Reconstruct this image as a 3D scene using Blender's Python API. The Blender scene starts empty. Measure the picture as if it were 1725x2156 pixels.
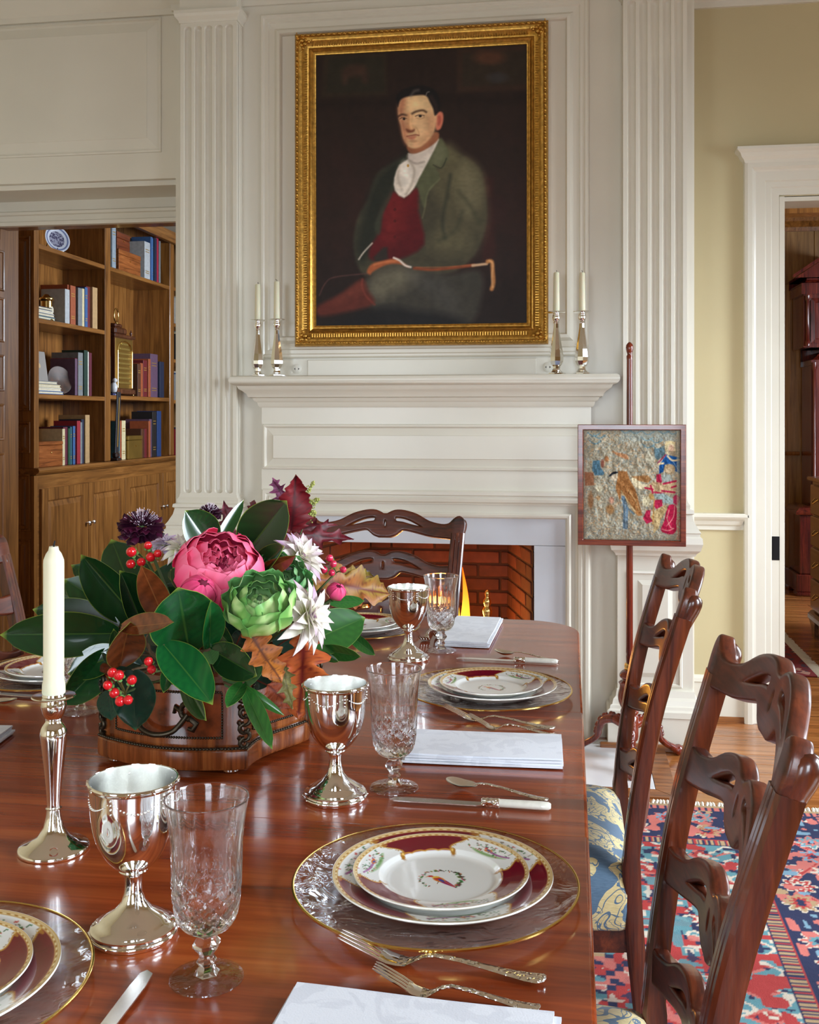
import bpy, bmesh, math, random
import numpy as np
from mathutils import Vector, Matrix
from mathutils.geometry import tessellate_polygon

# ------------------------------------------------------------------ camera, world, lights, exposure
SC = bpy.context.scene
COL = SC.collection
CAM_H = 1.31
F_PX = 2210.0; CX = 862.5; YH = 880.0
YAW = math.radians(8.67)
cam_data = bpy.data.cameras.new('camera')
cam = bpy.data.objects.new('camera', cam_data); COL.objects.link(cam)
cam.location = (0, 0, CAM_H)
cam.rotation_euler = (math.radians(90), 0, YAW)
cam_data.sensor_fit = 'VERTICAL'
cam_data.sensor_height = 36.0
cam_data.sensor_width = 36.0 * 1725 / 2156
cam_data.lens = F_PX / 2156 * 36.0
cam_data.shift_y = -(1078.0 - YH) / 2156
cam_data.clip_start = 0.05; cam_data.clip_end = 60
SC.camera = cam

w = bpy.data.worlds.new('world'); SC.world = w; w.use_nodes = True
_bg = w.node_tree.nodes['Background']
_bg.inputs[0].default_value = (0.72, 0.85, 1.0, 1); _bg.inputs[1].default_value = 1.6

R_ = math.radians
def area(name, loc, target, sx, sy, power, col):
    l = bpy.data.lights.new(name, 'AREA'); l.shape = 'RECTANGLE'; l.size = sx; l.size_y = sy
    l.energy = power; l.color = col; l.spread = R_(118)
    o = bpy.data.objects.new(name, l); COL.objects.link(o); o.location = loc
    d = Vector(target) - Vector(loc)
    o.rotation_euler = d.to_track_quat('-Z', 'Y').to_euler()
    return o
DAY = (0.79, 0.895, 1.0)
# daylight in the window openings of the right-hand wall and of the wall behind the camera
for _y, _p in ((0.95, 74), (3.45, 60)):
    area('window_right_offscreen', (2.62, _y, 1.55), (0.95, _y, .60), 1.05, 1.75, _p, DAY)
for _x in (-2.05, 0.55):
    area('window_back_offscreen', (_x, -2.22, 1.55), (_x, -.65, .60), 1.05, 1.75, 36, DAY)
# daylight from the window side of the library and of the hall, at their outer walls
area('window_library_offscreen', (-0.06, 7.2, 1.65), (-3.2, 7.2, 1.2), 1.3, 1.7, 100, DAY)
area('window_hall_offscreen', (3.29, 6.3, 1.6), (1.0, 7.2, 0.9), 1.2, 1.6, 120, DAY)
# light of the fire itself, among the flames that the photograph shows
def point(name, loc, power, col, r=0.12):
    l = bpy.data.lights.new(name, 'POINT'); l.energy = power; l.color = col; l.shadow_soft_size = r
    o = bpy.data.objects.new(name, l); COL.objects.link(o); o.location = loc; return o
SC.view_settings.view_transform = 'Standard'
SC.view_settings.look = 'None'
SC.view_settings.exposure = 0.20
SC.view_settings.gamma = 1.0
SC.view_settings.use_curve_mapping = False

# ------------------------------------------------------------------ helpers
random.seed(7)
rng = np.random.default_rng(11)
cT, sT = math.cos(YAW), math.sin(YAW)
def at(px, py, d):
    """world point seen at a pixel of the photograph, at depth d along the view axis"""
    r = (px - CX) * d / F_PX
    return Vector((r * cT - d * sT, d * cT + r * sT, CAM_H - (py - YH) * d / F_PX))
def onz(px, py, z):
    return at(px, py, F_PX * (CAM_H - z) / (py - YH))
def s2l(c):
    c = np.asarray(c, dtype=float) / 255.0
    return np.where(c <= 0.04045, c / 12.92, ((c + 0.055) / 1.055) ** 2.4)
def L(r, g, b):
    a = s2l((r, g, b)); return (float(a[0]), float(a[1]), float(a[2]), 1.0)
R = math.radians

class NT:
    def __init__(s, name):
        s.m = bpy.data.materials.new(name); s.m.use_nodes = True
        s.t = s.m.node_tree; s.b = s.t.nodes['Principled BSDF']
    def n(s, typ, **kw):
        nd = s.t.nodes.new('ShaderNode' + typ)
        for k, v in kw.items():
            if isinstance(v, (bpy.types.NodeSocket,)): s.t.links.new(v, nd.inputs[k])
            elif k in nd.inputs: nd.inputs[k].default_value = v
            else: setattr(nd, k, v)
        return nd
    def link(s, a, b): s.t.links.new(a, b)
    def set(s, **kw):
        names = dict(col='Base Color', rough='Roughness', metal='Metallic', coat='Coat Weight', coatr='Coat Roughness',
                     trans='Transmission Weight', ior='IOR', spec='Specular IOR Level', sss='Subsurface Weight',
                     emit='Emission Color', emits='Emission Strength', normal='Normal', sheen='Sheen Weight')
        for k, v in kw.items():
            i = s.b.inputs[names[k]]
            if isinstance(v, bpy.types.NodeSocket): s.link(v, i)
            else: i.default_value = v
        return s
    def coords(s, scale=(1, 1, 1), kind='Object', rot=(0, 0, 0)):
        tc = s.n('TexCoord'); mp = s.n('Mapping')
        s.link(tc.outputs[kind], mp.inputs['Vector'])
        mp.inputs['Scale'].default_value = scale; mp.inputs['Rotation'].default_value = rot
        return mp.outputs[0]
    def ramp(s, fac, stops):
        r = s.n('ValToRGB'); s.link(fac, r.inputs[0])
        e = r.color_ramp.elements
        while len(e) < len(stops): e.new(0.5)
        for i, (p, c) in enumerate(stops): e[i].position = p; e[i].color = c
        return r.outputs[0]
    def mix(s, fac, a, b, mode='MIX'):
        m = s.n('Mix'); m.data_type = 'RGBA'; m.blend_type = mode
        for v, i in ((fac, 0), (a, 6), (b, 7)):
            if isinstance(v, bpy.types.NodeSocket): s.link(v, m.inputs[i])
            else: m.inputs[i].default_value = v
        return m.outputs[2]
    def math(s, op, a, b=0.0):
        m = s.n('Math'); m.operation = op
        for v, i in ((a, 0), (b, 1)):
            if isinstance(v, bpy.types.NodeSocket): s.link(v, m.inputs[i])
            else: m.inputs[i].default_value = v
        return m.outputs[0]
    def noise(s, vec, scale=5, detail=4, rough=0.5, dist=0.0):
        n = s.n('TexNoise'); s.link(vec, n.inputs['Vector'])
        n.inputs['Scale'].default_value = scale; n.inputs['Detail'].default_value = detail
        n.inputs['Roughness'].default_value = rough; n.inputs['Distortion'].default_value = dist
        return n.outputs[0]
    def bump(s, h, strength=0.2, dist=0.01):
        b = s.n('Bump'); s.link(h, b.inputs['Height'])
        b.inputs['Strength'].default_value = strength; b.inputs['Distance'].default_value = dist
        return b.outputs[0]

MATS = {}
def plain(name, col, rough=0.5, var=0.0, vscale=6, bump=0.0, bscale=60, rand=0.0, **kw):
    """one colour with slight mottling, fine relief and a small difference from object to object"""
    if name in MATS: return MATS[name]
    t = NT(name); c = None
    if var or bump: v = t.coords()
    if var:
        k = t.noise(v, vscale, 3)
        lo = tuple(x * (1 - var) for x in col[:3]) + (1,); hi = tuple(min(1, x * (1 + var)) for x in col[:3]) + (1,)
        c = t.ramp(k, [(0.3, lo), (0.7, hi)])
    if rand:
        oi = t.n('ObjectInfo'); hs = t.n('HueSaturation')
        if c is not None: t.link(c, hs.inputs['Color'])
        else: hs.inputs['Color'].default_value = col
        t.link(t.math('MULTIPLY_ADD', oi.outputs['Random'], 2 * rand), hs.inputs['Value'])
        hs.inputs['Value'].links[0].from_node.inputs[2].default_value = 1 - rand
        c = hs.outputs[0]
    t.set(col=c if c is not None else col, rough=rough, **kw)
    if bump: t.set(normal=t.bump(t.noise(v, bscale, 3), bump, 0.002))
    MATS[name] = t.m; return t.m
def wood(name, dark, mid, light, axis='x', scale=1.0, rough=0.3, coat=0.0, rand=0.0, bump=0.05, coatr=0.08, fine=.55):
    if name in MATS: return MATS[name]
    t = NT(name)
    st = dict(x=(1.6, 22, 22), y=(22, 1.6, 22), z=(22, 22, 1.6))[axis]
    oi = t.n('ObjectInfo')
    tc = t.n('TexCoord'); ad = t.n('VectorMath'); ad.operation = 'ADD'
    cmb = t.n('CombineXYZ')
    for i in range(3): t.link(t.math('MULTIPLY', oi.outputs['Random'], 7.3 + 3 * i), cmb.inputs[i])
    t.link(tc.outputs['Object'], ad.inputs[0])
    if rand: t.link(cmb.outputs[0], ad.inputs[1])
    mp = t.n('Mapping'); t.link(ad.outputs[0], mp.inputs['Vector'])
    mp.inputs['Scale'].default_value = tuple(k * scale for k in st)
    g = t.noise(mp.outputs[0], 1.6, 6, 0.62, 0.6)
    mp2 = t.n('Mapping'); t.link(ad.outputs[0], mp2.inputs['Vector'])
    mp2.inputs['Scale'].default_value = tuple((k * (4 if k > 5 else 1.2)) * scale for k in st)
    g2 = t.noise(mp2.outputs[0], 2.0, 4, 0.6, 0.2)
    c = t.ramp(g, [(0.30, dark), (0.5, mid), (0.72, light)])
    c2 = t.ramp(g2, [(0.38, (0.55, 0.5, 0.45, 1)), (0.6, (1, 1, 1, 1))])
    c = t.mix(fine, c, c2, 'MULTIPLY')
    if rand:
        hs = t.n('HueSaturation'); t.link(c, hs.inputs['Color'])
        ma = t.n('Math'); ma.operation = 'MULTIPLY_ADD'; t.link(oi.outputs['Random'], ma.inputs[0])
        ma.inputs[1].default_value = 2 * rand; ma.inputs[2].default_value = 1 - rand
        t.link(ma.outputs[0], hs.inputs['Value']); c = hs.outputs[0]
    t.set(col=c, rough=rough, coat=coat, coatr=coatr)
    if bump: t.set(normal=t.bump(g2, bump, 0.003))
    MATS[name] = t.m; return t.m
def vcol(name, rough=0.5, coat=0.0, bump=0.0, bscale=200, metal_from_alpha=False, **kw):
    """colour from the mesh's own painted attribute"""
    if name in MATS: return MATS[name]
    t = NT(name); a = t.n('VertexColor'); a.layer_name = 'Col'
    t.set(col=a.outputs[0], rough=rough, coat=coat, **kw)
    if metal_from_alpha: t.set(metal=a.outputs[1])
    if bump: t.set(normal=t.bump(t.noise(t.coords(), bscale, 2), bump, 0.002))
    MATS[name] = t.m; return t.m

# ---------------------------------------------------------------- mesh builder
class MB:
    def __init__(s): s.v = []; s.f = []; s.mi = []; s.c = None
    def add(s, verts, faces, M=None, mi=0):
        b = len(s.v)
        if M is not None: verts = [M @ Vector(v) for v in verts]
        s.v.extend([tuple(v) for v in verts]); s.f.extend([tuple(b + i for i in f) for f in faces])
        s.mi.extend([mi] * len(faces)); return s
    def box(s, x0, x1, y0, y1, z0, z1, b=0.0, M=None, mi=0, seg=1):
        if b <= 0:
            V = [(x, y, z) for z in (z0, z1) for y in (y0, y1) for x in (x0, x1)]
            Fc = [(0, 2, 3, 1), (4, 5, 7, 6), (0, 1, 5, 4), (2, 6, 7, 3), (0, 4, 6, 2), (1, 3, 7, 5)]
            return s.add(V, Fc, M, mi)
        bm = bmesh.new(); bmesh.ops.create_cube(bm, size=1)
        for v in bm.verts:
            v.co = ((x0 + x1) / 2 + v.co.x * (x1 - x0), (y0 + y1) / 2 + v.co.y * (y1 - y0), (z0 + z1) / 2 + v.co.z * (z1 - z0))
        bmesh.ops.bevel(bm, geom=list(bm.edges), offset=b, segments=seg, profile=0.5, affect='EDGES')
        bm.verts.index_update()
        s.add([v.co.copy() for v in bm.verts], [[v.index for v in f.verts] for f in bm.faces], M, mi); bm.free(); return s
    def lathe(s, prof, seg=32, M=None, mi=0, a0=0.0, rfun=None, closed=False, cap=True):
        V = []; Fc = []; n = len(prof)
        for i, (r, z) in enumerate(prof):
            for k in range(seg):
                a = a0 + 2 * math.pi * k / seg
                rr = r if rfun is None else rfun(r, z, a, i)
                V.append((rr * math.cos(a), rr * math.sin(a), z))
        rng_ = range(n if closed else n - 1)
        for i in rng_:
            j = (i + 1) % n
            for k in range(seg):
                k2 = (k + 1) % seg
                Fc.append((i * seg + k, i * seg + k2, j * seg + k2, j * seg + k))
        if not closed and cap:
            if prof[0][0] > 1e-6: Fc.append(tuple(range(seg - 1, -1, -1)))
            if prof[-1][0] > 1e-6: Fc.append(tuple((n - 1) * seg + k for k in range(seg)))
        return s.add(V, Fc, M, mi)
    def tube(s, pts, rad, seg=8, M=None, mi=0, caps=True, flat=1.0):
        pts = [Vector(p) for p in pts]; n = len(pts)
        if not hasattr(rad, '__len__'): rad = [rad] * n
        V = []; Fc = []; up = None
        for i, p in enumerate(pts):
            t = (pts[min(i + 1, n - 1)] - pts[max(i - 1, 0)])
            if t.length < 1e-9: t = Vector((0, 0, 1))
            t.normalize()
            if up is None:
                up = Vector((0, 0, 1)) if abs(t.z) < 0.9 else Vector((1, 0, 0))
            a = (up - t * up.dot(t))
            if a.length < 1e-6: a = t.orthogonal()
            a.normalize(); b = t.cross(a); up = a
            for k in range(seg):
                an = 2 * math.pi * k / seg
                V.append(p + (a * math.cos(an) * flat + b * math.sin(an)) * rad[i])
        for i in range(n - 1):
            for k in range(seg):
                k2 = (k + 1) % seg
                Fc.append((i * seg + k, i * seg + k2, (i + 1) * seg + k2, (i + 1) * seg + k))
        if caps:
            Fc.append(tuple(range(seg - 1, -1, -1))); Fc.append(tuple((n - 1) * seg + k for k in range(seg)))
        return s.add(V, Fc, M, mi)
    def grid(s, fn, nu, nv, M=None, mi=0, cu=False):
        V = [fn(i / (nu if cu else nu - 1), j / (nv - 1)) for j in range(nv) for i in range(nu)]
        Fc = [(j * nu + i, j * nu + (i + 1) % nu, (j + 1) * nu + (i + 1) % nu, (j + 1) * nu + i)
              for j in range(nv - 1) for i in range(nu if cu else nu - 1)]
        return s.add(V, Fc, M, mi)
    def sphere(s, c, r, seg=12, rings=8, M=None, mi=0, sc=(1, 1, 1)):
        c = Vector(c); V = [c + Vector((0, 0, -r * sc[2]))]; Fc = []
        for j in range(1, rings):
            ph = -math.pi / 2 + math.pi * j / rings
            for k in range(seg):
                a = 2 * math.pi * k / seg
                V.append(c + Vector((r * sc[0] * math.cos(ph) * math.cos(a), r * sc[1] * math.cos(ph) * math.sin(a), r * sc[2] * math.sin(ph))))
        V.append(c + Vector((0, 0, r * sc[2])))
        for k in range(seg):
            k2 = (k + 1) % seg
            Fc.append((0, 1 + k2, 1 + k))
            for j in range(rings - 2):
                a = 1 + j * seg
                Fc.append((a + k, a + k2, a + seg + k2, a + seg + k))
            a = 1 + (rings - 2) * seg
            Fc.append((a + k, a + k2, len(V) - 1))
        return s.add(V, Fc, M, mi)
    def prism(s, poly, z0, z1, M=None, mi=0):
        """polygon in xy extruded along z"""
        n = len(poly); V = [(x, y, z0) for x, y in poly] + [(x, y, z1) for x, y in poly]
        tri = tessellate_polygon([[Vector((x, y, 0)) for x, y in poly]])
        Fc = [tuple(reversed(t)) for t in tri] + [tuple(i + n for i in t) for t in tri]
        Fc += [(i, (i + 1) % n, n + (i + 1) % n, n + i) for i in range(n)]
        return s.add(V, Fc, M, mi)
    def rings(s, x0, x1, z0, z1, prof, M=None, mi=0, fill=True, back=None):
        """nested mitred rectangles; prof = (inset, height) pairs, local u,v,w"""
        V = []; Fc = []
        P = list(prof)
        if back is not None: P = [(P[0][0], back)] + P
        for i, h in P:
            V += [(x0 + i, z0 + i, h), (x1 - i, z0 + i, h), (x1 - i, z1 - i, h), (x0 + i, z1 - i, h)]
        for k in range(len(P) - 1):
            for e in range(4):
                e2 = (e + 1) % 4
                Fc.append((4 * k + e, 4 * k + e2, 4 * k + 4 + e2, 4 * k + 4 + e))
        if fill: b = 4 * (len(P) - 1); Fc.append((b, b + 1, b + 2, b + 3))
        return s.add(V, Fc, M, mi)
    def mould(s, path, prof, closed=False, M=None, mi=0, side=1, cap=True):
        """profile (out, z) swept along a horizontal polyline with mitred corners; out is to the right of travel for side=1"""
        P = [Vector((p[0], p[1])) for p in path]; n = len(P); V = []; Fc = []; m = len(prof)
        for i in range(n):
            dirs = []
            if i > 0 or closed: dirs.append((P[i] - P[i - 1]).normalized())
            if i < n - 1 or closed: dirs.append((P[(i + 1) % n] - P[i]).normalized())
            nr = [Vector((d.y, -d.x)) * side for d in dirs]
            if len(nr) == 2:
                b = (nr[0] + nr[1]); b.normalize(); k = 1 / max(0.2, b.dot(nr[0]))
            else: b = nr[0]; k = 1
            for o, z in prof:
                q = P[i] + b * (o * k); V.append((q.x, q.y, z))
        for i in range(n if closed else n - 1):
            j = (i + 1) % n
            for k in range(m - 1): Fc.append((i * m + k, j * m + k, j * m + k + 1, i * m + k + 1))
        if cap and not closed:
            Fc.append(tuple(range(m))); Fc.append(tuple((n - 1) * m + k for k in reversed(range(m))))
        return s.add(V, Fc, M, mi)
    def build(s, name, mat, parent=None, smooth=None, world=False, loc=None, recalc=True, cols=None):
        me = bpy.data.meshes.new(name); me.from_pydata(s.v, [], s.f)
        for m in (mat if isinstance(mat, (list, tuple)) else [mat]): me.materials.append(m)
        if any(s.mi): me.polygons.foreach_set('material_index', s.mi)
        if recalc:
            bm = bmesh.new(); bm.from_mesh(me); bmesh.ops.recalc_face_normals(bm, faces=bm.faces); bm.to_mesh(me); bm.free()
        if cols is not None: paint(me, cols)
        if smooth is not None:
            me.polygons.foreach_set('use_smooth', [True] * len(me.polygons))
            if smooth < 180: me.set_sharp_from_angle(angle=R(smooth))
        me.update()
        return link(name, me, parent, loc, world)
def paint(me, cols):
    a = me.color_attributes.new('Col', 'FLOAT_COLOR', 'POINT')
    c = np.asarray(cols, dtype=np.float32)
    if c.shape[1] == 3: c = np.concatenate([c, np.ones((len(c), 1), np.float32)], 1)
    a.data.foreach_set('color', c.ravel())
def link(name, me, parent=None, loc=None, world=False):
    o = bpy.data.objects.new(name, me); COL.objects.link(o)
    if parent is not None:
        o.parent = parent
        if world: o.location = -parent.location
    if loc is not None: o.location = loc
    return o
def tag(o, label=None, cat=None, group=None, kind=None):
    if label: o['label'] = label
    if cat: o['category'] = cat
    if group: o['group'] = group
    if kind: o['kind'] = kind
    return o
def thing(name, label, cat, loc=(0, 0, 0), rotz=0.0, group=None, kind=None):
    o = bpy.data.objects.new(name, None); COL.objects.link(o)
    o.empty_display_size = 0.05
    o.location = loc; o.rotation_euler = (0, 0, rotz)
    return tag(o, label, cat, group, kind)
def copy_tree(o, parent=None, loc=None, rotz=None, label=None, group=None):
    c = o.copy(); COL.objects.link(c); c.parent = parent
    if parent is not None: c.matrix_parent_inverse = o.matrix_parent_inverse
    if loc is not None: c.location = loc
    if rotz is not None: c.rotation_euler = (0, 0, rotz)
    if label: c['label'] = label
    if group: c['group'] = group
    for ch in list(KIDS.get(o.name, [])) or [k for k in o.children]: copy_tree(ch, c)
    return c
KIDS = {}
def struct(o): o['kind'] = 'structure'; return o
def MY(Y): return Matrix(((1, 0, 0, 0), (0, 0, -1, Y), (0, 1, 0, 0), (0, 0, 0, 1)))     # u->X v->Z w->-Y
def MXp(X): return Matrix(((0, 0, 1, X), (1, 0, 0, 0), (0, 1, 0, 0), (0, 0, 0, 1)))     # u->Y v->Z w->+X
def MXm(X): return Matrix(((0, 0, -1, X), (1, 0, 0, 0), (0, 1, 0, 0), (0, 0, 0, 1)))    # u->Y v->Z w->-X
def T(x, y, z): return Matrix.Translation((x, y, z))
def RZ(a): return Matrix.Rotation(a, 4, 'Z')
def spline(pts, n=8, closed=False):
    """Catmull-Rom through the points"""
    P = [Vector(p) for p in pts]; out = []; m = len(P)
    for i in range(m if closed else m - 1):
        p0 = P[(i - 1) % m] if (closed or i > 0) else P[i]; p1 = P[i]
        p2 = P[(i + 1) % m]; p3 = P[(i + 2) % m] if (closed or i + 2 < m) else p2
        for k in range(n):
            t = k / n
            out.append(0.5 * ((2 * p1) + (p2 - p0) * t + (2 * p0 - 5 * p1 + 4 * p2 - p3) * t * t + (3 * p1 - p0 - 3 * p2 + p3) * t ** 3))
    if not closed: out.append(P[-1])
    return out
def plate(outer, holes, thick, bev=0.0, res=1):
    """flat pierced shape (xy) with thickness and softened edges, as verts and faces"""
    cu = bpy.data.curves.new('tmp', 'CURVE'); cu.dimensions = '2D'; cu.fill_mode = 'BOTH'
    cu.extrude = max(0.0002, thick / 2 - bev); cu.bevel_depth = bev; cu.bevel_resolution = res
    for pl in [outer] + list(holes):
        sp = cu.splines.new('POLY'); sp.points.add(len(pl) - 1); sp.use_cyclic_u = True
        for q, p in zip(sp.points, pl): q.co = (p[0], p[1], 0, 1)
    o = bpy.data.objects.new('tmp', cu); COL.objects.link(o)
    dg = bpy.context.evaluated_depsgraph_get(); me = bpy.data.meshes.new_from_object(o.evaluated_get(dg))
    V = [v.co.copy() for v in me.vertices]; Fc = [tuple(p.vertices) for p in me.polygons]
    bpy.data.objects.remove(o); bpy.data.curves.remove(cu); bpy.data.meshes.remove(me)
    return V, Fc

# ---------------------------------------------------------------- little painter for pictures, textiles and china
class Paint:
    k = 1.0
    def __init__(s, xs, ys, base):
        s.X, s.Y = xs, ys; s.c = np.empty(xs.shape + (3,)); s.c[:] = np.asarray(base, float)
    def over(s, a, col):
        a = np.clip(a, 0, 1)[..., None]; s.c = s.c * (1 - a) + np.asarray(col, float) * a
    def sdf(s, pts):
        X, Y = s.X, s.Y; d2 = np.full(X.shape, 1e18); ins = np.zeros(X.shape, bool); n = len(pts)
        for i in range(n):
            x1, y1 = pts[i]; x2, y2 = pts[(i + 1) % n]; ex, ey = x2 - x1, y2 - y1
            l2 = ex * ex + ey * ey + 1e-12
            t = np.clip(((X - x1) * ex + (Y - y1) * ey) / l2, 0, 1)
            d2 = np.minimum(d2, (X - x1 - t * ex) ** 2 + (Y - y1 - t * ey) ** 2)
            c = ((y1 > Y) != (y2 > Y)) & (X < ex * (Y - y1) / (ey if abs(ey) > 1e-12 else 1e-12) + x1)
            ins ^= c
        d = np.sqrt(d2); return np.where(ins, -d, d)
    def poly(s, pts, col, soft=2.0, a=1.0, sm=4, grad=None):
        if sm > 1: pts = [(p.x, p.y) for p in spline([(x, y, 0) for x, y in pts], sm, True)]
        m = np.clip(0.5 - s.sdf(pts) / (soft * s.k), 0, 1) * a
        if grad is not None:
            (x1, y1), (x2, y2), c2 = grad
            l2 = (x2 - x1) ** 2 + (y2 - y1) ** 2
            t = np.clip(((s.X - x1) * (x2 - x1) + (s.Y - y1) * (y2 - y1)) / l2, 0, 1)[..., None]
            col = np.asarray(col, float) * (1 - t) + np.asarray(c2, float) * t
        s.over(m, col)
    def ell(s, cx, cy, rx, ry, col, soft=0.2, a=1.0, rot=0.0):
        c, q = math.cos(rot), math.sin(rot); dx, dy = s.X - cx, s.Y - cy
        r = np.sqrt(((dx * c + dy * q) / rx) ** 2 + ((-dx * q + dy * c) / ry) ** 2)
        s.over(np.clip((1 - r) / soft + 0.5, 0, 1) * a, col)
    def stroke(s, pts, wd, col, soft=1.0, a=1.0, sm=4):
        if sm > 1 and len(pts) > 2: pts = [(p.x, p.y) for p in spline([(x, y, 0) for x, y in pts], sm)]
        d2 = np.full(s.X.shape, 1e18)
        for (x1, y1), (x2, y2) in zip(pts[:-1], pts[1:]):
            ex, ey = x2 - x1, y2 - y1; l2 = ex * ex + ey * ey + 1e-12
            t = np.clip(((s.X - x1) * ex + (s.Y - y1) * ey) / l2, 0, 1)
            d2 = np.minimum(d2, (s.X - x1 - t * ex) ** 2 + (s.Y - y1 - t * ey) ** 2)
        s.over(np.clip(0.5 - (np.sqrt(d2) - wd / 2) / (soft * s.k), 0, 1) * a, col)
def vnoise(X, Y, sc, seed=0):
    """smooth value noise"""
    g = np.random.default_rng(seed).random((64, 64)); x = X * sc; y = Y * sc
    xi = np.floor(x).astype(int); yi = np.floor(y).astype(int); fx = x - xi; fy = y - yi
    fx = fx * fx * (3 - 2 * fx); fy = fy * fy * (3 - 2 * fy)
    a = g[yi % 64, xi % 64]; b = g[yi % 64, (xi + 1) % 64]; c = g[(yi + 1) % 64, xi % 64]; d = g[(yi + 1) % 64, (xi + 1) % 64]
    return (a * (1 - fx) + b * fx) * (1 - fy) + (c * (1 - fx) + d * fx) * fy

# ---------------------------------------------------------------- shared materials
WHITE = plain('white_gloss_paint', L(224, 218, 203), 0.28, var=0.03, vscale=3, bump=0.03, bscale=14)
YELLOW = plain('yellow_wall_paint', L(203, 188, 147), 0.55, var=0.04, vscale=2, bump=0.12, bscale=9)
CEIL = plain('ceiling_paint', L(210, 202, 182), 0.8)
MAHOG = wood('chair_mahogany', L(38, 14, 7), L(84, 34, 16), L(116, 52, 24), 'z', 1.2, 0.28, 0.5, 0.06)
MAHOGX = wood('slat_mahogany', L(38, 14, 7), L(84, 34, 16), L(116, 52, 24), 'x', 1.2, 0.36, 0.22, 0.06, coatr=.15)
OAK = wood('library_oak', L(96, 58, 22), L(140, 90, 40), L(170, 116, 58), 'z', 0.8, 0.35, 0.3, 0.05)
OAKY = wood('library_oak_shelf', L(96, 58, 22), L(140, 90, 40), L(170, 116, 58), 'y', 0.8, 0.35, 0.3, 0.05)
SILVER = plain('polished_silver', (0.94, 0.94, 0.93, 1), 0.07, metal=1.0)
SILVERW = plain('silver_brushed', (0.88, 0.88, 0.85, 1), 0.26, metal=1.0)
BRASS = plain('brass', (0.85, 0.60, 0.22, 1), 0.2, metal=1.0)
GILT = plain('gilt_leaf', (0.50, 0.265, 0.05, 1), 0.30, var=0.3, vscale=70, metal=0.85, bump=0.3, bscale=120)
WAX = plain('candle_wax', L(224, 219, 190), 0.45, sss=0.2)
BLACK = plain('black_iron', L(24, 23, 24), 0.5, metal=0.6)

# ================================================================== THE ROOM
X0, X1, Y0, YL, YR, ZC = -3.0, 2.6, -2.2, 4.42, 4.70, 3.3
YB, YP, YK = 4.38, 4.30, 4.33                       # chimney breast, pilaster front, fireplace block front
def holed(mb, u0, u1, v0, v1, holes, w0, w1, M):
    """upright slab with rectangular openings"""
    hs = sorted(holes); u = u0
    for a, b, c, d in hs:
        if a > u: mb.box(u, a, v0, v1, w0, w1, M=M)
        if c > v0: mb.box(a, b, v0, c, w0, w1, M=M)
        if d < v1: mb.box(a, b, d, v1, w0, w1, M=M)
        u = b
    if u < u1: mb.box(u, u1, v0, v1, w0, w1, M=M)
    return mb
FLOORBASE = plain('floor_base', L(150, 94, 48), 0.8)
PLANK = wood('floor_plank', L(128, 74, 34), L(168, 104, 54), L(192, 130, 74), 'x', 0.7, 0.22, 0.25, 0.14, coatr=0.12)
floor = struct(MB().box(-4.2, 3.6, Y0 - .2, 9.4, -0.10, -0.022).build('floor', FLOORBASE))
def planks(x0, x1, y0, y1, wd, mat, seed, cuts):
    r = random.Random(seed); y = y0; cache = {}
    while y < y1 - 0.01:
        xs = [x0] + sorted(r.uniform(x0 + .5, x1 - .5) for _ in range(cuts)) + [x1]
        for a, b in zip(xs[:-1], xs[1:]):
            ln = round(b - a, 1)
            if b - a < 0.15: continue
            o = MB().box(-(b - a) / 2 + .0008, (b - a) / 2 - .0008, -wd / 2 + .0009, wd / 2 - .0009, -0.021, 0, b=.0016).build('plank', mat, floor, smooth=30)
            o.location = ((a + b) / 2, y + wd / 2, r.uniform(-.0006, 0))
        y += wd
planks(X0, X1, Y0, YR + .02, 0.115, PLANK, 3, 1)
planks(0.52, 3.3, YR + .02, 8.55, 0.115, PLANK, 5, 1)
struct(MB().box(-3.7, 0.0, 4.72, 9.3, -0.022, 0).build('floor', plain('library_floor', L(120, 72, 34), 0.35, var=.2)))
struct(MB().box(X0 - .2, X1 + .2, Y0 - .2, YR + .3, ZC, ZC + .1).build('ceiling', CEIL))

# far wall: left part with the wide opening to the library
lw = MB(); holed(lw, X0, -1.66, 0, ZC, [(-2.86, -1.717, 0, 2.368)], -0.30, 0, MY(YL))
wall_fl = struct(lw.build('wall_far_left', WHITE))
pn = MB().rings(-2.80, -1.794, 2.496, 3.069, [(-.012, 0), (-.010, .006), (-.002, .008), (0, .002), (.004, -.002), (.05, .012), (.052, .014)], M=MY(YL - .0005))
pn.build('panel', WHITE, wall_fl)
# lining of the opening: soffit board, inner fascia with bead and dark wood stop
ln = MB().box(-2.86, -1.717, YL + .03, YL + .27, 2.345, 2.3675).box(-2.86, -1.717, YL + .27, YL + .33, 2.235, 2.368)
ln.mould([(-2.86, YL + .27), (-1.717, YL + .27)], [(0, 2.225), (.014, 2.228), (.016, 2.245), (.007, 2.25), (.006, 2.275), (.016, 2.28), (.018, 2.292), (0, 2.30)])
ln.build('opening_lining', WHITE, wall_fl)
MB().box(-3.0, -1.717, YL + .335, YL + .42, 2.236, 2.31).build('wood_head', OAK, wall_fl)

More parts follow.
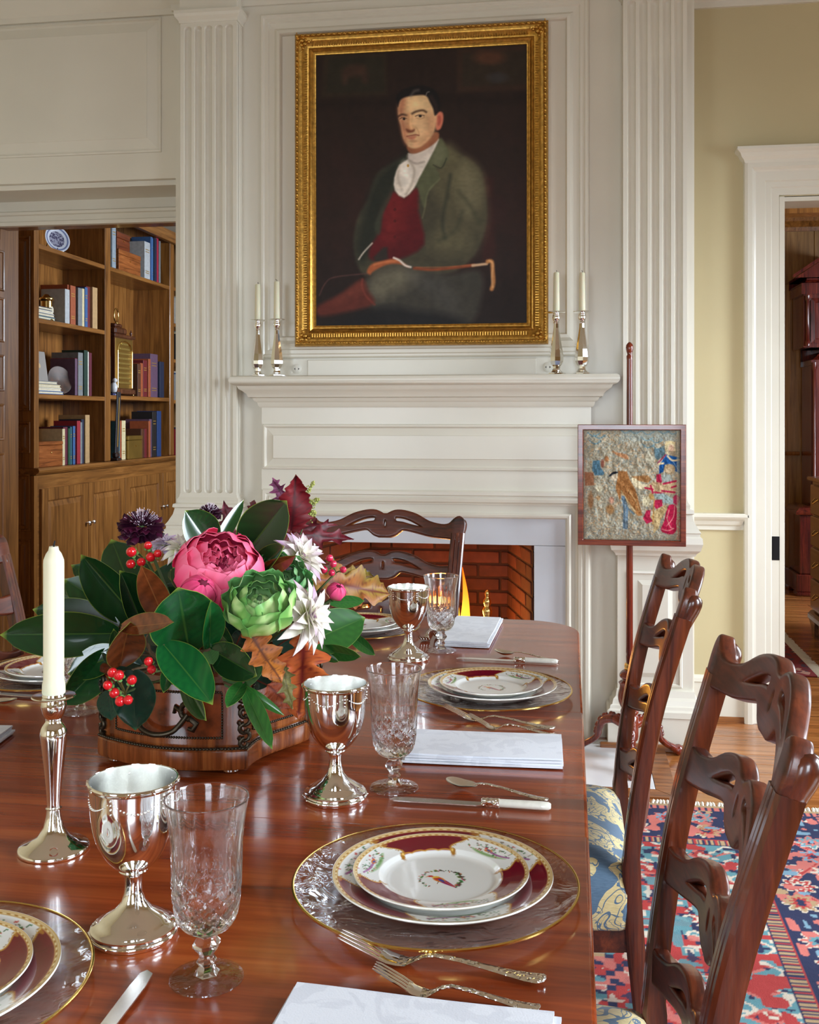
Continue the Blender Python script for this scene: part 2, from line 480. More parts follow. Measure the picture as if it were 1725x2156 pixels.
# far wall: yellow part with the doorway to the hall
rw = MB(); holed(rw, 0.45, X1, 0, ZC, [(0.889, 1.79, 0, 2.259)], -0.15, 0, MY(YR))
wall_fr = struct(rw.build('wall_far_right', YELLOW))
cas = [(0, 0), (0, .040), (.012, .046), (.030, .046), (.040, .034), (.048, .030), (.086, .028), (.091, .020), (.112, .019), (.117, .013), (.1465, .012), (.1465, -.05)]
t1 = MB().mould([(0.742, 0.0), (0.742, 2.412), (1.937, 2.412), (1.937, 0.0)], cas, M=MY(YR))
tr = struct(t1.build('trim_1', WHITE))
hd = MB().mould([(0.742, YR - .0), (0.742, YR - .046), (1.937, YR - .046), (1.937, YR)], [(-.03, 2.40), (0, 2.40), (.004, 2.412), (.016, 2.425), (.022, 2.44), (.036, 2.452), (.036, 2.464), (-.03, 2.464)], side=1)
hd.build('head_cornice', WHITE, tr)
MB().box(.889, .912, YR - .012, YR + .16, 0, 2.26, b=.002).build('jamb', WHITE, tr)
MB().box(.889, 1.79, YR + .0, YR + .16, 2.24, 2.262).build('head_jamb', WHITE, tr)
MB().box(.8585, .8905, YR - .0155, YR - .011, .70, .802, b=.001).box(.864, .867, YR - .017, YR - .015, .712, .79).build('strike_plate', BLACK, tr)
# chair rail and baseboard beside the doorway
rail_prof = [(0, .826), (.012, .826), (.012, .842), (.022, .850), (.028, .866), (.040, .876), (.046, .884), (.046, .893), (.040, .899), (0, .899)]
cr = MB().mould([(.50, YR), (.712, YR), (.712, YR + .01)], rail_prof); cr.box(.70, .744, YR - .008, YR + .002, .826, .897)
struct(cr.build('trim_2', WHITE))
bs = MB().mould([(.50, YR), (.742, YR)], [(0, .022), (.018, .022), (.018, .165), (.024, .17), (.022, .185), (.010, .196), (0, .196)])
struct(bs.build('baseboard_far_right', WHITE))
struct(MB().mould([(.50, YR), (.742, YR)], [(0, 0), (.026, 0), (.026, .014), (.02, .022), (0, .022)]).build('trim_3', wood('shoe_wood', L(92, 52, 22), L(140, 84, 40), L(170, 110, 58), 'x', 1, .35)))

# chimney breast with the opening of the fireplace
OX0, OX1, OZ = -1.066, -0.144, 0.785
ch = MB().box(-1.70, OX0 - .02, YB, 5.25, 0, ZC).box(OX1 + .02, 0.5, YB, 5.25, 0, ZC).box(OX0 - .02, OX1 + .02, YB, 5.25, OZ + .02, ZC).box(OX0 - .02, OX1 + .02, 5.0, 5.25, 0, OZ + .02)
wall_ch = struct(ch.build('wall_chimney', WHITE))
# the other walls of the dining room with their windows
win_r = [(0.4, 1.5, .62, 2.48), (2.9, 4.0, .62, 2.48)]
rr = MB(); holed(rr, Y0, YR + .15, 0, ZC, win_r, -0.2, 0, MXm(X1)); struct(rr.build('wall_right', YELLOW))
struct(MB().box(X0 - .2, X0, Y0, 4.72, 0, ZC).build('wall_left', YELLOW))
win_b = [(-2.6, -1.5, .62, 2.48), (0.0, 1.1, .62, 2.48)]
bk = MB(); holed(bk, X0, X1, 0, ZC, win_b, 0, .2, MY(Y0)); struct(bk.build('wall_back', YELLOW))
k = 0
for (a, b, c, d), M in [(q, MXm(X1)) for q in win_r] + [(q, MY(Y0) @ Matrix.Scale(-1, 4, (0, 0, 1))) for q in win_b]:
    k += 1
    m = MB().mould([(a - .1, c - .1), (a - .1, d + .1), (b + .1, d + .1), (b + .1, c - .1)], [(0, 0), (0, .03), (.03, .03), (.05, .02), (.1, .015), (.1, -.02)], M=M, closed=True)
    wn = struct(m.build('window_%d' % k, WHITE))
    for i in range(1, 3): MB().box(a + (b - a) * i / 3 - .012, a + (b - a) * i / 3 + .012, c, d, .035, .055, M=M).build('muntin', WHITE, wn)
    for i in range(1, 4): MB().box(a, b, c + (d - c) * i / 4 - .012, c + (d - c) * i / 4 + .012, .034, .054, M=M).build('muntin', WHITE, wn)
crown = MB().mould([(X0, YL), (-1.70, YL), (-1.70, YB), (.5, YB), (.5, YR), (X1, YR)], [(0, 3.085), (.016, 3.085), (.018, 3.11), (.03, 3.125), (.06, 3.17), (.085, 3.22), (.11, 3.24), (.115, 3.26), (.115, 3.3), (0, 3.3)])
struct(crown.build('trim_4', WHITE))

# ------------------------------------------------------------------ fluted pilasters on panelled pedestals
def pilaster(n, x0, x1, left):
    root = thing('trim_%d' % n, None, None, ((x0 + x1) / 2, YP, 0), kind='structure')
    h = (x1 - x0) / 2; nf = 5; pitch = 2 * (h - .010) / nf; fr = pitch * .37
    zt, zb = 3.005, .985
    def dep(x, z):
        i = round((x + h - .010 - pitch / 2) / pitch); i = min(max(i, 0), nf - 1)
        dx = x - (-h + .010 + pitch / 2 + i * pitch)
        zz0, zz1 = zb + fr + .004, zt - .02 - fr
        dz = max(0, zz0 - z, z - zz1); r = math.hypot(dx, dz)
        return -math.sqrt(max(0, fr * fr - r * r)) * 1.0 if r < fr else 0
    xs = sorted(set([-h, h] + [-h + .010 + pitch / 2 + i * pitch + fr * q for i in range(nf) for q in (-1.02, -1, -.92, -.75, -.5, -.25, 0, .25, .5, .75, .92, 1, 1.02)]))
    zs = [zb] + [zb + .004 + fr * q for q in (0, .1, .25, .5, .75, 1)] + [1.6, 2.3] + [zt - .02 - fr * q for q in (1, .75, .5, .25, .1, 0)] + [zt]
    m = MB()
    V = [(x, z, dep(x, z)) for z in zs for x in xs]; nx = len(xs)
    m.add(V, [(j * nx + i, j * nx + i + 1, (j + 1) * nx + i + 1, (j + 1) * nx + i) for j in range(len(zs) - 1) for i in range(nx - 1)], MY(0))
    m.box(-h, h, .0275, YB - YP, zb, zt); m.add([(-h, zb, 0), (-h, zt, 0), (-h, zt, -.03), (-h, zb, -.03), (h, zb, 0), (h, zt, 0), (h, zt, -.03), (h, zb, -.03)], [(0, 1, 2, 3), (7, 6, 5, 4)], MY(0))
    m.build('shaft', WHITE, root, smooth=50)
    D = YB - YP + .004
    def around(prof, name, dx=0.0):
        MB().mould([(-h - dx, D), (-h - dx, -dx), (h + dx, -dx), (h + dx, D)], prof, side=1).build(name, WHITE, root)
    # mould path runs left-back, left-front, right-front, right-back: outward is to the left of travel
    def ring(prof, name, dx=0.0):
        m = MB().mould([(h + dx, D), (h + dx, -dx), (-h - dx, -dx), (-h - dx, D)], prof, side=-1)
        z0, z1 = prof[0][1], prof[-1][1]
        m.box(-h - dx, h + dx, -dx, D, z0, z1)
        return m.build(name, WHITE, root)
    ring([(0, 3.0), (.004, 3.0), (.006, 3.01), (.018, 3.024), (.022, 3.035), (.022, 3.05), (0, 3.05)], 'capital')
    MB().box(-h - .002, h + .002, -.002, D, 3.05, 3.3).build('upper_block', WHITE, root)
    ring([(0, .80), (.052, .80), (.056, .812), (.054, .835), (.046, .842), (.046, .852), (.05, .856), (.040, .87), (.024, .90), (.018, .925), (.026, .93), (.024, .943), (.010, .948), (.012, .962), (.004, .972), (0, .988)], 'shaft_base')
    ring([(0, .762), (.012, .762), (.016, .772), (.030, .785), (.034, .80), (0, .80)], 'pedestal_cap', .018)
    MB().box(-h - .022, h + .022, -.006, D, .16, .765).rings(-h + .018, h - .018, .235, .70, [(0, .0062), (.003, .011), (.011, .012), (.015, .005), (.02, -.003), (.055, .012), (.057, .0135)], M=MY(-.001)).build('pedestal_panel', WHITE, root)
    ring([(0, 0), (.044, 0), (.044, .125), (.048, .128), (.046, .15), (.036, .156), (.034, .168), (.026, .172), (.022, .19), (.012, .20), (.008, .225), (0, .225)], 'plinth', .018)
    return root
pilaster(5, -1.65, -1.40, True)
pilaster(6, 0.213, 0.463, False)
# small wood shoe under the right plinth and the panelled strip beside the breast
struct(MB().box(.12, .54, YP - .086, YP - .064, 0, .026, b=.003).build('trim_7', MATS['shoe_wood']))

# ------------------------------------------------------------------ overmantel panelling
om = struct(MB().rings(-1.316, .078, 1.566, 3.045, [(0, 0), (0, .012), (.006, .018), (.014, .018), (.02, .012), (.034, .013), (.04, .006), (.062, .004), (.075, .020), (.088, .022), (.092, .015), (.096, -.004)], M=MY(YB), fill=True).build('trim_8', WHITE))
struct(MB().box(-1.108, -.135, YB - .012, YB, 1.487, 1.558, b=.003).box(-1.316, .078, YB - .005, YB, 1.487, 1.560).build('trim_9', WHITE))
OUT = plain('outlet_plastic', L(226, 222, 210), .35)
for ux in (-1.155, -.088):
    o = thing('wall_outlet', 'round white wall outlet on the mantel strip %s' % ('beside the paired candlesticks near the library' if ux < -.5 else 'behind the candlestick near the pole screen'), 'outlet', (ux, YB - .005, 1.52), group=None)
    MB().lathe([(.021, 0), (.021, .003), (.018, .005), (0, .005)], 24, M=Matrix.Rotation(R(90), 4, 'X')).build('cover', OUT, o, smooth=40)
    for q in (-1, 1):
        MB().prism([(q * .012, 0), (q * .005, .005), (q * .007, 0), (q * .005, -.005)], 0, .0012, M=Matrix.Rotation(R(90), 4, 'X') @ T(0, 0, .0045)).build('slot', BLACK, o)

# ================================================================== FIREPLACE
MARBLE = plain('grey_white_marble', L(206, 208, 214), 0.25, var=0.06, vscale=4)
fp = thing('mantelpiece', 'white panelled fireplace mantelpiece with deep moulded shelf below the portrait', 'mantelpiece', (-.605, YK, 0))
def fpb(m, name, mat, smooth=None): return m.build(name, mat, fp, smooth=smooth, world=True)
BX0, BX1 = -1.298, .087
blk = MB()
blk.box(BX0, -1.212, YK, YB + .02, 0, 1.40).box(.001, BX1, YK, YB + .02, 0, 1.40).box(-1.212, .001, YK, YB + .02, .914, 1.40)
fpb(blk, 'block', WHITE)
sp = [(0, 1.355), (.006, 1.355), (.012, 1.362), (.016, 1.376), (.028, 1.384), (.032, 1.394), (.046, 1.398), (.052, 1.412), (.066, 1.424), (.078, 1.432), (.084, 1.444), (.096, 1.448), (.104, 1.452), (.110, 1.460), (.111, 1.470), (.108, 1.480), (.100, 1.486), (0, 1.487)]
sh = MB().mould([(BX1, YB + .01), (BX1, YK), (BX0, YK), (BX0, YB + .01)], sp, side=-1).box(BX0, BX1, YK, YB, 1.36, 1.4868)
fpb(sh, 'shelf', WHITE, 40)
fpb(MB().rings(BX0 + .005, BX1 - .005, 1.092, 1.284, [(0, 0), (.003, .009), (.010, .010), (.014, .002), (.018, -.001), (.046, .004), (.048, .009)], M=MY(YK - .001)), 'frieze_panel', WHITE)
arch = [(0, 0), (0, .020), (.006, .026), (.018, .026), (.022, .018), (.028, .018), (.034, .024), (.046, .022), (.052, .012), (.058, .010), (.0585, 0)]
fpb(MB().mould([(BX0 + .005, 0), (BX0 + .005, 1.010), (BX1 - .005, 1.010), (BX1 - .005, 0)], arch, M=MY(YK)), 'architrave', WHITE)
bead = [(0, 0), (0, .012), (.008, .018), (.016, .016), (.022, .006), (.026, -.02)]
fpb(MB().mould([(-1.217, 0), (-1.217, .919), (.007, .919), (.007, 0)], bead, M=MY(YK - .0)), 'inner_bead', WHITE)
# marble facing: two jamb slabs and a lintel
for nm, a in (('marble_slab', (-1.212, OX0, 0, OZ)), ('marble_slab', (OX1, .001, 0, OZ)), ('marble_slab', (-1.212, .001, OZ + .0015, .914))):
    fpb(MB().box(a[0], a[1] - .001, YK + .008, YK + .03, a[2], a[3], b=.001), nm, MARBLE)
fpb(MB().box(OX0 - .03, OX1 + .03, YK + .028, YK + .0495, -.001, .0).box(-1.21, OX0 - .02, YK + .03, YB, 0, .9).box(OX1 + .02, 0, YK + .03, YB, 0, .9), 'core', plain('mortar_core', L(70, 52, 44), .9))

# firebox lined with separate bricks
MORTAR = plain('soot_mortar', L(60, 34, 25), .95)
BRICK = plain('firebox_brick', L(86, 40, 26), .85, var=.35, vscale=14, bump=.5, bscale=50, rand=.3)
fb = thing('wall_firebox', None, None, (-.605, 4.6, 0), kind='structure')
YF = 4.88
sides = [((-1.060, 4.372), (-.93, YF)), ((-.93, YF), (-.28, YF)), ((-.28, YF), (-.150, 4.372))]
m = MB()
for (ax, ay), (bx, by) in sides: m.add([(ax, ay, 0), (bx, by, 0), (bx, by, 1.3), (ax, ay, 1.3)], [(0, 1, 2, 3)])
m.add([(-1.06, 4.37, 0.002), (-.15, 4.37, 0.002), (-.28, YF, 0.002), (-.93, YF, 0.002)], [(0, 1, 2, 3)])
m.add([(-1.09, 4.37, 1.3), (-.12, 4.37, 1.3), (-.25, YF + .1, 1.3), (-.96, YF + .1, 1.3)], [(0, 1, 2, 3)])
m.build('lining', MORTAR, fb, world=True)
bl, bh, gap = .205, .063, .010
shared = {}
for si, ((ax, ay), (bx, by)) in enumerate(sides):
    Ln = math.hypot(bx - ax, by - ay); ang = math.atan2(by - ay, bx - ax)
    row = 0; z = .006
    while z < .86:
        x = -bl / 2 * (row % 2) + .002
        while x < Ln - .004:
            a, b = max(x, .002), min(x + bl - gap, Ln - .002)
            if b - a > .02:
                key = round(b - a, 3)
                if key not in shared:
                    shared[key] = MB().box(-key / 2, key / 2, -.012, .012, 0, bh - gap, b=.003)
                o = shared[key].build('brick', BRICK, fb, smooth=40) if not isinstance(shared[key], bpy.types.Mesh) else link('brick', shared[key], fb)
                if not isinstance(shared[key], bpy.types.Mesh): shared[key] = o.data
                cx = ax + math.cos(ang) * (a + b) / 2; cy = ay + math.sin(ang) * (a + b) / 2
                nx, ny = math.sin(ang), -math.cos(ang)
                pj = random.uniform(-.007, -.003)
                o.location = (cx + nx * pj + .605, cy + ny * pj - 4.6, z); o.rotation_euler = (0, 0, ang)
            x += bl
        z += bh; row += 1

# andirons, logs and flames
IRON = plain('andiron_iron', L(30, 26, 24), .55, metal=.5)
def andiron(x, lab):
    a = thing('andiron', lab, 'andiron', (x, 4.46, 0.002))
    prof = [(.030, 0), (.032, .012), (.022, .02), (.012, .035), (.010, .06), (.018, .075), (.011, .09), (.010, .25), (.016, .262), (.024, .275), (.030, .30), (.033, .33), (.030, .36), (.022, .385), (.016, .395), (.020, .405), (.021, .415), (.016, .425), (.012, .43), (.016, .44), (.016, .452), (.010, .46), (.008, .466), (.011, .474), (.009, .485), (0, .49)]
    prof = [(r, z * 1.18) for r, z in prof]
    MB().lathe(prof, 20).build('post', BRASS, a, smooth=50)
    MB().tube([(0, .02, .10), (0, .2, .10), (0, .33, .10), (0, .34, 0)], .011, 8).build('billet_bar', IRON, a, smooth=60)
    return a
andiron(-.345, 'brass andiron with turned knob finial at the right of the fire')
andiron(-.875, 'brass andiron with turned knob finial at the left of the fire')
LOG = plain('charred_log', L(58, 34, 22), .9, var=.5, vscale=20, bump=.8, bscale=25)
logs = [((-.90, 4.62, .165), (-.33, 4.60, .17), .048, 'thick charred log lying at the front across the andirons'),
        ((-.86, 4.72, .16), (-.36, 4.74, .168), .045, 'charred log lying at the back across the andirons'),
        ((-.80, 4.65, .252), (-.42, 4.71, .255), .040, 'thin charred log on top of the burning stack')]
for a, b, r, lb in logs:
    a, b = Vector(a), Vector(b); m = MB(); n = 10
    base = (a + b) / 2
    m.tube([a.lerp(b, i / n) - base + Vector((0, .006 * math.sin(i * 1.3), .005 * math.cos(i * 1.9))) for i in range(n + 1)], [r * (1 + .08 * math.sin(i * 2.1)) for i in range(n + 1)], 12)
    tag(m.build('log', LOG, None, smooth=60, loc=base), lb, 'log')
ft = NT('flame'); v = ft.coords(kind='Generated')
sep = ft.n('SeparateXYZ'); ft.link(v, sep.inputs[0])
fcol = ft.ramp(sep.outputs[2], [(0.0, (1, .62, .10, 1)), (.35, (1, .42, .03, 1)), (.75, (1, .16, .01, 1)), (1, (.7, .06, .0, 1))])
ft.set(col=(0, 0, 0, 1), rough=1.0, emit=fcol, emits=3.2)
FLAME = ft.m
flames = [(-.585, 4.62, .18, .045, .38), (-.515, 4.66, .19, .046, .56), (-.46, 4.62, .19, .034, .46), (-.66, 4.66, .20, .045, .30), (-.54, 4.60, .15, .035, .28), (-.74, 4.64, .18, .035, .22)]
for i, (x, y, z, r, h) in enumerate(flames):
    prof = [(.001, 0), (r * .75, h * .08), (r, h * .2), (r * .85, h * .38), (r * .55, h * .58), (r * .28, h * .8), (.001, h)]
    P = spline([(a, 0, b) for a, b in prof], 4)
    m = MB().lathe([(max(.0005, p.x), p.z) for p in P], 14)
    m.v = [(a + .009 * math.sin(c * 14 + i * 2) * c / .4, b * .6 + .012 * math.cos(c * 11 + i) * c / .4, c) for a, b, c in m.v]
    tag(m.build('flame', FLAME, None, smooth=180, loc=(x, y, z)), ('short wide flame licking up at the middle of the logs', 'tallest yellow flame standing over the logs', 'slender tall flame beside the right andiron', 'broad flame left of the tallest flame', 'small low flame before the front log', 'smallest flame close to the left andiron')[i], 'flame', 'flames over the logs')
EMB = NT('embers'); e = EMB.noise(EMB.coords(), 40, 3)
EMB.set(col=(.02, .01, .008, 1), rough=.9, emit=EMB.ramp(e, [(.45, (.0, .0, .0, 1)), (.6, (1, .16, .01, 1)), (.8, (1, .42, .06, 1))]), emits=2.5)
mm = MB(); r_ = random.Random(4)
for i in range(60):
    mm.sphere((r_.uniform(-.25, .25), r_.uniform(-.11, .11), r_.uniform(.01, .035)), r_.uniform(.012, .028), 7, 5, sc=(1.3, 1, .7))
tag(mm.build('ember_bed', EMB.m, None, smooth=50, loc=(-.605, 4.66, .004)), 'glowing bed of embers under the logs', 'embers', kind='stuff')
point('fire_glow', (-.52, 4.58, .42), 9, (1.0, .40, .08), .07)

# stone hearth with wooden border
HEARTH = plain('white_hearth_stone', L(216, 216, 218), .22, var=.08, vscale=5)
hr = struct(MB().box(-1.51, .298, 3.776, YK - .012, 0, .008, b=.002).build('floor_hearth', HEARTH))
MB().prism([(.300, 3.774), (.37, 3.695), (.37, 4.25), (.300, 4.25)], 0, .007).build('border_board', MATS['shoe_wood'], hr)
MB().prism([(.298, 3.772), (-1.51, 3.772), (-1.58, 3.693), (.368, 3.693)], 0, .007).build('border_board', MATS['shoe_wood'], hr)
MB().prism([(-1.512, 3.774), (-1.582, 3.695), (-1.582, 4.25), (-1.512, 4.25)], 0, .007).build('border_board', MATS['shoe_wood'], hr)

# ------------------------------------------------------------------ framed portrait over the mantel
FX0, FX1, FZ0, FZ1 = -1.157, -.086, 1.614, 2.944
FY = YB - .004
pf = thing('framed_portrait', 'oil portrait of a seated man in green coat and red waistcoat, in carved gilt frame', 'painting', ((FX0 + FX1) / 2, FY, FZ0))
fprof = [(0, 0), (0, .030), (.004, .040), (.010, .046), (.016, .046), (.020, .040), (.028, .038), (.036, .034), (.048, .022), (.058, .018), (.061, .024), (.067, .027), (.072, .022), (.076, .016), (.082, .015), (.084, .018), (.0885, .016), (.091, .008)]
m = MB().rings(FX0, FX1, FZ0, FZ1, fprof, M=MY(FY), fill=False)
fr = m.build('frame', GILT, pf, smooth=35, world=True)
# carved leaf border (row of small leaves) and corner ornaments
leafm = MB(); nL = 74
W_, H_ = FX1 - FX0, FZ1 - FZ0
per = [(FX0 + .014 + (W_ - .028) * i / 46, FZ0 + .013, 0) for i in range(47)] + [(FX0 + .014 + (W_ - .028) * i / 46, FZ1 - .013, 0) for i in range(47)] + [(FX0 + .013, FZ0 + .014 + (H_ - .028) * i / 58, 1) for i in range(59)] + [(FX1 - .013, FZ0 + .014 + (H_ - .028) * i / 58, 1) for i in range(59)]
for u, v, q in per: leafm.sphere((u, v, .044), .0105, 6, 4, M=MY(FY), sc=((1, .62, .7) if not q else (.62, 1, .7)))
for u, v, q in per: leafm.sphere((u + (.011 if not q else 0), v + (.011 if q else 0), .049), .0035, 5, 4, M=MY(FY))
lb = leafm.build('carved_leaf_border', GILT, pf, smooth=60, world=True); lb['kind'] = 'stuff'
for cx_, cz_, sx, sz in ((FX0, FZ0, 1, 1), (FX1, FZ0, -1, 1), (FX0, FZ1, 1, -1), (FX1, FZ1, -1, -1)):
    cm = MB()
    for du, dv, rr in ((.030, .030, .013), (.048, .028, .010), (.028, .048, .010), (.062, .036, .008), (.036, .062, .008), (.044, .044, .011), (.075, .028, .006), (.028, .075, .006)):
        cm.sphere((cx_ + sx * du, cz_ + sz * dv, .034), rr, 8, 5, M=MY(FY), sc=(1, 1, .8))
    cm.build('corner_ornament', GILT, pf, smooth=60, world=True)
# reeded cove, fine ribs across the hollow of the frame
rb = MB(); st = .0105
for i in range(int(W_ / st) - 14):
    u = FX0 + .075 + i * st
    for v in (FZ0 + .042, FZ1 - .042): rb.box(u, u + .005, v - .011, v + .011, .026, .0315, M=MY(FY))
for i in range(int(H_ / st) - 14):
    v = FZ0 + .075 + i * st
    for u in (FX0 + .042, FX1 - .042): rb.box(u - .011, u + .011, v, v + .005, .026, .0315, M=MY(FY))
rbo = rb.build('reeding', GILT, pf, world=True); rbo['kind'] = 'stuff'

# the canvas, painted point by point (coordinates of a 1280 x 1700 sketch of it)
def canvas_colors(nx, ny):
    u = np.linspace(0, 1, nx); v = np.linspace(1, 0, ny)      # rows from bottom to top
    U, V = np.meshgrid(u, v)
    Xs = 185 + U * 1278; top = 237 - 75 * U; bot = 1888 - 18 * U
    Ys = top + V * (bot - top)
    p = Paint(Xs, Ys, (36, 25, 20)); p.k = 1.6
    n1 = vnoise(Xs, Ys, .006, 1) + .5 * vnoise(Xs, Ys, .02, 2)
    p.over(.45 * n1 * np.clip((Ys - 500) / 600, 0, 1), (52, 28, 24))
    p.over(np.clip((Ys - 1250) / 700, 0, .7), (27, 21, 19))
    p.poly([(185, 520), (1463, 470), (1463, 520), (185, 560)], (26, 17, 14), 40, .6, 1)
    # two dim pictures on the wall behind the sitter
    p.poly([(235, 235), (620, 225), (625, 480), (215, 495)], (46, 37, 25), 14, .7, 1); p.poly([(265, 262), (600, 250), (605, 455), (250, 468)], (36, 33, 24), 10, .8, 1)
    p.poly([(360, 310), (490, 300), (505, 400), (470, 400), (460, 370), (390, 375), (375, 410), (350, 405)], (70, 44, 34), 20, .6)
    p.poly([(1050, 195), (1463, 175), (1463, 445), (1045, 460)], (56, 38, 26), 14, .6, 1); p.poly([(1085, 225), (1463, 205), (1463, 410), (1080, 425)], (40, 33, 24), 10, .8, 1)
    p.ell(1240, 250, 90, 40, (92, 52, 34), .8, .6); p.ell(1290, 370, 60, 30, (54, 54, 60), .8, .5)
    # chair
    p.poly([(1200, 970), (1265, 975), (1280, 1450), (1200, 1500)], (52, 26, 22), 16, .8, 1)
    p.poly([(1180, 1100), (1340, 1090), (1350, 1250), (1200, 1260)], (44, 24, 22), 14, .5, 1)
    # coat
    coat = [(760, 830), (640, 900), (560, 960), (500, 1120), (440, 1230), (418, 1400), (470, 1560), (560, 1560), (800, 1560), (1000, 1560), (1150, 1450), (1225, 1250), (1215, 1050), (1180, 920), (1080, 840), (985, 780), (935, 735)]
    p.poly(coat, (62, 58, 44), 14)
    p.poly([(985, 780), (1080, 840), (1180, 920), (1215, 1050), (1225, 1250), (1150, 1440), (980, 1480), (960, 1200), (900, 1000)], (94, 88, 62), 50, .85, 4, ((1000, 800), (1050, 1500), (62, 58, 44)))
    p.poly([(760, 830), (640, 900), (540, 1010), (470, 1230), (430, 1400), (470, 1500), (560, 1380), (600, 1180), (690, 1000)], (30, 33, 26), 40, .85)
    p.poly([(1080, 900), (1170, 960), (1190, 1080), (1120, 1200), (1060, 1100)], (114, 106, 80), 70, .65)
    p.poly([(960, 1260), (1100, 1320), (1120, 1420), (960, 1440), (880, 1380)], (92, 86, 62), 60, .6)
    p.stroke([(1010, 960), (985, 1100), (960, 1240), (975, 1340)], 14, (42, 44, 34), 18, .8)
    p.stroke([(1060, 1060), (1130, 1150), (1180, 1250)], 10, (54, 56, 40), 24, .7)
    p.stroke([(1080, 1180), (1040, 1290), (940, 1360)], 12, (44, 46, 34), 26, .6)
    # waistcoat
    p.poly([(660, 1060), (730, 1100), (810, 1040), (815, 1180), (850, 1380), (700, 1470), (600, 1480), (520, 1470), (520, 1400), (580, 1300), (590, 1200), (630, 1120)], (94, 22, 25), 16, 1, 3, ((620, 1100), (760, 1450), (72, 15, 19)))
    p.poly([(640, 1140), (700, 1150), (720, 1300), (640, 1380), (590, 1280)], (120, 34, 32), 60, .5)
    p.poly([(600, 1400), (625, 1400), (630, 1470), (560, 1490), (540, 1460)], (40, 40, 34), 12, .9, 1)
    p.stroke([(590, 1300), (680, 1320), (800, 1290)], 8, (76, 14, 18), 20, .6)
    for y in (1170, 1240, 1335): p.ell(672, y, 9, 9, (70, 20, 20), .5, .8)
    # lapels
    p.poly([(935, 738), (985, 790), (1000, 850), (960, 915), (915, 900), (945, 985), (880, 1060), (850, 1160), (815, 1050), (800, 1000), (860, 880)], (80, 82, 58), 9, .95, 3)
    p.poly([(930, 760), (975, 800), (975, 850), (950, 905), (905, 895), (880, 870)], (104, 104, 78), 22, .6)
    p.stroke([(905, 900), (955, 918), (985, 860)], 5, (44, 46, 34), 6, .9)
    p.stroke([(945, 985), (875, 1060), (855, 1160), (840, 1220)], 6, (112, 110, 80), 8, .6)
    p.poly([(740, 850), (690, 890), (670, 960), (640, 1080), (580, 1180), (545, 1280), (580, 1320), (600, 1200), (660, 1060), (680, 930)], (50, 54, 42), 12, .8)
    # stock
    p.poly([(752, 830), (800, 830), (880, 790), (935, 740), (930, 770), (880, 870), (820, 980), (790, 1040), (728, 1100), (672, 1055), (668, 980), (700, 900), (755, 865)], (206, 194, 180), 7, 1, 2)
    p.poly([(755, 835), (830, 825), (900, 780), (880, 830), (800, 890), (755, 870)], (186, 172, 160), 14, .8)
    p.stroke([(758, 872), (800, 892), (850, 880)], 8, (140, 124, 112), 10, .8)
    p.stroke([(760, 880), (790, 930), (775, 1010), (740, 1080)], 10, (152, 138, 122), 12, .8)
    p.stroke([(700, 910), (690, 980), (715, 1050)], 10, (166, 150, 134), 14, .7)
    p.poly([(715, 900), (745, 880), (770, 950), (750, 1030), (720, 1010)], (228, 218, 204), 26, .7)
    p.ell(752, 905, 7, 9, (176, 132, 60), .5)
    # head: neck, ear, face, hair
    p.poly([(760, 770), (920, 700), (935, 745), (870, 800), (790, 832), (752, 815)], (142, 88, 60), 8)
    p.poly([(915, 600), (935, 578), (962, 585), (966, 630), (950, 680), (925, 688), (915, 650)], (196, 112, 88), 7)
    p.poly([(930, 610), (948, 605), (950, 640), (935, 660)], (150, 66, 54), 8, .8)
    p.poly([(690, 560), (700, 500), (760, 475), (840, 470), (900, 510), (925, 570), (920, 660), (900, 720), (850, 775), (800, 800), (755, 790), (722, 740), (708, 670), (695, 620)], (206, 166, 122), 8, 1, 4)
    p.poly([(690, 560), (705, 500), (740, 500), (728, 600), (750, 690), (740, 780), (718, 730), (702, 650)], (168, 104, 76), 22, .75)
    p.poly([(860, 620), (920, 600), (918, 680), (880, 740), (820, 790), (800, 770), (850, 720)], (176, 128, 94), 30, .7)
    p.poly([(770, 500), (850, 490), (880, 550), (820, 570), (770, 560)], (226, 192, 142), 40, .7)
    p.poly([(790, 650), (850, 640), (870, 690), (810, 720)], (222, 180, 134), 34, .6)
    p.ell(795, 780, 34, 14, (204, 158, 118), .8, .7)
    p.poly([(690, 548), (680, 500), (690, 470), (740, 435), (830, 420), (905, 440), (940, 490), (945, 560), (935, 582), (915, 600), (905, 560), (885, 520), (860, 480), (800, 480), (740, 490), (705, 510)], (22, 18, 18), 8, 1, 4)
    p.stroke([(770, 480), (790, 455), (815, 448)], 10, (112, 104, 98), 14, .7); p.stroke([(862, 478), (868, 462), (880, 458)], 5, (150, 140, 132), 5, .8)
    p.stroke([(890, 490), (915, 530), (925, 570)], 14, (70, 50, 42), 20, .6)
    for pts in ([(775, 592), (800, 578), (840, 570), (862, 580)], [(692, 608), (715, 596), (742, 600)]): p.stroke(pts, 10, (46, 28, 22), 8, .9)
    p.ell(824, 604, 24, 9, (190, 160, 130), .5, .6); p.ell(826, 605, 9, 8, (38, 30, 24), .4); p.stroke([(797, 606), (822, 597), (850, 602)], 4, (60, 36, 26), 4, .9); p.stroke([(800, 616), (830, 622), (852, 612)], 3, (150, 104, 76), 4, .7)
    p.ell(722, 622, 18, 8, (170, 136, 106), .5, .6); p.ell(728, 622, 8, 8, (34, 26, 22), .4); p.stroke([(702, 622), (722, 613), (744, 620)], 4, (56, 34, 24), 4, .9)
    p.poly([(745, 590), (775, 600), (770, 650), (790, 680), (770, 700), (742, 690), (746, 640)], (168, 108, 74), 14, .6)
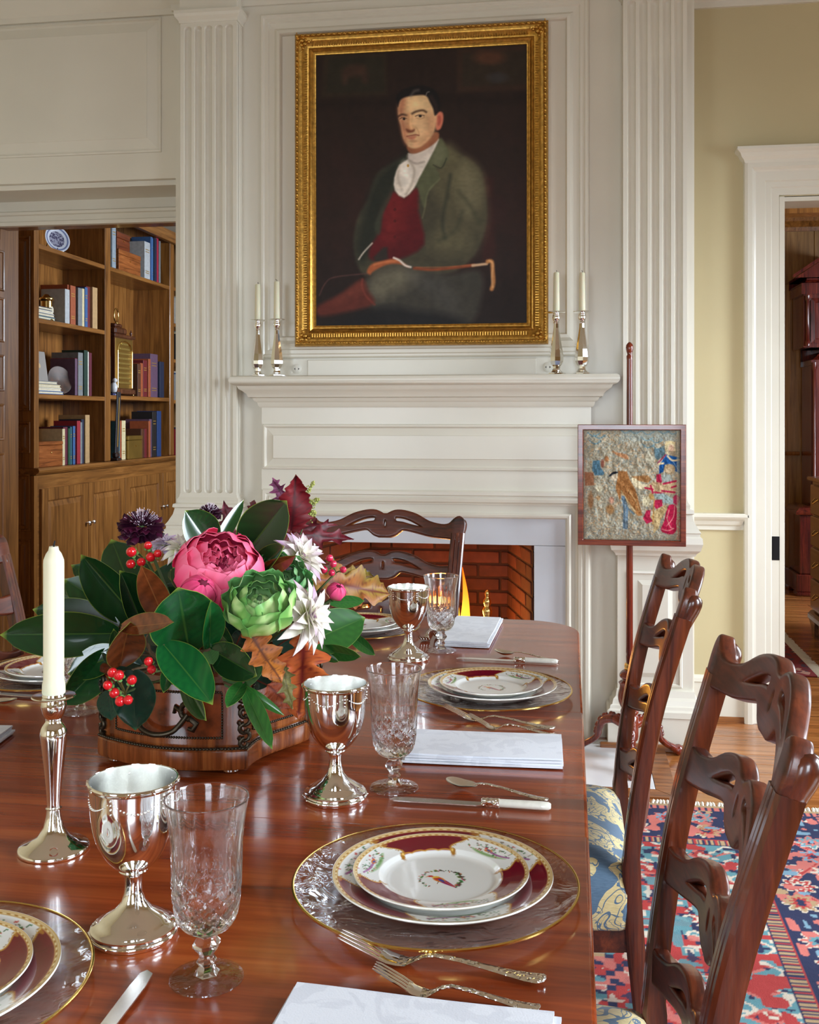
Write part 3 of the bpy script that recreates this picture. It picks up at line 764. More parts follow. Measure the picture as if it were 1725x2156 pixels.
    p.stroke([(768, 600), (766, 650), (775, 680)], 12, (228, 186, 136), 12, .7)
    p.poly([(740, 682), (770, 690), (792, 684), (785, 700), (750, 704)], (104, 54, 38), 8, .9)
    p.stroke([(798, 672), (812, 690), (820, 715)], 4, (160, 112, 80), 8, .6)
    p.stroke([(745, 728), (775, 722), (800, 718), (818, 722)], 6, (120, 52, 42), 5, .9); p.poly([(752, 731), (800, 725), (790, 745), (765, 747)], (176, 104, 82), 8, .8)
    p.ell(785, 757, 26, 8, (160, 112, 82), .8, .6)
    # breeches, boots, crop and hands
    p.poly([(1000, 1560), (1180, 1540), (1200, 1680), (1100, 1880), (700, 1890), (520, 1760), (470, 1640), (520, 1570), (620, 1510), (720, 1500), (860, 1540)], (54, 51, 44), 26)
    p.poly([(510, 1640), (560, 1560), (660, 1510), (760, 1520), (820, 1580), (700, 1660), (560, 1720)], (104, 98, 80), 60, .8)
    p.poly([(760, 1560), (920, 1580), (1020, 1680), (1030, 1800), (900, 1700)], (70, 68, 64), 70, .6)
    p.poly([(600, 1760), (800, 1780), (1040, 1820), (1060, 1900), (300, 1900), (340, 1830)], (22, 21, 22), 40, .9)
    p.poly([(475, 1590), (500, 1650), (545, 1740), (380, 1790), (215, 1815), (190, 1760), (300, 1700), (400, 1640)], (82, 36, 28), 18)
    p.poly([(400, 1640), (470, 1610), (490, 1660), (360, 1720), (290, 1740)], (104, 50, 38), 30, .6)
    p.stroke([(472, 1592), (470, 1640), (500, 1700), (548, 1745)], 9, (116, 52, 42), 9, .8)
    p.stroke([(205, 1690), (240, 1620), (300, 1580), (500, 1558)], 7, (84, 54, 50), 6, .8)
    p.stroke([(790, 1525), (900, 1533), (1040, 1520), (1150, 1506)], 17, (124, 62, 36), 8)
    p.stroke([(800, 1520), (1000, 1516), (1140, 1502)], 4, (166, 96, 60), 5, .7)
    p.stroke([(1142, 1508), (1226, 1498)], 16, (184, 150, 118), 6)
    p.stroke([(1232, 1484), (1256, 1486), (1262, 1540), (1266, 1610), (1256, 1650)], 24, (172, 116, 68), 8); p.stroke([(1240, 1478), (1262, 1500), (1256, 1580), (1262, 1640)], 6, (218, 172, 122), 8, .7)
    p.poly([(500, 1545), (530, 1500), (600, 1480), (680, 1470), (760, 1520), (700, 1500), (620, 1505), (540, 1545), (520, 1565)], (156, 84, 50), 9)
    p.stroke([(545, 1505), (600, 1490), (690, 1478)], 8, (196, 120, 76), 9, .7)
    p.stroke([(665, 1462), (700, 1478), (735, 1508), (768, 1518)], 12, (208, 196, 184), 6)
    p.stroke([(450, 1472), (480, 1430), (532, 1375)], 9, (190, 178, 164), 6, .9)
    p.c = p.c * (.90 + .20 * (.6 * vnoise(Xs, Ys * .7, .03, 51) + .4 * vnoise(Xs * .6, Ys, .08, 52)))[..., None]
    return s2l(np.clip(p.c * 1.14, 0, 255)).reshape(-1, 3)
NXC, NYC = 330, 430
a, b, c, d = FX0 + .089, FX1 - .089, FZ0 + .079, FZ1 - .085
m = MB()
xs = np.linspace(a, b, NXC); zs = np.linspace(c, d, NYC)
m.v = [(x, FY - .012, z) for z in zs for x in xs]
m.f = [(j * NXC + i, j * NXC + i + 1, (j + 1) * NXC + i + 1, (j + 1) * NXC + i) for j in range(NYC - 1) for i in range(NXC - 1)]
m.mi = [0] * len(m.f)
m.build('canvas', vcol('oil_paint', .55, .0, bump=.15, bscale=90, spec=.25), pf, world=True, recalc=False, cols=canvas_colors(NXC, NYC))

# ================================================================== LIBRARY beyond the wide opening
OAKD = OAK
WLIB = plain('library_wall', L(150, 112, 66), .6)
struct(MB().box(-3.75, -3.6, 4.72, 9.3, 0, 2.9).build('wall_library_left', OAKD))
struct(MB().box(-3.75, 0.1, 9.15, 9.3, 0, 2.9).build('wall_library_far', WLIB))
struct(MB().box(-0.05, 0.1, 5.25, 9.15, 0, 2.9).build('wall_library_right', WLIB))
struct(MB().box(-3.75, 0.1, 4.72, 9.3, 2.9, 3.0).build('ceiling', CEIL))
struct(MB().box(-3.75, -3.0, 4.72, 4.84, 0, 2.9).build('wall_library_near', OAKD))
XB = -3.25; DB = .34
YS0, YS1, YS2, YS3, YS4, YS5 = 6.08, 7.02, 7.11, 8.24, 8.33, 9.14
def B(m, name, mat, par, sm=None): return m.build(name, mat, par, smooth=sm, world=True)
# base cabinets with a worktop
base = thing('base_cabinet', 'amber oak base cabinet with raised panel doors under the bookshelves', 'cabinet', (XB, 7.6, 0))
B(MB().box(XB - DB, XB - .004, YS0 - .02, YS5, 0, .955), 'body', OAKY, base)
ys = [6.09, 6.73, 7.33, 8.05, 8.66, 9.13]
SILK = plain('steel_knob', (.8, .8, .8, 1), .25, metal=1)
for i, (a, b) in enumerate(zip(ys[:-1], ys[1:])):
    dr = B(MB().rings(a + .004, b - .004, .09, .868, [(0, 0), (0, .016), (.003, .019), (.075, .019), (.078, .015), (.086, .006), (.118, .016), (.12, .0165)], M=MXp(XB - .004)), 'door', OAK, base)
    ky = b - .035 if i % 2 == 0 else a + .035
    kb = MB().lathe([(.006, 0), (.006, .012), (.014, .02), (.015, .028), (.008, .034), (0, .035)], 14, M=T(XB + .014, ky, .60) @ Matrix.Rotation(R(90), 4, 'Y')).build('knob', SILK, dr, smooth=50)
wt = B(MB().mould([(XB, YS0 - .06), (XB, YS5)], [(-DB, .958), (.012, .958), (.018, .966), (.030, .972), (.034, .985), (.028, 1.0), (-DB, 1.0)], side=1), 'worktop', OAKY, base)
# shelving above
bc = thing('bookcase', 'tall amber oak bookcase with open shelves standing on the base cabinet', 'bookcase', (XB, 7.6, 1.002))
B(MB().box(XB - DB, XB - DB + .02, YS0, YS5, 1.002, 2.75), 'back_panel', OAKD, bc)
for a, b in ((YS1, YS2), (YS3, YS4)):
    B(MB().box(XB - DB, XB - .02, a, a + .04, 1.002, 2.75).box(XB - .02, XB, a, b, 1.002, 2.75, b=.004), 'upright', OAK, bc)
B(MB().box(XB - DB, XB, YS0 - .02, YS0, 1.002, 2.75), 'upright', OAK, bc)
for y0, y1, zz in ((YS0, YS1, (1.46, 1.93, 2.392)), (YS1 + .04, YS3, (1.474, 2.395)), (YS3 + .04, YS5, (1.46, 1.80, 2.10, 2.40))):
    for z in zz: B(MB().box(XB - DB + .021, XB - .002, y0 + .002, y1 - .002, z - .03, z, b=.003), 'shelf', OAKY, bc)
B(MB().box(XB - .02, XB + .01, YS0, YS5, 2.76, 2.85), 'head_board', OAKY, bc)
# panelled pier that closes the bookcase towards the opening
pr = thing('trim_10', None, None, (XB, YS0 - .06, 0), kind='structure')
B(MB().box(XB - DB, XB + .0, YS0 - .06, YS0 - .022, 1.002, 2.62), 'pier', OAK, pr)
B(MB().box(XB - DB, XB + .002, YS0 - .062, YS0 - .021, 0, .955), 'pier_foot', OAK, pr)
for z0, z1 in ((1.10, 1.28), (1.36, 2.42), (.62, .96), (.1, .56)):
    B(MB().rings(XB - .135, XB - .028, z0, z1, [(-.006, 0), (-.004, .006), (.004, .006), (.010, -.002), (.02, -.004), (.034, .004), (.036, .005)], M=MY(YS0 - .0625)), 'recessed_panel', OAK, pr)
# open folding door leaf
dl = thing('door_1', None, None, (-2.765, 4.9, 0), kind='structure')
B(MB().prism([(4.47, .01), (4.935, .01), (4.935, 2.325), (4.765, 2.325), (4.765, 2.18), (4.47, 2.18)], -.037, 0, M=MXp(-2.748)), 'leaf', OAK, dl)
for i, (z0, z1) in enumerate(((.15, .62), (.72, 1.14), (1.2, 1.38), (1.44, 1.62), (1.68, 1.90), (1.93, 2.13))):
    B(MB().rings(4.52, 4.795, z0, z1, [(0, 0), (.004, .006), (.01, .005), (.016, -.004), (.03, -.004), (.05, .004)], M=MXp(-2.747)), 'panel', OAK, dl)

# ------------------------------------------------------------------ books and keepsakes
PAPER = plain('book_paper', L(214, 202, 176), .8, var=.08, vscale=60)
def bookmat(c): return plain('cloth_%d_%d_%d' % c, L(*c), .55, var=.12, vscale=40, bump=.1, bscale=200)
GOLDF = plain('gold_foil', L(206, 168, 88), .4, metal=.7)
COLN = {}
def book(y, z, wd, ht, dp, c, cname, where, lean=0.0, xo=0.0, flat=False, foil=False, group=None, prefix=''):
    """spine faces +X; y is the near edge of the spine"""
    lab = ('%s%s %s book %s' % (prefix, 'thick' if wd > .042 else ('slim' if wd < .02 else 'upright') if not flat else 'flat-lying', cname, where))
    b = thing('book', lab, 'book', (XB - .012 - xo, y + wd / 2, z), group='books in the library')
    mt = bookmat(c)
    mb = MB().box(-dp, 0, -wd / 2, wd / 2, 0, ht)
    # cover: spine and two boards round the page block
    cv = MB().box(-.004, 0, -wd / 2, wd / 2, 0, ht, b=.0015).box(-dp, -.004, -wd / 2, -wd / 2 + .003, 0, ht).box(-dp, -.004, wd / 2 - .003, wd / 2, 0, ht)
    cv.build('cover', mt, b)
    MB().box(-dp + .004, -.004, -wd / 2 + .003, wd / 2 - .003, .004, ht - .004).build('pages', PAPER, b)
    if foil:
        fm = MB()
        for zf in (.15, .2, .72, .78): fm.box(-.001, .0006, -wd * .32, wd * .32, ht * zf, ht * zf + .006)
        fm.build('foil_band', GOLDF, b)['kind'] = 'stuff'
    if flat: b.rotation_euler = (R(90), 0, 0); b.location.z = z + wd / 2; b.location.y = y + ht
    elif lean: b.rotation_euler = (lean, 0, 0)
    return b
def YX(px, X=XB):
    t = (px - CX) / F_PX; d = X / (t * cT - sT); return d * cT + t * d * sT
DW = (1, 'row')
def row(z, where, items):
    """items: (px0, px1, height, colour, colour name, foil)"""
    seen = {}
    for p0, p1, ht, c, cn, fo in items:
        y0, y1 = YX(p0), YX(p1)
        book(y0 + .001, z + .001, y1 - y0 - .002, ht, random.uniform(.15, .2), c, cn, where, foil=fo, xo=random.uniform(0, .02))
Zpx = lambda zx: zx / 3.7825
RED, DRED, MAR, BRN, RUST, BLU, NAVY, GRN, DGRN, GRY, LGR, TAN, BLK, WHT, PUR, CRM, TEAL = (150, 30, 44), (104, 26, 32), (92, 24, 44), (84, 48, 28), (156, 78, 44), (56, 92, 142), (26, 36, 62), (42, 84, 58), (24, 52, 42), (120, 122, 124), (176, 178, 180), (176, 142, 98), (28, 26, 28), (214, 210, 200), (96, 70, 92), (208, 192, 150), (52, 100, 112)
row(1.93, 'on the shelf under the blue and white plate', [
    (Zpx(535), Zpx(572), .225, LGR, 'pale grey', False), (Zpx(574), Zpx(584), .262, RUST, 'rust orange', False), (Zpx(586), Zpx(628), .26, RUST, 'rust brown leather', True), (Zpx(638), Zpx(672), .255, GRY, 'grey', False), (Zpx(674), Zpx(692), .258, CRM, 'cream', False),
    (Zpx(694), Zpx(716), .272, BLU, 'blue', True), (Zpx(720), Zpx(752), .285, DRED, 'dark red', False), (Zpx(754), Zpx(793), .287, TAN, 'faded tan', False)])
row(1.46, 'on the shelf beside the grey portfolio', [
    (Zpx(612), Zpx(632), .245, PUR, 'plum', False), (Zpx(633), Zpx(650), .25, RED, 'red', False), (Zpx(652), Zpx(690), .292, GRY, 'grey green', True), (Zpx(692), Zpx(722), .312, DGRN, 'dark green', False), (Zpx(724), Zpx(738), .305, WHT, 'white', False), (Zpx(740), Zpx(762), .30, MAR, 'maroon', False)])
row(1.0, 'on the worktop beside the low wooden box', [
    (Zpx(516), Zpx(538), .238, CRM, 'cream gilt', True), (Zpx(540), Zpx(575), .25, MAR, 'maroon', False), (Zpx(577), Zpx(590), .24, GRN, 'green', False), (Zpx(591), Zpx(604), .25, TEAL, 'teal', True), (Zpx(606), Zpx(626), .255, BLU, 'blue', True), (Zpx(628), Zpx(656), .29, RED, 'crimson', False),
    (Zpx(658), Zpx(676), .28, GRY, 'grey', False), (Zpx(678), Zpx(698), .30, NAVY, 'navy', False), (Zpx(703), Zpx(738), .33, TAN, 'tall tan', False)])
row(2.395, 'on the high shelf behind the small wooden boxes', [
    (Zpx(886), Zpx(912), .33, LGR, 'pale grey', True), (Zpx(914), Zpx(944), .335, (140, 150, 160), 'slate grey', True), (Zpx(1168), Zpx(1212), .29, LGR, 'blue and white', True), (Zpx(1216), Zpx(1232), .345, BLU, 'blue', False), (Zpx(1234), Zpx(1250), .345, (70, 110, 160), 'light blue', True),
    (Zpx(1252), Zpx(1270), .352, NAVY, 'navy', False), (Zpx(1272), Zpx(1290), .36, (160, 30, 60), 'crimson', False), (Zpx(1292), Zpx(1304), .345, GRY, 'grey', False)])
row(1.474, 'on the shelf beside the brass clock', [
    (Zpx(886), Zpx(912), .28, DGRN, 'dark green', False), (Zpx(1118), Zpx(1144), .25, BRN, 'brown gilt', True), (Zpx(1146), Zpx(1166), .26, RUST, 'rust', False), (Zpx(1168), Zpx(1200), .285, DRED, 'dark red', True), (Zpx(1202), Zpx(1220), .30, RUST, 'orange brown', True), (Zpx(1228), Zpx(1286), .345, PUR, 'purple grey', True), (Zpx(1288), Zpx(1322), .29, NAVY, 'navy', False)])
row(1.0, 'on the worktop under the brass clock', [
    (Zpx(944), Zpx(972), .285, TEAL, 'grey teal', True), (Zpx(974), Zpx(998), .29, RUST, 'rust orange', False), (Zpx(1000), Zpx(1030), .29, CRM, 'cream gilt', True), (Zpx(1148), Zpx(1170), .225, BRN, 'brown', False), (Zpx(1172), Zpx(1192), .225, DRED, 'dark red', False), (Zpx(1196), Zpx(1212), .285, RUST, 'orange', False), (Zpx(1214), Zpx(1234), .30, PUR, 'violet', False),
    (Zpx(1244), Zpx(1276), .36, BLK, 'black gilt', True), (Zpx(1280), Zpx(1312), .365, (28, 58, 110), 'royal blue', False)])
for z0, cc in ((1.0, (RED, NAVY, TAN)), (1.46, (LGR, BLU, WHT)), (1.80, (BLK, CRM, GRY)), (2.10, (WHT, LGR, TAN))):
    for i, c in enumerate(cc):
        book(8.40 + i * .05, z0 + .001, .045, .215 + .015 * i, .18, c, ('first', 'second', 'third')[i] and {RED: 'red', NAVY: 'navy', TAN: 'tan', LGR: 'pale grey', BLU: 'blue', WHT: 'white', BLK: 'black', CRM: 'cream', GRY: 'grey'}[c], 'behind the fluted pilaster edge, %s' % {1.0: 'on the worktop', 1.46: 'on the low shelf', 1.80: 'on the middle shelf', 2.10: 'on the upper shelf'}[z0])
# flat stacks
for k, (z, c, cn, ln) in enumerate(((1.461, BLU, 'blue', .34), (1.482, WHT, 'white', .31), (1.503, CRM, 'cream', .30), (1.524, GRY, 'grey', .26))):
    b = thing('book', '%s book lying %s of the flat pile beside the plum books' % (cn, ('lowest', 'second', 'third', 'uppermost')[k]), 'book', (XB - .02, 6.10 + ln / 2, z), group='books in the library')
    MB().box(-.2, 0, -ln / 2, ln / 2, 0, .004).box(-.2, 0, -ln / 2, ln / 2, .016, .020).build('cover', bookmat(c), b)
    MB().box(-.197, -.003, -ln / 2 + .004, ln / 2 - .004, .004, .016).build('pages', PAPER, b)
for k, (z, c, cn, ln) in enumerate(((1.931, TEAL, 'teal', .23), (1.951, GRY, 'grey', .22), (1.971, WHT, 'white', .21), (1.991, NAVY, 'navy', .19))):
    b = thing('book', '%s book lying %s of the flat pile beside the brass lantern clock' % (cn, ('lowest', 'second', 'third', 'uppermost')[k]), 'book', (XB - .02, 6.10 + ln / 2, z), group='books in the library')
    MB().box(-.18, 0, -ln / 2, ln / 2, 0, .004).box(-.18, 0, -ln / 2, ln / 2, .015, .019).build('cover', bookmat(c), b)
    MB().box(-.177, -.003, -ln / 2 + .004, ln / 2 - .004, .004, .015).build('pages', PAPER, b)
# blue and white plate on the top shelf
CH = NT('transfer_china'); vv = CH.coords(kind='Object'); ln_ = CH.n('VectorMath'); ln_.operation = 'LENGTH'; CH.link(vv, ln_.inputs[0])
pat = CH.noise(vv, 90, 3); inner = CH.mix(CH.math('GREATER_THAN', pat, .5), L(70, 66, 96), L(150, 150, 170))
CH.set(col=CH.mix(CH.math('LESS_THAN', ln_.outputs['Value'], .055), CH.mix(CH.math('LESS_THAN', CH.math('ABSOLUTE', CH.math('SUBTRACT', ln_.outputs['Value'], .076)), .005), L(206, 210, 222), L(110, 120, 160)), inner), rough=.2)
pl = thing('display_plate', 'blue and white transfer plate standing on the top library shelf', 'plate', (XB - .10, YX(Zpx(505)) + .10, 2.394))
MB().lathe([(0, .0), (.05, 0), (.062, .006), (.088, .013), (.09, .015), (.088, .016), (.062, .009), (.05, .004), (0, .004)], 40).build('dish', CH.m, pl, smooth=40)
bpy.data.objects['dish'].location = (0, 0, .094); bpy.data.objects['dish'].rotation_euler = (T(0, 0, 0) @ RZ(R(-32)) @ Matrix.Rotation(R(76), 4, 'Y')).to_euler()
MB().tube([(-.05, -.05, 0), (.03, -.05, .0), (.035, -.05, .03)], .003, 6).tube([(-.05, .05, 0), (.03, .05, 0), (.035, .05, .03)], .003, 6).tube([(-.05, -.05, 0), (-.06, 0, .1), (-.05, .05, 0)], .003, 6).build('wire_stand', BLACK, pl)
# wooden boxes
BOXW = wood('box_satinwood', L(96, 48, 20), L(160, 90, 44), L(190, 116, 62), 'y', 1.4, .3, .4)
def lidbox(p0, p1, z, h, lab, mat, dp=.16, lid=.3, xo=.0):
    y0, y1 = YX(p0), YX(p1)
    b = thing('wooden_box', lab, 'box', (XB - .01 - xo, (y0 + y1) / 2, z)); hw = (y1 - y0) / 2
    MB().box(-dp, 0, -hw, hw, 0, h * (1 - lid), b=.003).build('body', mat, b); MB().box(-dp - .002, .002, -hw - .002, hw + .002, h * (1 - lid) + .002, h, b=.004).build('lid', mat, b)
    MB().lathe([(.006, 0), (.006, .004), (0, .006)], 10, M=T(.001, 0, h * .55) @ Matrix.Rotation(R(90), 4, 'Y')).build('escutcheon', BRASS, b)
lidbox(Zpx(322), Zpx(512), 1.001, .16, 'low flamed wooden box with pale lid on the library worktop', BOXW, lid=.16)
lidbox(Zpx(958), Zpx(1130), 2.396, .155, 'inlaid orange wooden box on the high library shelf', BOXW, lid=.25)
lidbox(Zpx(975), Zpx(1075), 2.552, .135, 'small red brown box stacked on the inlaid orange box', wood('box_mahogany', L(70, 26, 14), L(120, 54, 28), L(150, 76, 42), 'y', 1.4, .3, .4), lid=.35, dp=.12, xo=.03)
lidbox(Zpx(1034), Zpx(1143), 1.001, .175, 'brass bound casket between the books on the library worktop', plain('casket_brass', L(140, 112, 52), .3, metal=.6, var=.2), lid=.2)
pt = MB().box(-.006, .006, -.095, .095, 0, .195, b=.002); pb = thing('portfolio', 'grey cloth portfolio with faded crest leaning on the flat books', 'portfolio', (XB - .11, YX(Zpx(376)) + .12, 1.546))
pt.build('board', plain('grey_cloth', L(150, 142, 136), .8, var=.06), pb); MB().lathe([(.016, 0), (.016, .001), (0, .001)], 16, M=T(.006, 0, .1) @ Matrix.Rotation(R(90), 4, 'Y')).build('crest', plain('faded_gold', L(196, 168, 128), .6), pb); pb.rotation_euler = (0, R(-8), 0)
# lantern clock
lc = thing('lantern_clock', 'small round brass lantern clock among the library books', 'clock', (XB - .06, YX(Zpx(440)), 1.931))
MB().lathe([(.042, 0), (.044, .006), (.036, .014), (.036, .125), (.044, .133), (.046, .14), (.044, .146), (.03, .15), (.012, .17), (0, .172)], 20).build('case', BRASS, lc, smooth=40)
MB().lathe([(.022, 0), (.022, .002), (0, .002)], 16, M=T(.036, 0, .07) @ Matrix.Rotation(R(90), 4, 'Y')).build('dial', plain('dial_white', L(222, 214, 190), .4), lc)
# bracket clock with stepped brass pipe front
y0, y1 = YX(Zpx(950)), YX(Zpx(1100)); cw = (y1 - y0) / 2
bk = thing('bracket_clock', 'brass and wood bracket clock with arched slatted front and carrying handle', 'clock', (XB - .10, (y0 + y1) / 2, 1.475))
CLKW = wood('clock_wood', L(52, 26, 16), L(86, 46, 30), L(120, 72, 50), 'z', 1.4, .25, .5)
MB().box(-.09, .075, -cw * 1.1, cw * 1.1, .012, .05, b=.006).build('plinth', CLKW, bk)
MB().box(-.075, .06, -cw * .95, cw * .95, .05, .43).build('case', CLKW, bk)
MB().box(.059, .064, -cw * .9, cw * .9, .055, .425, b=.002).build('front_plate', plain('dull_brass', L(150, 118, 58), .35, metal=.75), bk)
for i in range(9):
    hw_ = cw * .62 * (1 if i < 6 else (1, .85, .55)[i - 6])
    MB().box(0, .012, -hw_, hw_, 0, .018, b=.004, M=T(.064, 0, .085 + i * .036) @ Matrix.Rotation(R(-25), 4, 'Y')).build('brass_slat', plain('bright_brass', L(226, 204, 120), .22, metal=.85), bk)
arch_p = [(-cw * .75, .06), (-cw * .75, .33)] + [(-cw * .75 * math.cos(a), .33 + .075 * math.sin(a)) for a in np.linspace(0, math.pi, 9)[1:-1]] + [(cw * .75, .33), (cw * .75, .06)]
MB().tube([(.068, y, z) for y, z in arch_p], .006, 6).build('arch_bezel', BRASS, bk, smooth=60)
MB().box(-.09, .075, -cw * 1.08, cw * 1.08, .43, .455, b=.006).box(-.055, .045, -cw * .6, cw * .6, .455, .51, b=.014).box(-.035, .025, -cw * .35, cw * .35, .51, .54, b=.01).build('caddy_top', CLKW, bk)
MB().tube([(0, .035 * math.cos(a), .55 + .052 + .05 * math.sin(a)) for a in np.linspace(-1.2, math.pi + 1.2, 16)], .006, 8).lathe([(.018, .538), (.018, .548), (.008, .556), (0, .557)], 12).build('handle', BRASS, bk, smooth=60)
MB().lathe([(.008, 0), (.008, .01), (.012, .018), (.008, .03), (.003, .045), (0, .046)], 10, M=T(.05, cw * .9, .455)).build('finial', CLKW, bk, smooth=50)
for sx, sy in ((.06, -1), (.06, 1), (-.075, -1), (-.075, 1)): MB().sphere((sx, sy * cw, .008), .009, 8, 6).build('foot', BRASS, bk, smooth=60)
# framed strip leaning on the worktop, white figurine, dark dish
st = thing('easel_frame', 'tall narrow dark frame with gold strip on a small easel, library worktop', 'frame', (XB + .0, YX(Zpx(925)), 1.001))
MB().box(-.006, .006, -.03, .03, .05, .50, b=.003, M=Matrix.Rotation(R(-5), 4, 'X')).build('frame', plain('frame_dark', L(40, 40, 46), .4), st)
MB().box(.006, .008, -.006, .006, .1, .46, M=Matrix.Rotation(R(-5), 4, 'X')).build('gold_strip', GOLDF, st)
MB().box(-.03, .026, -.036, .036, 0, .02, b=.004).box(-.02, .018, -.03, .03, .02, .06, b=.01).build('easel_base', plain('easel_wood', L(48, 30, 26), .4), st)
fg = thing('figurine', 'small white and blue porcelain bird figurine beside the bracket clock', 'figurine', (XB - .03, YX(Zpx(938)), 1.475))
MB().lathe([(.03, 0), (.03, .01), (.02, .016), (0, .016)], 14).build('base', plain('cobalt', L(70, 72, 120), .2), fg, smooth=40)
MB().sphere((0, 0, .055), .03, 12, 8, sc=(.9, .8, 1.4)).sphere((.008, 0, .108), .018, 10, 7).tube([(.02, 0, .108), (.036, 0, .104)], [.005, .001], 6).build('body', plain('porcelain_grey', L(206, 206, 210), .2), fg, smooth=60)
ds = thing('turned_dish', 'dark tortoiseshell round dish standing on edge on the library shelf', 'dish', (XB - .10, YX(Zpx(520)) + .10, 1.461))
MB().lathe([(0, 0), (.065, .004), (.092, .016), (.094, .020), (.090, .020), (.062, .01), (0, .006)], 32, M=T(0, 0, .096) @ RZ(R(-25)) @ Matrix.Rotation(R(76), 4, 'Y')).build('dish', plain('tortoiseshell', L(70, 38, 18), .5, var=.6, vscale=22), ds, smooth=40)

# ================================================================== HALL beyond the doorway
HW = wood('hall_board', L(112, 78, 40), L(154, 114, 64), L(180, 138, 84), 'z', 0.7, 0.45, 0.1, 0.08)
YH_ = 8.55
struct(MB().box(.3, 3.6, YH_, YH_ + .12, 0, 3.1).build('wall_hall_far', OAKD))
wh = bpy.data.objects['wall_hall_far']
x = 1.40; r_ = random.Random(8)
while x < 2.6:
    wd = r_.choice((.22, .26, .19)); B(MB().box(x + .0015, x + wd - .0015, YH_ - .02, YH_, .0, 2.80, b=.003), 'wall_board', HW, wh); x += wd
MB().mould([(1.3, YH_ - .02), (3.3, YH_ - .02)], [(0, 2.76), (.02, 2.76), (.03, 2.79), (.07, 2.83), (.09, 2.87), (.09, 2.90), (0, 2.90)]).build('wood_cornice', OAK, wh)
MB().mould([(1.3, YH_ - .02), (1.76, YH_ - .02)], [(0, 1.02), (.05, 1.02), (.06, 1.035), (.05, 1.05), (0, 1.05)]).build('wall_ledge', OAK, wh)
MB().box(1.3, 3.3, YH_ - .04, YH_ - .02, 0, .16).build('skirting', OAK, wh)
struct(MB().box(3.3, 3.45, YR + .15, YH_, 0, 3.1).build('wall_hall_right', WLIB))
struct(MB().box(.3, .5, 5.0, YH_, 0, 3.1).build('wall_hall_left', WLIB))
struct(MB().box(.3, 3.45, YR + .15, YH_ + .1, 2.92, 3.05).build('ceiling', CEIL))
struct(MB().box(.5, 3.3, 6.9, 7.05, 2.60, 2.92).build('trim_11', OAK))
# scalloped hanging shelf edge on the board wall
sc_ = [(1.415, 1.10)] + [(1.455 + .012 * (i % 2), 1.10 + i * .035) for i in range(48)] + [(1.415, 1.10 + 47 * .035)]
hs = thing('hanging_rack', 'tall narrow oak rack with scalloped edge hung on the board wall', 'rack', (1.44, YH_ - .03, 1.10))
V = MB().prism([(a, b) for a, b in sc_], .012, .03, M=MY(YH_ - .02)); V.build('side_board', OAK, hs, world=True); MB().box(1.30, 1.42, YH_ - .07, YH_ - .03, 1.10, 1.13).build('ledge', OAK, hs, world=True)
# tall case clock
CW = wood('tall_clock_mahogany', L(40, 10, 8), L(84, 24, 16), L(116, 44, 26), 'z', 1.0, .22, .6)
tc = thing('longcase_clock', 'tall mahogany longcase clock with brass dial and pointed hood against the board wall', 'clock', (1.955, 8.26, 0.0))
MB().box(-.31, .31, -.22, .2, 0.03, .16, b=.008).box(-.28, .28, -.19, .19, .16, .60, b=.006).build('base', CW, tc)
MB().mould([(-.28, .19), (-.28, -.19), (.28, -.19), (.28, .19)], [(0, .60), (.03, .60), (.034, .615), (.02, .63), (.0, .65), (-.06, .66)]).build('base_moulding', CW, tc)
for fx in (-.31, .19):
    for fy in (-.22, .08): MB().box(fx, fx + .12, fy, fy + .12, 0, .035, b=.01).build('foot', CW, tc)
MB().box(-.185, .185, -.13, .19, .65, 1.74).build('trunk', CW, tc)
dr = MB().rings(-.11, .11, .78, 1.66, [(0, 0), (.002, .008), (.012, .009), (.02, .006)], M=MY(-.13)).build('trunk_door', CW, tc)
for q in (-1, 1): MB().lathe([(.022, .68), (.022, .72), (.014, .73), (.013, 1.66), (.022, 1.68), (.022, 1.72)], 12, M=T(q * .165, -.14, 0)).build('quarter_column', CW, tc, smooth=40)
MB().mould([(-.185, .19), (-.185, -.13), (.185, -.13), (.185, .19)], [(-.01, 1.70), (0, 1.70), (.01, 1.74), (.05, 1.77), (.075, 1.80), (.075, 1.83), (-.01, 1.83)], side=-1).build('hood_moulding', CW, tc)
MB().box(-.25, .25, -.18, .19, 1.83, 2.22).build('hood', CW, tc)
MB().rings(-.20, .20, 1.86, 2.19, [(0, 0), (0, .012), (.028, .016), (.034, .010)], M=MY(-.18)).build('dial_door', CW, tc)
dn = NT('clock_dial_brass'); nn = dn.noise(dn.coords(), 30, 4); dn.set(col=dn.ramp(nn, [(.35, L(58, 52, 30)), (.6, L(150, 134, 78))]), rough=.35, metal=.5)
MB().box(-.165, .165, -.186, -.184, 1.895, 2.155).build('dial', dn.m, tc)
MB().lathe([(.135, 0), (.135, .003), (.105, .003), (.105, 0)], 40, closed=True, M=T(0, -.186, 2.025) @ Matrix.Rotation(R(90), 4, 'X')).build('chapter_ring', plain('silvered_ring', L(170, 164, 140), .35, metal=.5), tc)
for a, l_ in ((2.2, .07), (.5, .1)): MB().tube([(0, -.192, 2.025), (math.cos(a) * l_, -.192, 2.025 + math.sin(a) * l_)], .003, 5).build('hand', BLACK, tc)
for q in (-1, 1): MB().lathe([(.02, 1.84), (.02, 1.87), (.013, 1.88), (.012, 2.17), (.02, 2.18), (.02, 2.21)], 12, M=T(q * .225, -.195, 0)).build('hood_column', CW, tc, smooth=40)
MB().box(-.27, .27, -.21, .19, 2.22, 2.30).mould([(-.27, .19), (-.27, -.21), (.27, -.21), (.27, .19)], [(-.01, 2.29), (.0, 2.29), (.03, 2.31), (.045, 2.33), (.045, 2.34), (-.01, 2.34)], side=-1).build('hood_cornice', CW, tc)
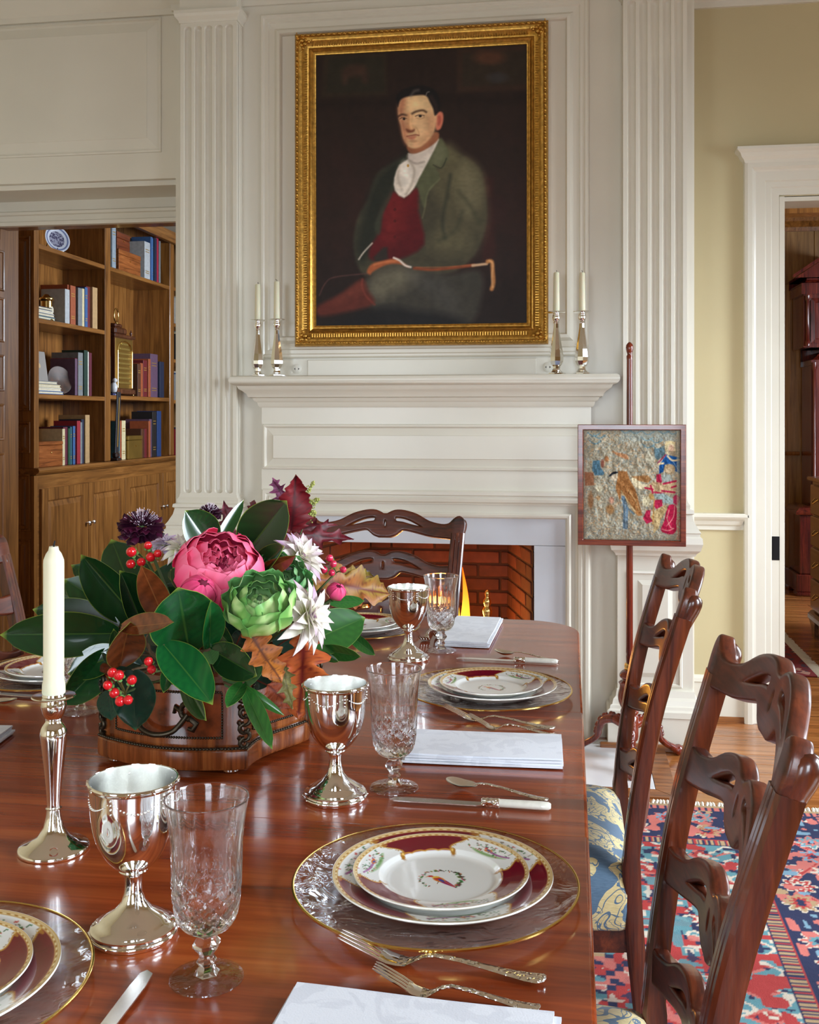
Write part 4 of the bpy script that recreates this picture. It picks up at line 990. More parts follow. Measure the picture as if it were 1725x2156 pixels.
MB().prism([(-.315, 2.34), (.315, 2.34), (0, 2.55)], -.19, .21, M=MY(0)).prism([(-.335, 2.335), (-.335, 2.36), (0, 2.585), (0, 2.55)], .20, .24, M=MY(0)).prism([(.335, 2.335), (.335, 2.36), (0, 2.585), (0, 2.55)], .20, .24, M=MY(0)).build('pediment', CW, tc)
# chest of drawers
CD = wood('chest_walnut', L(48, 26, 14), L(92, 54, 30), L(124, 80, 46), 'y', 1.0, .25, .4)
cd = thing('chest_of_drawers', 'walnut chest of drawers with bracket feet standing in the hall', 'chest', (1.712, 6.25, 0))
MB().box(-.25, .27, -.45, .43, .13, .93).build('carcass', CD, cd)
MB().box(-.28, .28, -.47, .45, .93, .955, b=.006).build('top', CD, cd)
for i in range(4):
    z0 = .16 + i * .19
    d_ = MB().rings(-.43, .41, z0, z0 + .178, [(0, 0), (0, .012), (.006, .018), (.01, .018)], M=MXm(-.25)).build('drawer', CD, cd)
    for yy in (-.25, .23): MB().tube([(-.272, yy - .04, z0 + .1), (-.292, yy - .03, z0 + .08), (-.295, yy, z0 + .075), (-.292, yy + .03, z0 + .08), (-.272, yy + .04, z0 + .1)], .004, 6).build('handle', BRASS, d_, smooth=60)
MB().mould([(-.25, .43), (-.25, -.45)], [(0, .10), (.03, .10), (.028, .125), (.012, .14), (0, .145)], side=1).build('base_moulding', CD, cd)
for yy in (-.45, .27):
    MB().prism([(yy, 0), (yy + .06, 0), (yy + .09, .06), (yy + .16, .10), (yy + .16, .13), (yy, .13)], 0, .025, M=MXm(-.25)).build('bracket_foot', CD, cd)
    MB().box(.2, .26, yy, yy + .06, 0, .13).build('bracket_foot', CD, cd)
ps = thing('plant_stand', 'small dark wooden stand beside the longcase clock', 'stand', (1.49, 8.2, 0))
MB().box(-.07, .09, -.08, .08, .50, .52, b=.004).build('top', CW, ps)
for sx in (-.06, .06):
    for sy in (-.06, .06): MB().lathe([(.010, 0), (.008, .02), (.012, .2), (.010, .48), (.012, .50)], 8, M=T(sx, sy, 0)).build('leg', CW, ps, smooth=50)
# hall rug with pale fringe
hr_ = NT('hall_rug'); vv = hr_.coords(); n1 = hr_.noise(vv, 26, 2); n2 = hr_.noise(vv, 9, 2)
hc = hr_.mix(hr_.math('GREATER_THAN', n1, .56), L(122, 30, 34), L(64, 44, 60)); hc = hr_.mix(hr_.math('GREATER_THAN', n2, .60), hc, L(176, 130, 112)); hr_.set(col=hc, rough=.95)
hg = thing('hall_rug', 'red patterned hall rug with pale fringe on dark floorboards', 'rug', (.66, 6.55, .001))
MB().box(-.14, .58, -1.0, 1.0, 0, .006, b=.002).build('pile', hr_.m, hg)
fr_ = MB()
for i in range(130):
    y = -1.0 + i * 2.0 / 130; j = r_.uniform(-.006, .006)
    fr_.tube([(.578, y, .004), (.60, y + j, .004), (.635 + j, y + 2 * j, .002)], [.004, .006, .003], 5)
fo = fr_.build('fringe', plain('rug_fringe', L(196, 182, 160), .95), hg); fo['kind'] = 'stuff'

# ================================================================== RUG under the table
RX0, RX1, RY0, RY1 = -2.07, .84, -.95, 3.63
def rug_colors(X, Y):
    NAVYc, REDc, PINK, TEALc, IVORY, TANc, LBLU = (34, 42, 74), (170, 52, 52), (198, 106, 98), (86, 140, 150), (208, 196, 178), (172, 144, 106), (112, 150, 172)
    p = Paint(X, Y, REDc)
    dx = np.minimum(X - RX0, RX1 - X); dy = np.minimum(Y - RY0, RY1 - Y); d = np.minimum(dx, dy)
    along = np.where(dx < dy, Y, X)
    n = vnoise(X + 9, Y + 9, 14, 3); n2 = vnoise(X + 9, Y + 9, 30, 4)
    # field: red ground, teal and ivory angular medallions with stepped outlines
    cell = .36; u = ((X + 3) / cell) % 1 - .5; v = ((Y + 3) / cell + .5 * (np.floor((X + 3) / cell) % 2)) % 1 - .5
    st = np.floor(np.abs(u) * 16) / 16 + np.floor(np.abs(v) * 16) / 16
    par = (np.floor((X + 3) / cell) + np.floor((Y + 3) / cell)) % 3
    p.over((st < .47), TANc); p.over((st < .45), NAVYc); p.over((st < .40) & (par == 0), TEALc); p.over((st < .40) & (par == 1), REDc); p.over((st < .40) & (par == 2), PINK)
    p.over((st < .26), NAVYc); p.over((st < .23), REDc); p.over((st < .23) & (par == 1), LBLU); p.over((st < .12), NAVYc); p.over((st < .06), TANc)
    au, av = np.abs(u), np.abs(v)
    p.over((np.abs(au - av) < .018) & (st > .3) & (st < .75), IVORY); p.over((np.maximum(np.abs(au - .36), np.abs(av - .36)) < .06), TEALc); p.over((np.maximum(np.abs(au - .36), np.abs(av - .36)) < .03), IVORY)
    p.over((np.abs(np.hypot(au - .30, av - .12) - .05) < .014), IVORY); p.over((np.hypot(au - .12, av - .32) < .035), NAVYc)
    n5 = vnoise(X + 9, Y + 9, 52, 14); p.over(((n5 > .78)) * .9, IVORY); p.over(((n5 < .2)) * .85, NAVYc); p.over(((n2 > .74)) * .9, TEALc); p.over(((n2 < .2)) * .9, PINK)
    bw = .40
    # teal band, guard stripes and navy main border with rosettes and vines
    def band(a, b, col): p.over(((d >= a) & (d < b)), col)
    band(.33, .50, TEALc)
    w1 = (along / .11) % 1 - .5; c1 = (d - .415) / .085
    p.over(((d >= .33) & (d < .50)) & (np.abs(w1) + np.abs(c1) * .5 < .34), PINK); p.over(((d >= .33) & (d < .50)) & (np.abs(w1) + np.abs(c1) * .5 < .24), REDc)
    p.over(((d >= .33) & (d < .50)) & (np.abs(np.abs(c1) - .55 - .3 * np.sin(along * 57)) < .07), IVORY); p.over(((d >= .33) & (d < .50)) & (n5 > .74), IVORY); p.over(((d >= .33) & (d < .50)) & (n5 < .22), NAVYc); p.over(((d >= .33) & (d < .50)) & (n2 > .74), REDc)
    band(.30, .335, TANc); p.over(((d >= .30) & (d < .335)) & (((along * 62) % 1) < .38), NAVYc); p.over(((d >= .30) & (d < .335)) & (((along * 31 + .3) % 1) < .18), REDc)
    band(.335, .341, NAVYc); band(.294, .30, REDc); band(.287, .294, NAVYc)
    band(.05, .287, NAVYc)
    m = (d >= .05) & (d < .287); per = .42; w2 = (along / per) % 1 - .5; c2 = (d - .168) / per
    vine = np.abs(c2 - .13 * np.sin(along / per * 2 * math.pi))
    p.over(m & (vine < .030), PINK); p.over(m & (vine < .012), REDc)
    for k, (wo, co, col1, col2) in enumerate(((-.25, .10, REDc, IVORY), (.25, -.10, LBLU, REDc), (0, .14, PINK, TEALc), (-.5, -.14, TEALc, PINK), (.5, -.14, TEALc, PINK), (-.02, -.13, IVORY, LBLU), (.48, .14, TANc, REDc), (-.48, .14, TANc, REDc))):
        rr = np.hypot(w2 - wo, c2 - co); an = np.arctan2(c2 - co, w2 - wo); pet = .085 + .022 * np.cos(an * 8)
        p.over(m & (rr < pet + .018), PINK if k % 2 else IVORY); p.over(m & (rr < pet), col1); p.over(m & (rr < pet * .62), col2); p.over(m & (rr < pet * .3), NAVYc)
    p.over(m & (n2 > .70) * 1, PINK); p.over(m & (n2 < .17), LBLU); p.over(m & (n > .78) & (n2 > .5), TANc)
    band(.02, .05, PINK); p.over(((d >= .02) & (d < .05)) & (((along * 45) % 1) < .4), NAVYc); band(.0, .02, TANc)
    # abrash: slight banding of the dye
    p.c *= (0.92 + .16 * vnoise(X * 0 + 1, Y + 9, 9, 6))[..., None]
    p.c = p.c * .86 + (.14 * np.array((150, 128, 116)))
    return s2l(np.clip(p.c, 0, 255))
xs = np.concatenate([np.linspace(RX0, -.05, 120), np.linspace(-.045, RX1, 210)]); ys = np.concatenate([np.linspace(RY0, .85, 90), np.linspace(.86, RY1, 480)])
XX, YY = np.meshgrid(xs, ys); nx, ny = len(xs), len(ys)
rug = thing('oriental_rug', 'red and navy oriental rug with cream fringe under the dining table', 'rug', (-.617, 1.34, 0))
m = MB(); zz = .010 + .0008 * vnoise(XX + 5, YY + 5, 60, 8)
m.v = list(zip(XX.ravel().tolist(), YY.ravel().tolist(), zz.ravel().tolist()))
m.f = [(j * nx + i, j * nx + i + 1, (j + 1) * nx + i + 1, (j + 1) * nx + i) for j in range(ny - 1) for i in range(nx - 1)]; m.mi = [0] * len(m.f)
m.build('pile', vcol('rug_wool', .95, bump=.5, bscale=420, spec=.1), rug, world=True, recalc=False, cols=rug_colors(XX, YY).reshape(-1, 3))
MB().box(RX0, RX1, RY0, RY1, .001, .0098).build('backing', plain('rug_back', L(150, 110, 90), .95), rug, world=True)
fm = MB(); r_ = random.Random(2)
for yy, sg in ((RY1, 1), (RY0, -1)):
    n = 230 if sg > 0 else 110
    for i in range(n):
        x = RX0 + (RX1 - RX0) * (i + .5) / n; j = r_.uniform(-.012, .012)
        fm.tube([(x, yy - sg * .006, .009), (x + j * .5, yy + sg * .015, .012), (x + j, yy + sg * .032, .004)], [.004, .006, .003], 5)
fo = fm.build('fringe', plain('cotton_fringe', L(226, 220, 204), .95), rug, world=True); fo['kind'] = 'stuff'

# ================================================================== DINING TABLE
TZ = .76
TX0, TX1, TY0, TY1 = -1.255, .020, .70, 2.875
TABLE = wood('table_mahogany', L(96, 34, 13), L(142, 60, 25), L(170, 84, 38), 'x', 0.6, 0.22, 0.28, 0.06, bump=.05, coatr=.07, fine=.32)
tb = thing('dining_table', 'long polished mahogany dining table with rounded end corners', 'table', ((TX0 + TX1) / 2, (TY0 + TY1) / 2, 0))
def corner(cx, cy, r, a0, a1, n=10): return [(cx + r * math.cos(a), cy + r * math.sin(a)) for a in np.linspace(a0, a1, n)]
rc = .15
boards = [corner(TX0 + rc, TY0 + rc, rc, math.pi, 1.5 * math.pi) + corner(TX1 - rc, TY0 + rc, rc, 1.5 * math.pi, 2 * math.pi) + [(TX1, 1.3962), (TX0, 1.3962)],
          [(TX0, 1.3978), (TX1, 1.3978), (TX1, 1.9852), (TX0, 1.9852)],
          [(TX0, 1.9868), (TX1, 1.9868)] + corner(TX1 - rc, TY1 - rc, rc, 0, math.pi / 2) + [(-.35, TY1 + .008), (-.617, TY1 + .012), (-.88, TY1 + .008)] + corner(TX0 + rc, TY1 - rc, rc, math.pi / 2, math.pi)]
for b in boards:
    V, Fc = plate(b, [], .024, .005, 2); o = MB().add(V, Fc, T(0, 0, TZ - .012)).build('leaf_board', TABLE, tb, smooth=40, world=True)
MB().box(TX0 + .09, TX1 - .09, TY0 + .12, TY0 + .14, .655, .735).box(TX0 + .09, TX1 - .09, TY1 - .16, TY1 - .14, .655, .735).box(TX0 + .09, TX0 + .11, TY0 + .14, TY1 - .16, .655, .735).box(TX1 - .11, TX1 - .09, TY0 + .14, TY1 - .16, .655, .735).build('apron', TABLE, tb, world=True)
MB().box(-.70, -.53, TY0 + .14, TY1 - .16, .70, .735).build('runner', MAHOG, tb, world=True)
for py in (1.12, 2.27):
    MB().lathe([(.10, .14), (.11, .16), (.09, .20), (.06, .24), (.075, .32), (.095, .38), (.085, .44), (.05, .50), (.055, .60), (.09, .66), (.12, .70)], 24, M=T(-.617, py, 0)).build('pedestal', MAHOG, tb, smooth=50, world=True)
    for a in (35, 145, 215, 325):
        dx, dy = math.cos(R(a)), math.sin(R(a))
        pts = spline([(-.617 + dx * q, py + dy * q, z) for q, z in ((.05, .19), (.14, .185), (.25, .12), (.34, .045), (.40, .036))], 5)
        MB().tube(pts, [.034 - .012 * i / (len(pts) - 1) for i in range(len(pts))], 8).build('splayed_leg', MAHOG, tb, smooth=60, world=True)

# ================================================================== CHAIRS
def seat_mat():
    t = NT('damask_seat'); v = t.coords((1, 1, 1))
    n = t.noise(v, 14, 1.0, .4, .8)
    gold = t.math('GREATER_THAN', n, .475)
    fr = t.math('FRACT', t.math('MULTIPLY', n, 11.0)); ln = t.math('LESS_THAN', fr, .17)
    n3 = t.noise(v, 30, 1, .4, 1.2); ln2 = t.math('LESS_THAN', t.math('ABSOLUTE', t.math('SUBTRACT', n3, .5)), .018)
    wv = t.noise(t.coords((500, 60, 500)), 1, 2)
    gcol = t.mix(wv, L(180, 158, 104), L(222, 204, 152)); bcol = t.mix(wv, L(58, 84, 108), L(92, 118, 140))
    msk = t.math('MULTIPLY', gold, t.math('SUBTRACT', 1.0, t.math('MAXIMUM', ln, ln2)))
    t.set(col=t.mix(msk, bcol, gcol), rough=.75, normal=t.bump(t.math('ADD', msk, t.math('MULTIPLY', wv, .8)), .5, .002), sheen=.2)
    return t.m
DAMASK = seat_mat()
def slat_outline(xe, ear):
    up = [(.007, .050), (.03, .059), (.06, .059), (.10, .050), (.14, .033), (.18, .026)]
    lo = [(.15, .0), (.10, .009), (.06, .015), (.046, .009), (.034, .001), (.018, -.004)]
    if ear: up += [(.205, .029), (.222, .042), (.236, .048), (.248, .040), (.251, .024), (.246, .004), (.236, -.014), (.215, -.004)]
    else: up += [(xe, .026)]; lo = [(xe, -.004)] + lo
    half = up + lo
    sm = lambda P: [(p.x, p.y) for p in spline([(a, b, 0) for a, b in P], 3)]
    right = sm(half)
    return right + [(-x, y) for x, y in reversed(right)]
def slat_holes():
    s = [(.030, .046), (.060, .045), (.095, .034), (.128, .0175), (.090, .0215), (.056, .0285), (.032, .032)]
    sl = [(p.x, p.y) for p in spline([(a, b, 0) for a, b in s], 3, True)]
    ov = [(.0075 * math.cos(a), .027 + .013 * math.sin(a)) for a in np.linspace(0, 2 * math.pi, 13)[:-1]]
    return [sl, [(-x, y) for x, y in reversed(sl)], ov]
post_path = spline([(.195, -.262, 0), (.197, -.225, .2), (.203, -.205, .43), (.210, -.207, .55), (.222, -.240, .76), (.233, -.292, .945)], 6)
def post_at(z):
    for a, b in zip(post_path[:-1], post_path[1:]):
        if a.z <= z <= b.z: return a.lerp(b, (z - a.z) / (b.z - a.z))
    return post_path[-1]
def strips(V, Fc, xm, n):
    bm = bmesh.new(); vs = [bm.verts.new(v) for v in V]
    for f in Fc:
        try: bm.faces.new([vs[i] for i in f])
        except ValueError: pass
    bmesh.ops.remove_doubles(bm, verts=bm.verts, dist=1e-5)
    for i in range(1, n):
        bmesh.ops.bisect_plane(bm, geom=list(bm.verts) + list(bm.edges) + list(bm.faces), plane_co=(-xm + 2 * xm * i / n, 0, 0), plane_no=(1, 0, 0))
    bm.verts.index_update(); out = [v.co.copy() for v in bm.verts], [[v.index for v in f.verts] for f in bm.faces]
    bm.free(); return out
def make_chair(label):
    c = thing('dining_chair', label, 'chair', (0, 0, 0), group='ladder-back dining chairs')
    sec = [(-.019, -.014), (.019, -.014), (.021, -.008), (.021, .010), (.017, .0145), (.008, .0145), (.006, .012), (.004, .0150), (-.004, .0150), (-.006, .012), (-.008, .0145), (-.017, .0145), (-.021, .010), (-.021, -.008)]
    for q in (-1, 1):
        m = MB(); V = []; n = len(sec); P = post_path
        for i, p in enumerate(P):
            t = (P[min(i + 1, len(P) - 1)] - P[max(i - 1, 0)]).normalized(); xa = Vector((1, 0, 0)); ya = t.cross(xa).normalized() * -1
            ya = Vector((0, t.z, -t.y)).normalized()
            k = 1.0 if p.z > .3 else .92
            V += [Vector((q * p.x, p.y, p.z)) + xa * (a * k) + ya * (b * k * (1.15 if p.z < .5 else 1)) for a, b in sec]
        Fc = [(i * n + k, i * n + (k + 1) % n, (i + 1) * n + (k + 1) % n, (i + 1) * n + k) for i in range(len(P) - 1) for k in range(n)] + [tuple(range(n)), tuple((len(P) - 1) * n + k for k in range(n))]
        m.add(V, Fc).build('back_post', MAHOG, c, smooth=35)
        e = post_path[-1]
        # scrolled ear on top of the post
        m = MB().tube(spline([(q * (e.x - .002), e.y + .006, e.z - .02), (q * (e.x + .002), e.y - .006, e.z + .006), (q * (e.x + .007), e.y - .016, e.z + .028), (q * (e.x + .004), e.y - .02, e.z + .040)], 4), [.018, .019, .0195, .020, .0205, .021, .021, .0205, .020, .0185, .016, .011, .004], 12, flat=.85)
        m.build('post_ear', MAHOG, c, smooth=60)
    for k, z in enumerate((.928, .803, .668, .532)):
        pz = post_at(min(z + .02, .94)); pz0 = post_at(z - .06)
        rake = math.atan2(-(pz.y - pz0.y), pz.z - pz0.z)
        xe = pz.x - .010
        V, Fc = strips(*plate([(x, y * 1.22) for x, y in slat_outline(xe, k == 0)], [[(x, y * 1.22) for x, y in h] for h in slat_holes()], .023, .005, 2), .25, 40)
        bow = .034 if k == 0 else .030
        W = []
        for v in V:
            yb = -bow * (1 - (v.x / xe) ** 2) if abs(v.x) < xe else 0.0
            dz = v.y; tk = v.z
            W.append((v.x, pz.y + yb - math.sin(rake) * (dz - .012) + math.cos(rake) * tk, z + .008 + math.cos(rake) * dz + math.sin(rake) * tk))
        MB().add(W, Fc).build('pierced_slat' if k else 'top_rail', MAHOGX, c, smooth=35)
    # seat frame, upholstery, legs and stretchers
    def ol(ins, z, n=10):
        f_, r_, yb, yf = .275 - ins, .222 - ins, -.200 + ins, .265 - ins
        pts = []
        for (cx, cy, a0) in ((f_ - .04, yf - .04, 0), (-f_ + .04, yf - .04, 90), (-r_ + .02, yb + .02, 180), (r_ - .02, yb + .02, 270)):
            rr = .04 if cy > 0 else .02
            pts += [(cx + rr * math.cos(R(a0 + 90 * i / n)), cy + rr * math.sin(R(a0 + 90 * i / n)), z) for i in range(n + 1)]
        return pts
    m = MB(); lv = [(.004, .372), (0, .378), (-.004, .41), (-.005, .44), (0, .466), (.012, .482), (.035, .494), (.07, .503), (.11, .508), (.16, .510)]
    rows = [ol(i, z) for i, z in lv]; n = len(rows[0])
    V = [p for r in rows for p in r] + [(0, .03, .511)]
    Fc = [(i * n + k, i * n + (k + 1) % n, (i + 1) * n + (k + 1) % n, (i + 1) * n + k) for i in range(len(rows) - 1) for k in range(n)] + [((len(rows) - 1) * n + k, (len(rows) - 1) * n + (k + 1) % n, len(V) - 1) for k in range(n)] + [tuple(range(n))]
    m.add(V, Fc).build('seat', DAMASK, c, smooth=70)
    MB().box(-.21, .21, -.195, -.17, .33, .373).build('seat_rail', MAHOGX, c)
    MB().box(-.262, .262, .23, .252, .33, .373).build('seat_rail', MAHOGX, c)
    for q in (-1, 1):
        a, b = Vector((q * .20, -.19, .35)), Vector((q * .255, .24, .35))
        MB().add([(q * .19, -.19, .33), (q * .212, -.19, .33), (q * .265, .245, .33), (q * .243, .245, .33), (q * .19, -.19, .373), (q * .212, -.19, .373), (q * .265, .245, .373), (q * .243, .245, .373)], [(0, 1, 2, 3), (7, 6, 5, 4), (0, 4, 5, 1), (1, 5, 6, 2), (2, 6, 7, 3), (3, 7, 4, 0)]).build('side_rail', MAHOGX, c)
        MB().box(q * .25 - .021, q * .25 + .021, .212, .254, 0, .372, b=.004).build('front_leg', MAHOG, c, smooth=35)
        MB().tube([(q * .198, -.225, .16), (q * .25, .23, .16)], .012, 4).build('stretcher', MAHOGX, c)
    MB().tube([(-.225, .02, .16), (.225, .02, .16)], .011, 4).build('stretcher', MAHOGX, c)
    return c
ch1 = make_chair('mahogany ladder-back chair tucked under the table next to the pole screen'); ch1.location = (-.092, 2.150, .0110); ch1.rotation_euler = (0, 0, R(90))
ch2 = copy_tree(ch1, loc=(-.088, 1.270, .0110), rotz=R(90), label='mahogany ladder-back chair at the plate set with forks and knife farthest from the fireplace')
ch3 = copy_tree(ch1, loc=(-.570, 2.905, .0110), rotz=R(180), label='mahogany ladder-back chair at the table end with its back to the fireplace')
ch4 = copy_tree(ch1, loc=(-1.15, 2.275, .0110), rotz=R(-90), label='mahogany ladder-back chair on the library side of the table')

# ================================================================== GLASS, CHINA, SILVER
def thin_glass(name, tint, rough=.02, bump=0.0, bscale=20, fac_min=.04):
    t = NT(name); tr = t.n('BsdfTransparent'); tr.inputs[0].default_value = tint
    gl = t.n('BsdfGlossy'); gl.inputs['Roughness'].default_value = rough; gl.inputs[0].default_value = (1, 1, 1, 1)
    fz = t.n('LayerWeight'); fz.inputs[0].default_value = .5
    if bump:
        bn = t.bump(t.noise(t.coords(), bscale, 2, .5, .6), bump, .01); t.link(bn, gl.inputs['Normal']); t.link(bn, fz.inputs['Normal'])
    mx = t.n('MixShader'); t.link(t.math('MAXIMUM', t.math('POWER', fz.outputs['Facing'], 4.0), fac_min), mx.inputs[0]); t.link(tr.outputs[0], mx.inputs[1]); t.link(gl.outputs[0], mx.inputs[2])
    t.link(mx.outputs[0], t.t.nodes['Material Output'].inputs[0]); t.t.nodes.remove(t.b); return t.m
CHGLASS = thin_glass('charger_glass', (.90, .91, .93, 1), .05, .55, 26, .07)
ct = NT('crystal'); ct.set(col=(1, 1, 1, 1), rough=0.0, trans=1.0, ior=1.46)
_tr = ct.n('BsdfTransparent'); _mx = ct.n('MixShader'); _mx.inputs[0].default_value = .12
ct.link(ct.b.outputs[0], _mx.inputs[1]); ct.link(_tr.outputs[0], _mx.inputs[2]); ct.link(_mx.outputs[0], ct.t.nodes['Material Output'].inputs[0]); CRYSTAL = ct.m
FOOTGL = thin_glass('crystal_foot', (.93, .94, .96, 1), .02, .15, 60, .06)
GOLD = plain('bright_gold', (.86, .60, .18, 1), .18, metal=1.0)

def china_paint(X, Y, seed):
    MARc, GOLDc, CREAM = (112, 8, 32), (190, 138, 52), (238, 239, 236)
    Rr = np.hypot(X, Y); A = np.arctan2(Y, X)
    p = Paint(X, Y, CREAM)
    p.over(np.clip((Rr - .685) / .01, 0, 1) * np.clip((.958 - Rr) / .01, 0, 1), MARc)
    cent = [R(49), R(169), R(289)]
    da = np.full(X.shape, 9.0)
    for c in cent: da = np.minimum(da, np.abs((A - c + math.pi) % (2 * math.pi) - math.pi))
    # white reserves between the maroon segments with scrolled gold edges
    edge = R(31) + R(5.5) * np.sin((Rr - .68) * 15 + .6) - .0
    k = (da - edge) * Rr
    p.over(np.clip(-k / .01 + .5, 0, 1) * (Rr > .66), CREAM)
    band = (Rr > .66) & (Rr < .955)
    p.over(band * np.clip(1.4 - np.abs(k) / .016, 0, 1), GOLDc); p.over(band * np.clip(1 - np.abs(k + .034) / .010, 0, 1) * (np.sin(Rr * 90) > -.3), (150, 98, 34))
    p.over(band * np.clip(1 - np.abs(k + .012) / .006, 0, 1), (238, 204, 124))
    # scalloped gold line inside the maroon
    sc = .688 + .014 * np.abs(np.sin(A * 13)); on = np.clip((da - edge + .04) / .02, 0, 1)
    p.over(on * np.clip(1.3 - np.abs(Rr - sc) / .008, 0, 1), GOLDc)
    for c in cent:
        for sgn in (-1, 1):
            e = c + sgn * R(33)
            p.ell(.685 * math.cos(e), .685 * math.sin(e), .045, .028, (160, 106, 36), .4, .95, e + .4 * sgn); p.ell(.70 * math.cos(e + sgn * .02), .70 * math.sin(e + sgn * .02), .018, .012, (238, 200, 110), .5, .9, e)
            e = c + sgn * R(28)
            p.ell(.93 * math.cos(e), .93 * math.sin(e), .04, .016, (176, 122, 44), .4, .9, e + math.pi / 2)
    # chain border at the lip
    p.over(np.clip(1.3 - np.abs(Rr - .966) / .008, 0, 1), (232, 208, 150)); p.over((np.abs(Rr - .966) < .007) * (np.sin(A * 75) > .0), (176, 128, 56))
    for rr in (.954, .978): p.over(np.clip(1.2 - np.abs(Rr - rr) / .005, 0, 1), GOLDc)
    p.over(np.clip(1.4 - np.abs(Rr - .992) / .006, 0, 1), (200, 160, 84))
    rg = random.Random(seed)
    def loc(c, t, n): return (math.cos(c) * (.81 + n) - math.sin(c) * t, math.sin(c) * (.81 + n) + math.cos(c) * t)
    for ci, c in enumerate(cent):
        flip = 1 if ci != 1 else -1
        p.poly([loc(c, a, b) for a, b in ((-.28, -.02), (-.1, -.075), (.12, -.085), (.24, -.05), (.1, -.045), (-.12, -.035))], (116, 160, 88), .03, .9)
        for _ in range(52):
            t, n = rg.uniform(-.30, .32), rg.uniform(-.06, .095)
            q = loc(c, t, n); p.ell(q[0], q[1], rg.uniform(.010, .02), rg.uniform(.006, .011), rg.choice(((52, 112, 62), (96, 140, 70), (52, 112, 62), (190, 60, 50), (86, 66, 44))), .5, .85, rg.uniform(0, 3))
        for _ in range(6):
            t, n = rg.uniform(-.26, .28), rg.uniform(-.03, .07); q0 = loc(c, t, n); q1 = loc(c, t + rg.uniform(-.07, .07), n + rg.uniform(.01, .05)); p.stroke([q0, q1], .006, (88, 62, 40), .006, .9, 1)
        body = [loc(c, flip * a, b) for a, b in ((-.30, .012), (-.16, -.008), (-.02, .0))]; p.stroke(body, .024, (120, 60, 130), .012); p.stroke(body, .010, (206, 120, 160), .01, .8)
        q = loc(c, flip * .03, .012); p.ell(q[0], q[1], .055, .026, (212, 118, 52), .4, 1, c + math.pi / 2 + .2); p.ell(q[0] + .005, q[1], .030, .014, (70, 84, 170), .5, .9, c + math.pi / 2)
        q = loc(c, flip * .085, .035); p.ell(q[0], q[1], .018, .015, (196, 48, 60), .4); q2 = loc(c, flip * .10, .05); p.ell(q2[0], q2[1], .010, .008, (80, 70, 160), .4)
    # bird and wreath in the middle
    for k_ in range(90):
        a = rg.uniform(R(-55), R(250)); rr = .235 + rg.uniform(-.022, .022) + (.03 * rg.random() if abs(a) < .9 else 0)
        wgt = 1.8 if abs(a) < 1.0 else 1.0
        p.ell(rr * math.cos(a), rr * math.sin(a) * .96, rg.uniform(.010, .020) * wgt, rg.uniform(.006, .012) * wgt, rg.choice(((58, 120, 60), (58, 120, 60), (110, 150, 70), (176, 62, 96), (196, 96, 50), (74, 60, 50))), .5, .85, rg.uniform(0, 3))
    p.poly([(-.02, .0), (.06, -.03), (.19, -.19), (.15, -.18), (.0, -.075)], (150, 36, 96), .015); p.stroke([(.03, -.04), (.17, -.18)], .012, (226, 120, 60), .01, .9, 1)
    p.ell(-.02, -.01, .085, .052, (222, 128, 44), .25, 1, -.7); p.ell(-.035, .005, .05, .034, (196, 56, 48), .3, .9, -.6); p.ell(.01, -.035, .05, .024, (66, 70, 158), .3, .9, -.8); p.ell(-.065, .045, .045, .026, (236, 190, 76), .3, .9, .3)
    p.ell(-.125, .062, .034, .022, (206, 62, 50), .3, 1, .2); p.stroke([(-.15, .05), (-.175, .035)], .012, (210, 150, 60), .01, 1, 1); p.ell(-.13, .068, .006, .006, (20, 20, 20), .4)
    p.stroke([(-.02, -.06), (-.03, -.12)], .008, (120, 84, 50), .006, 1, 1)
    return s2l(np.clip(p.c, 0, 255))
PORC = vcol('porcelain_glaze', .12, .4)
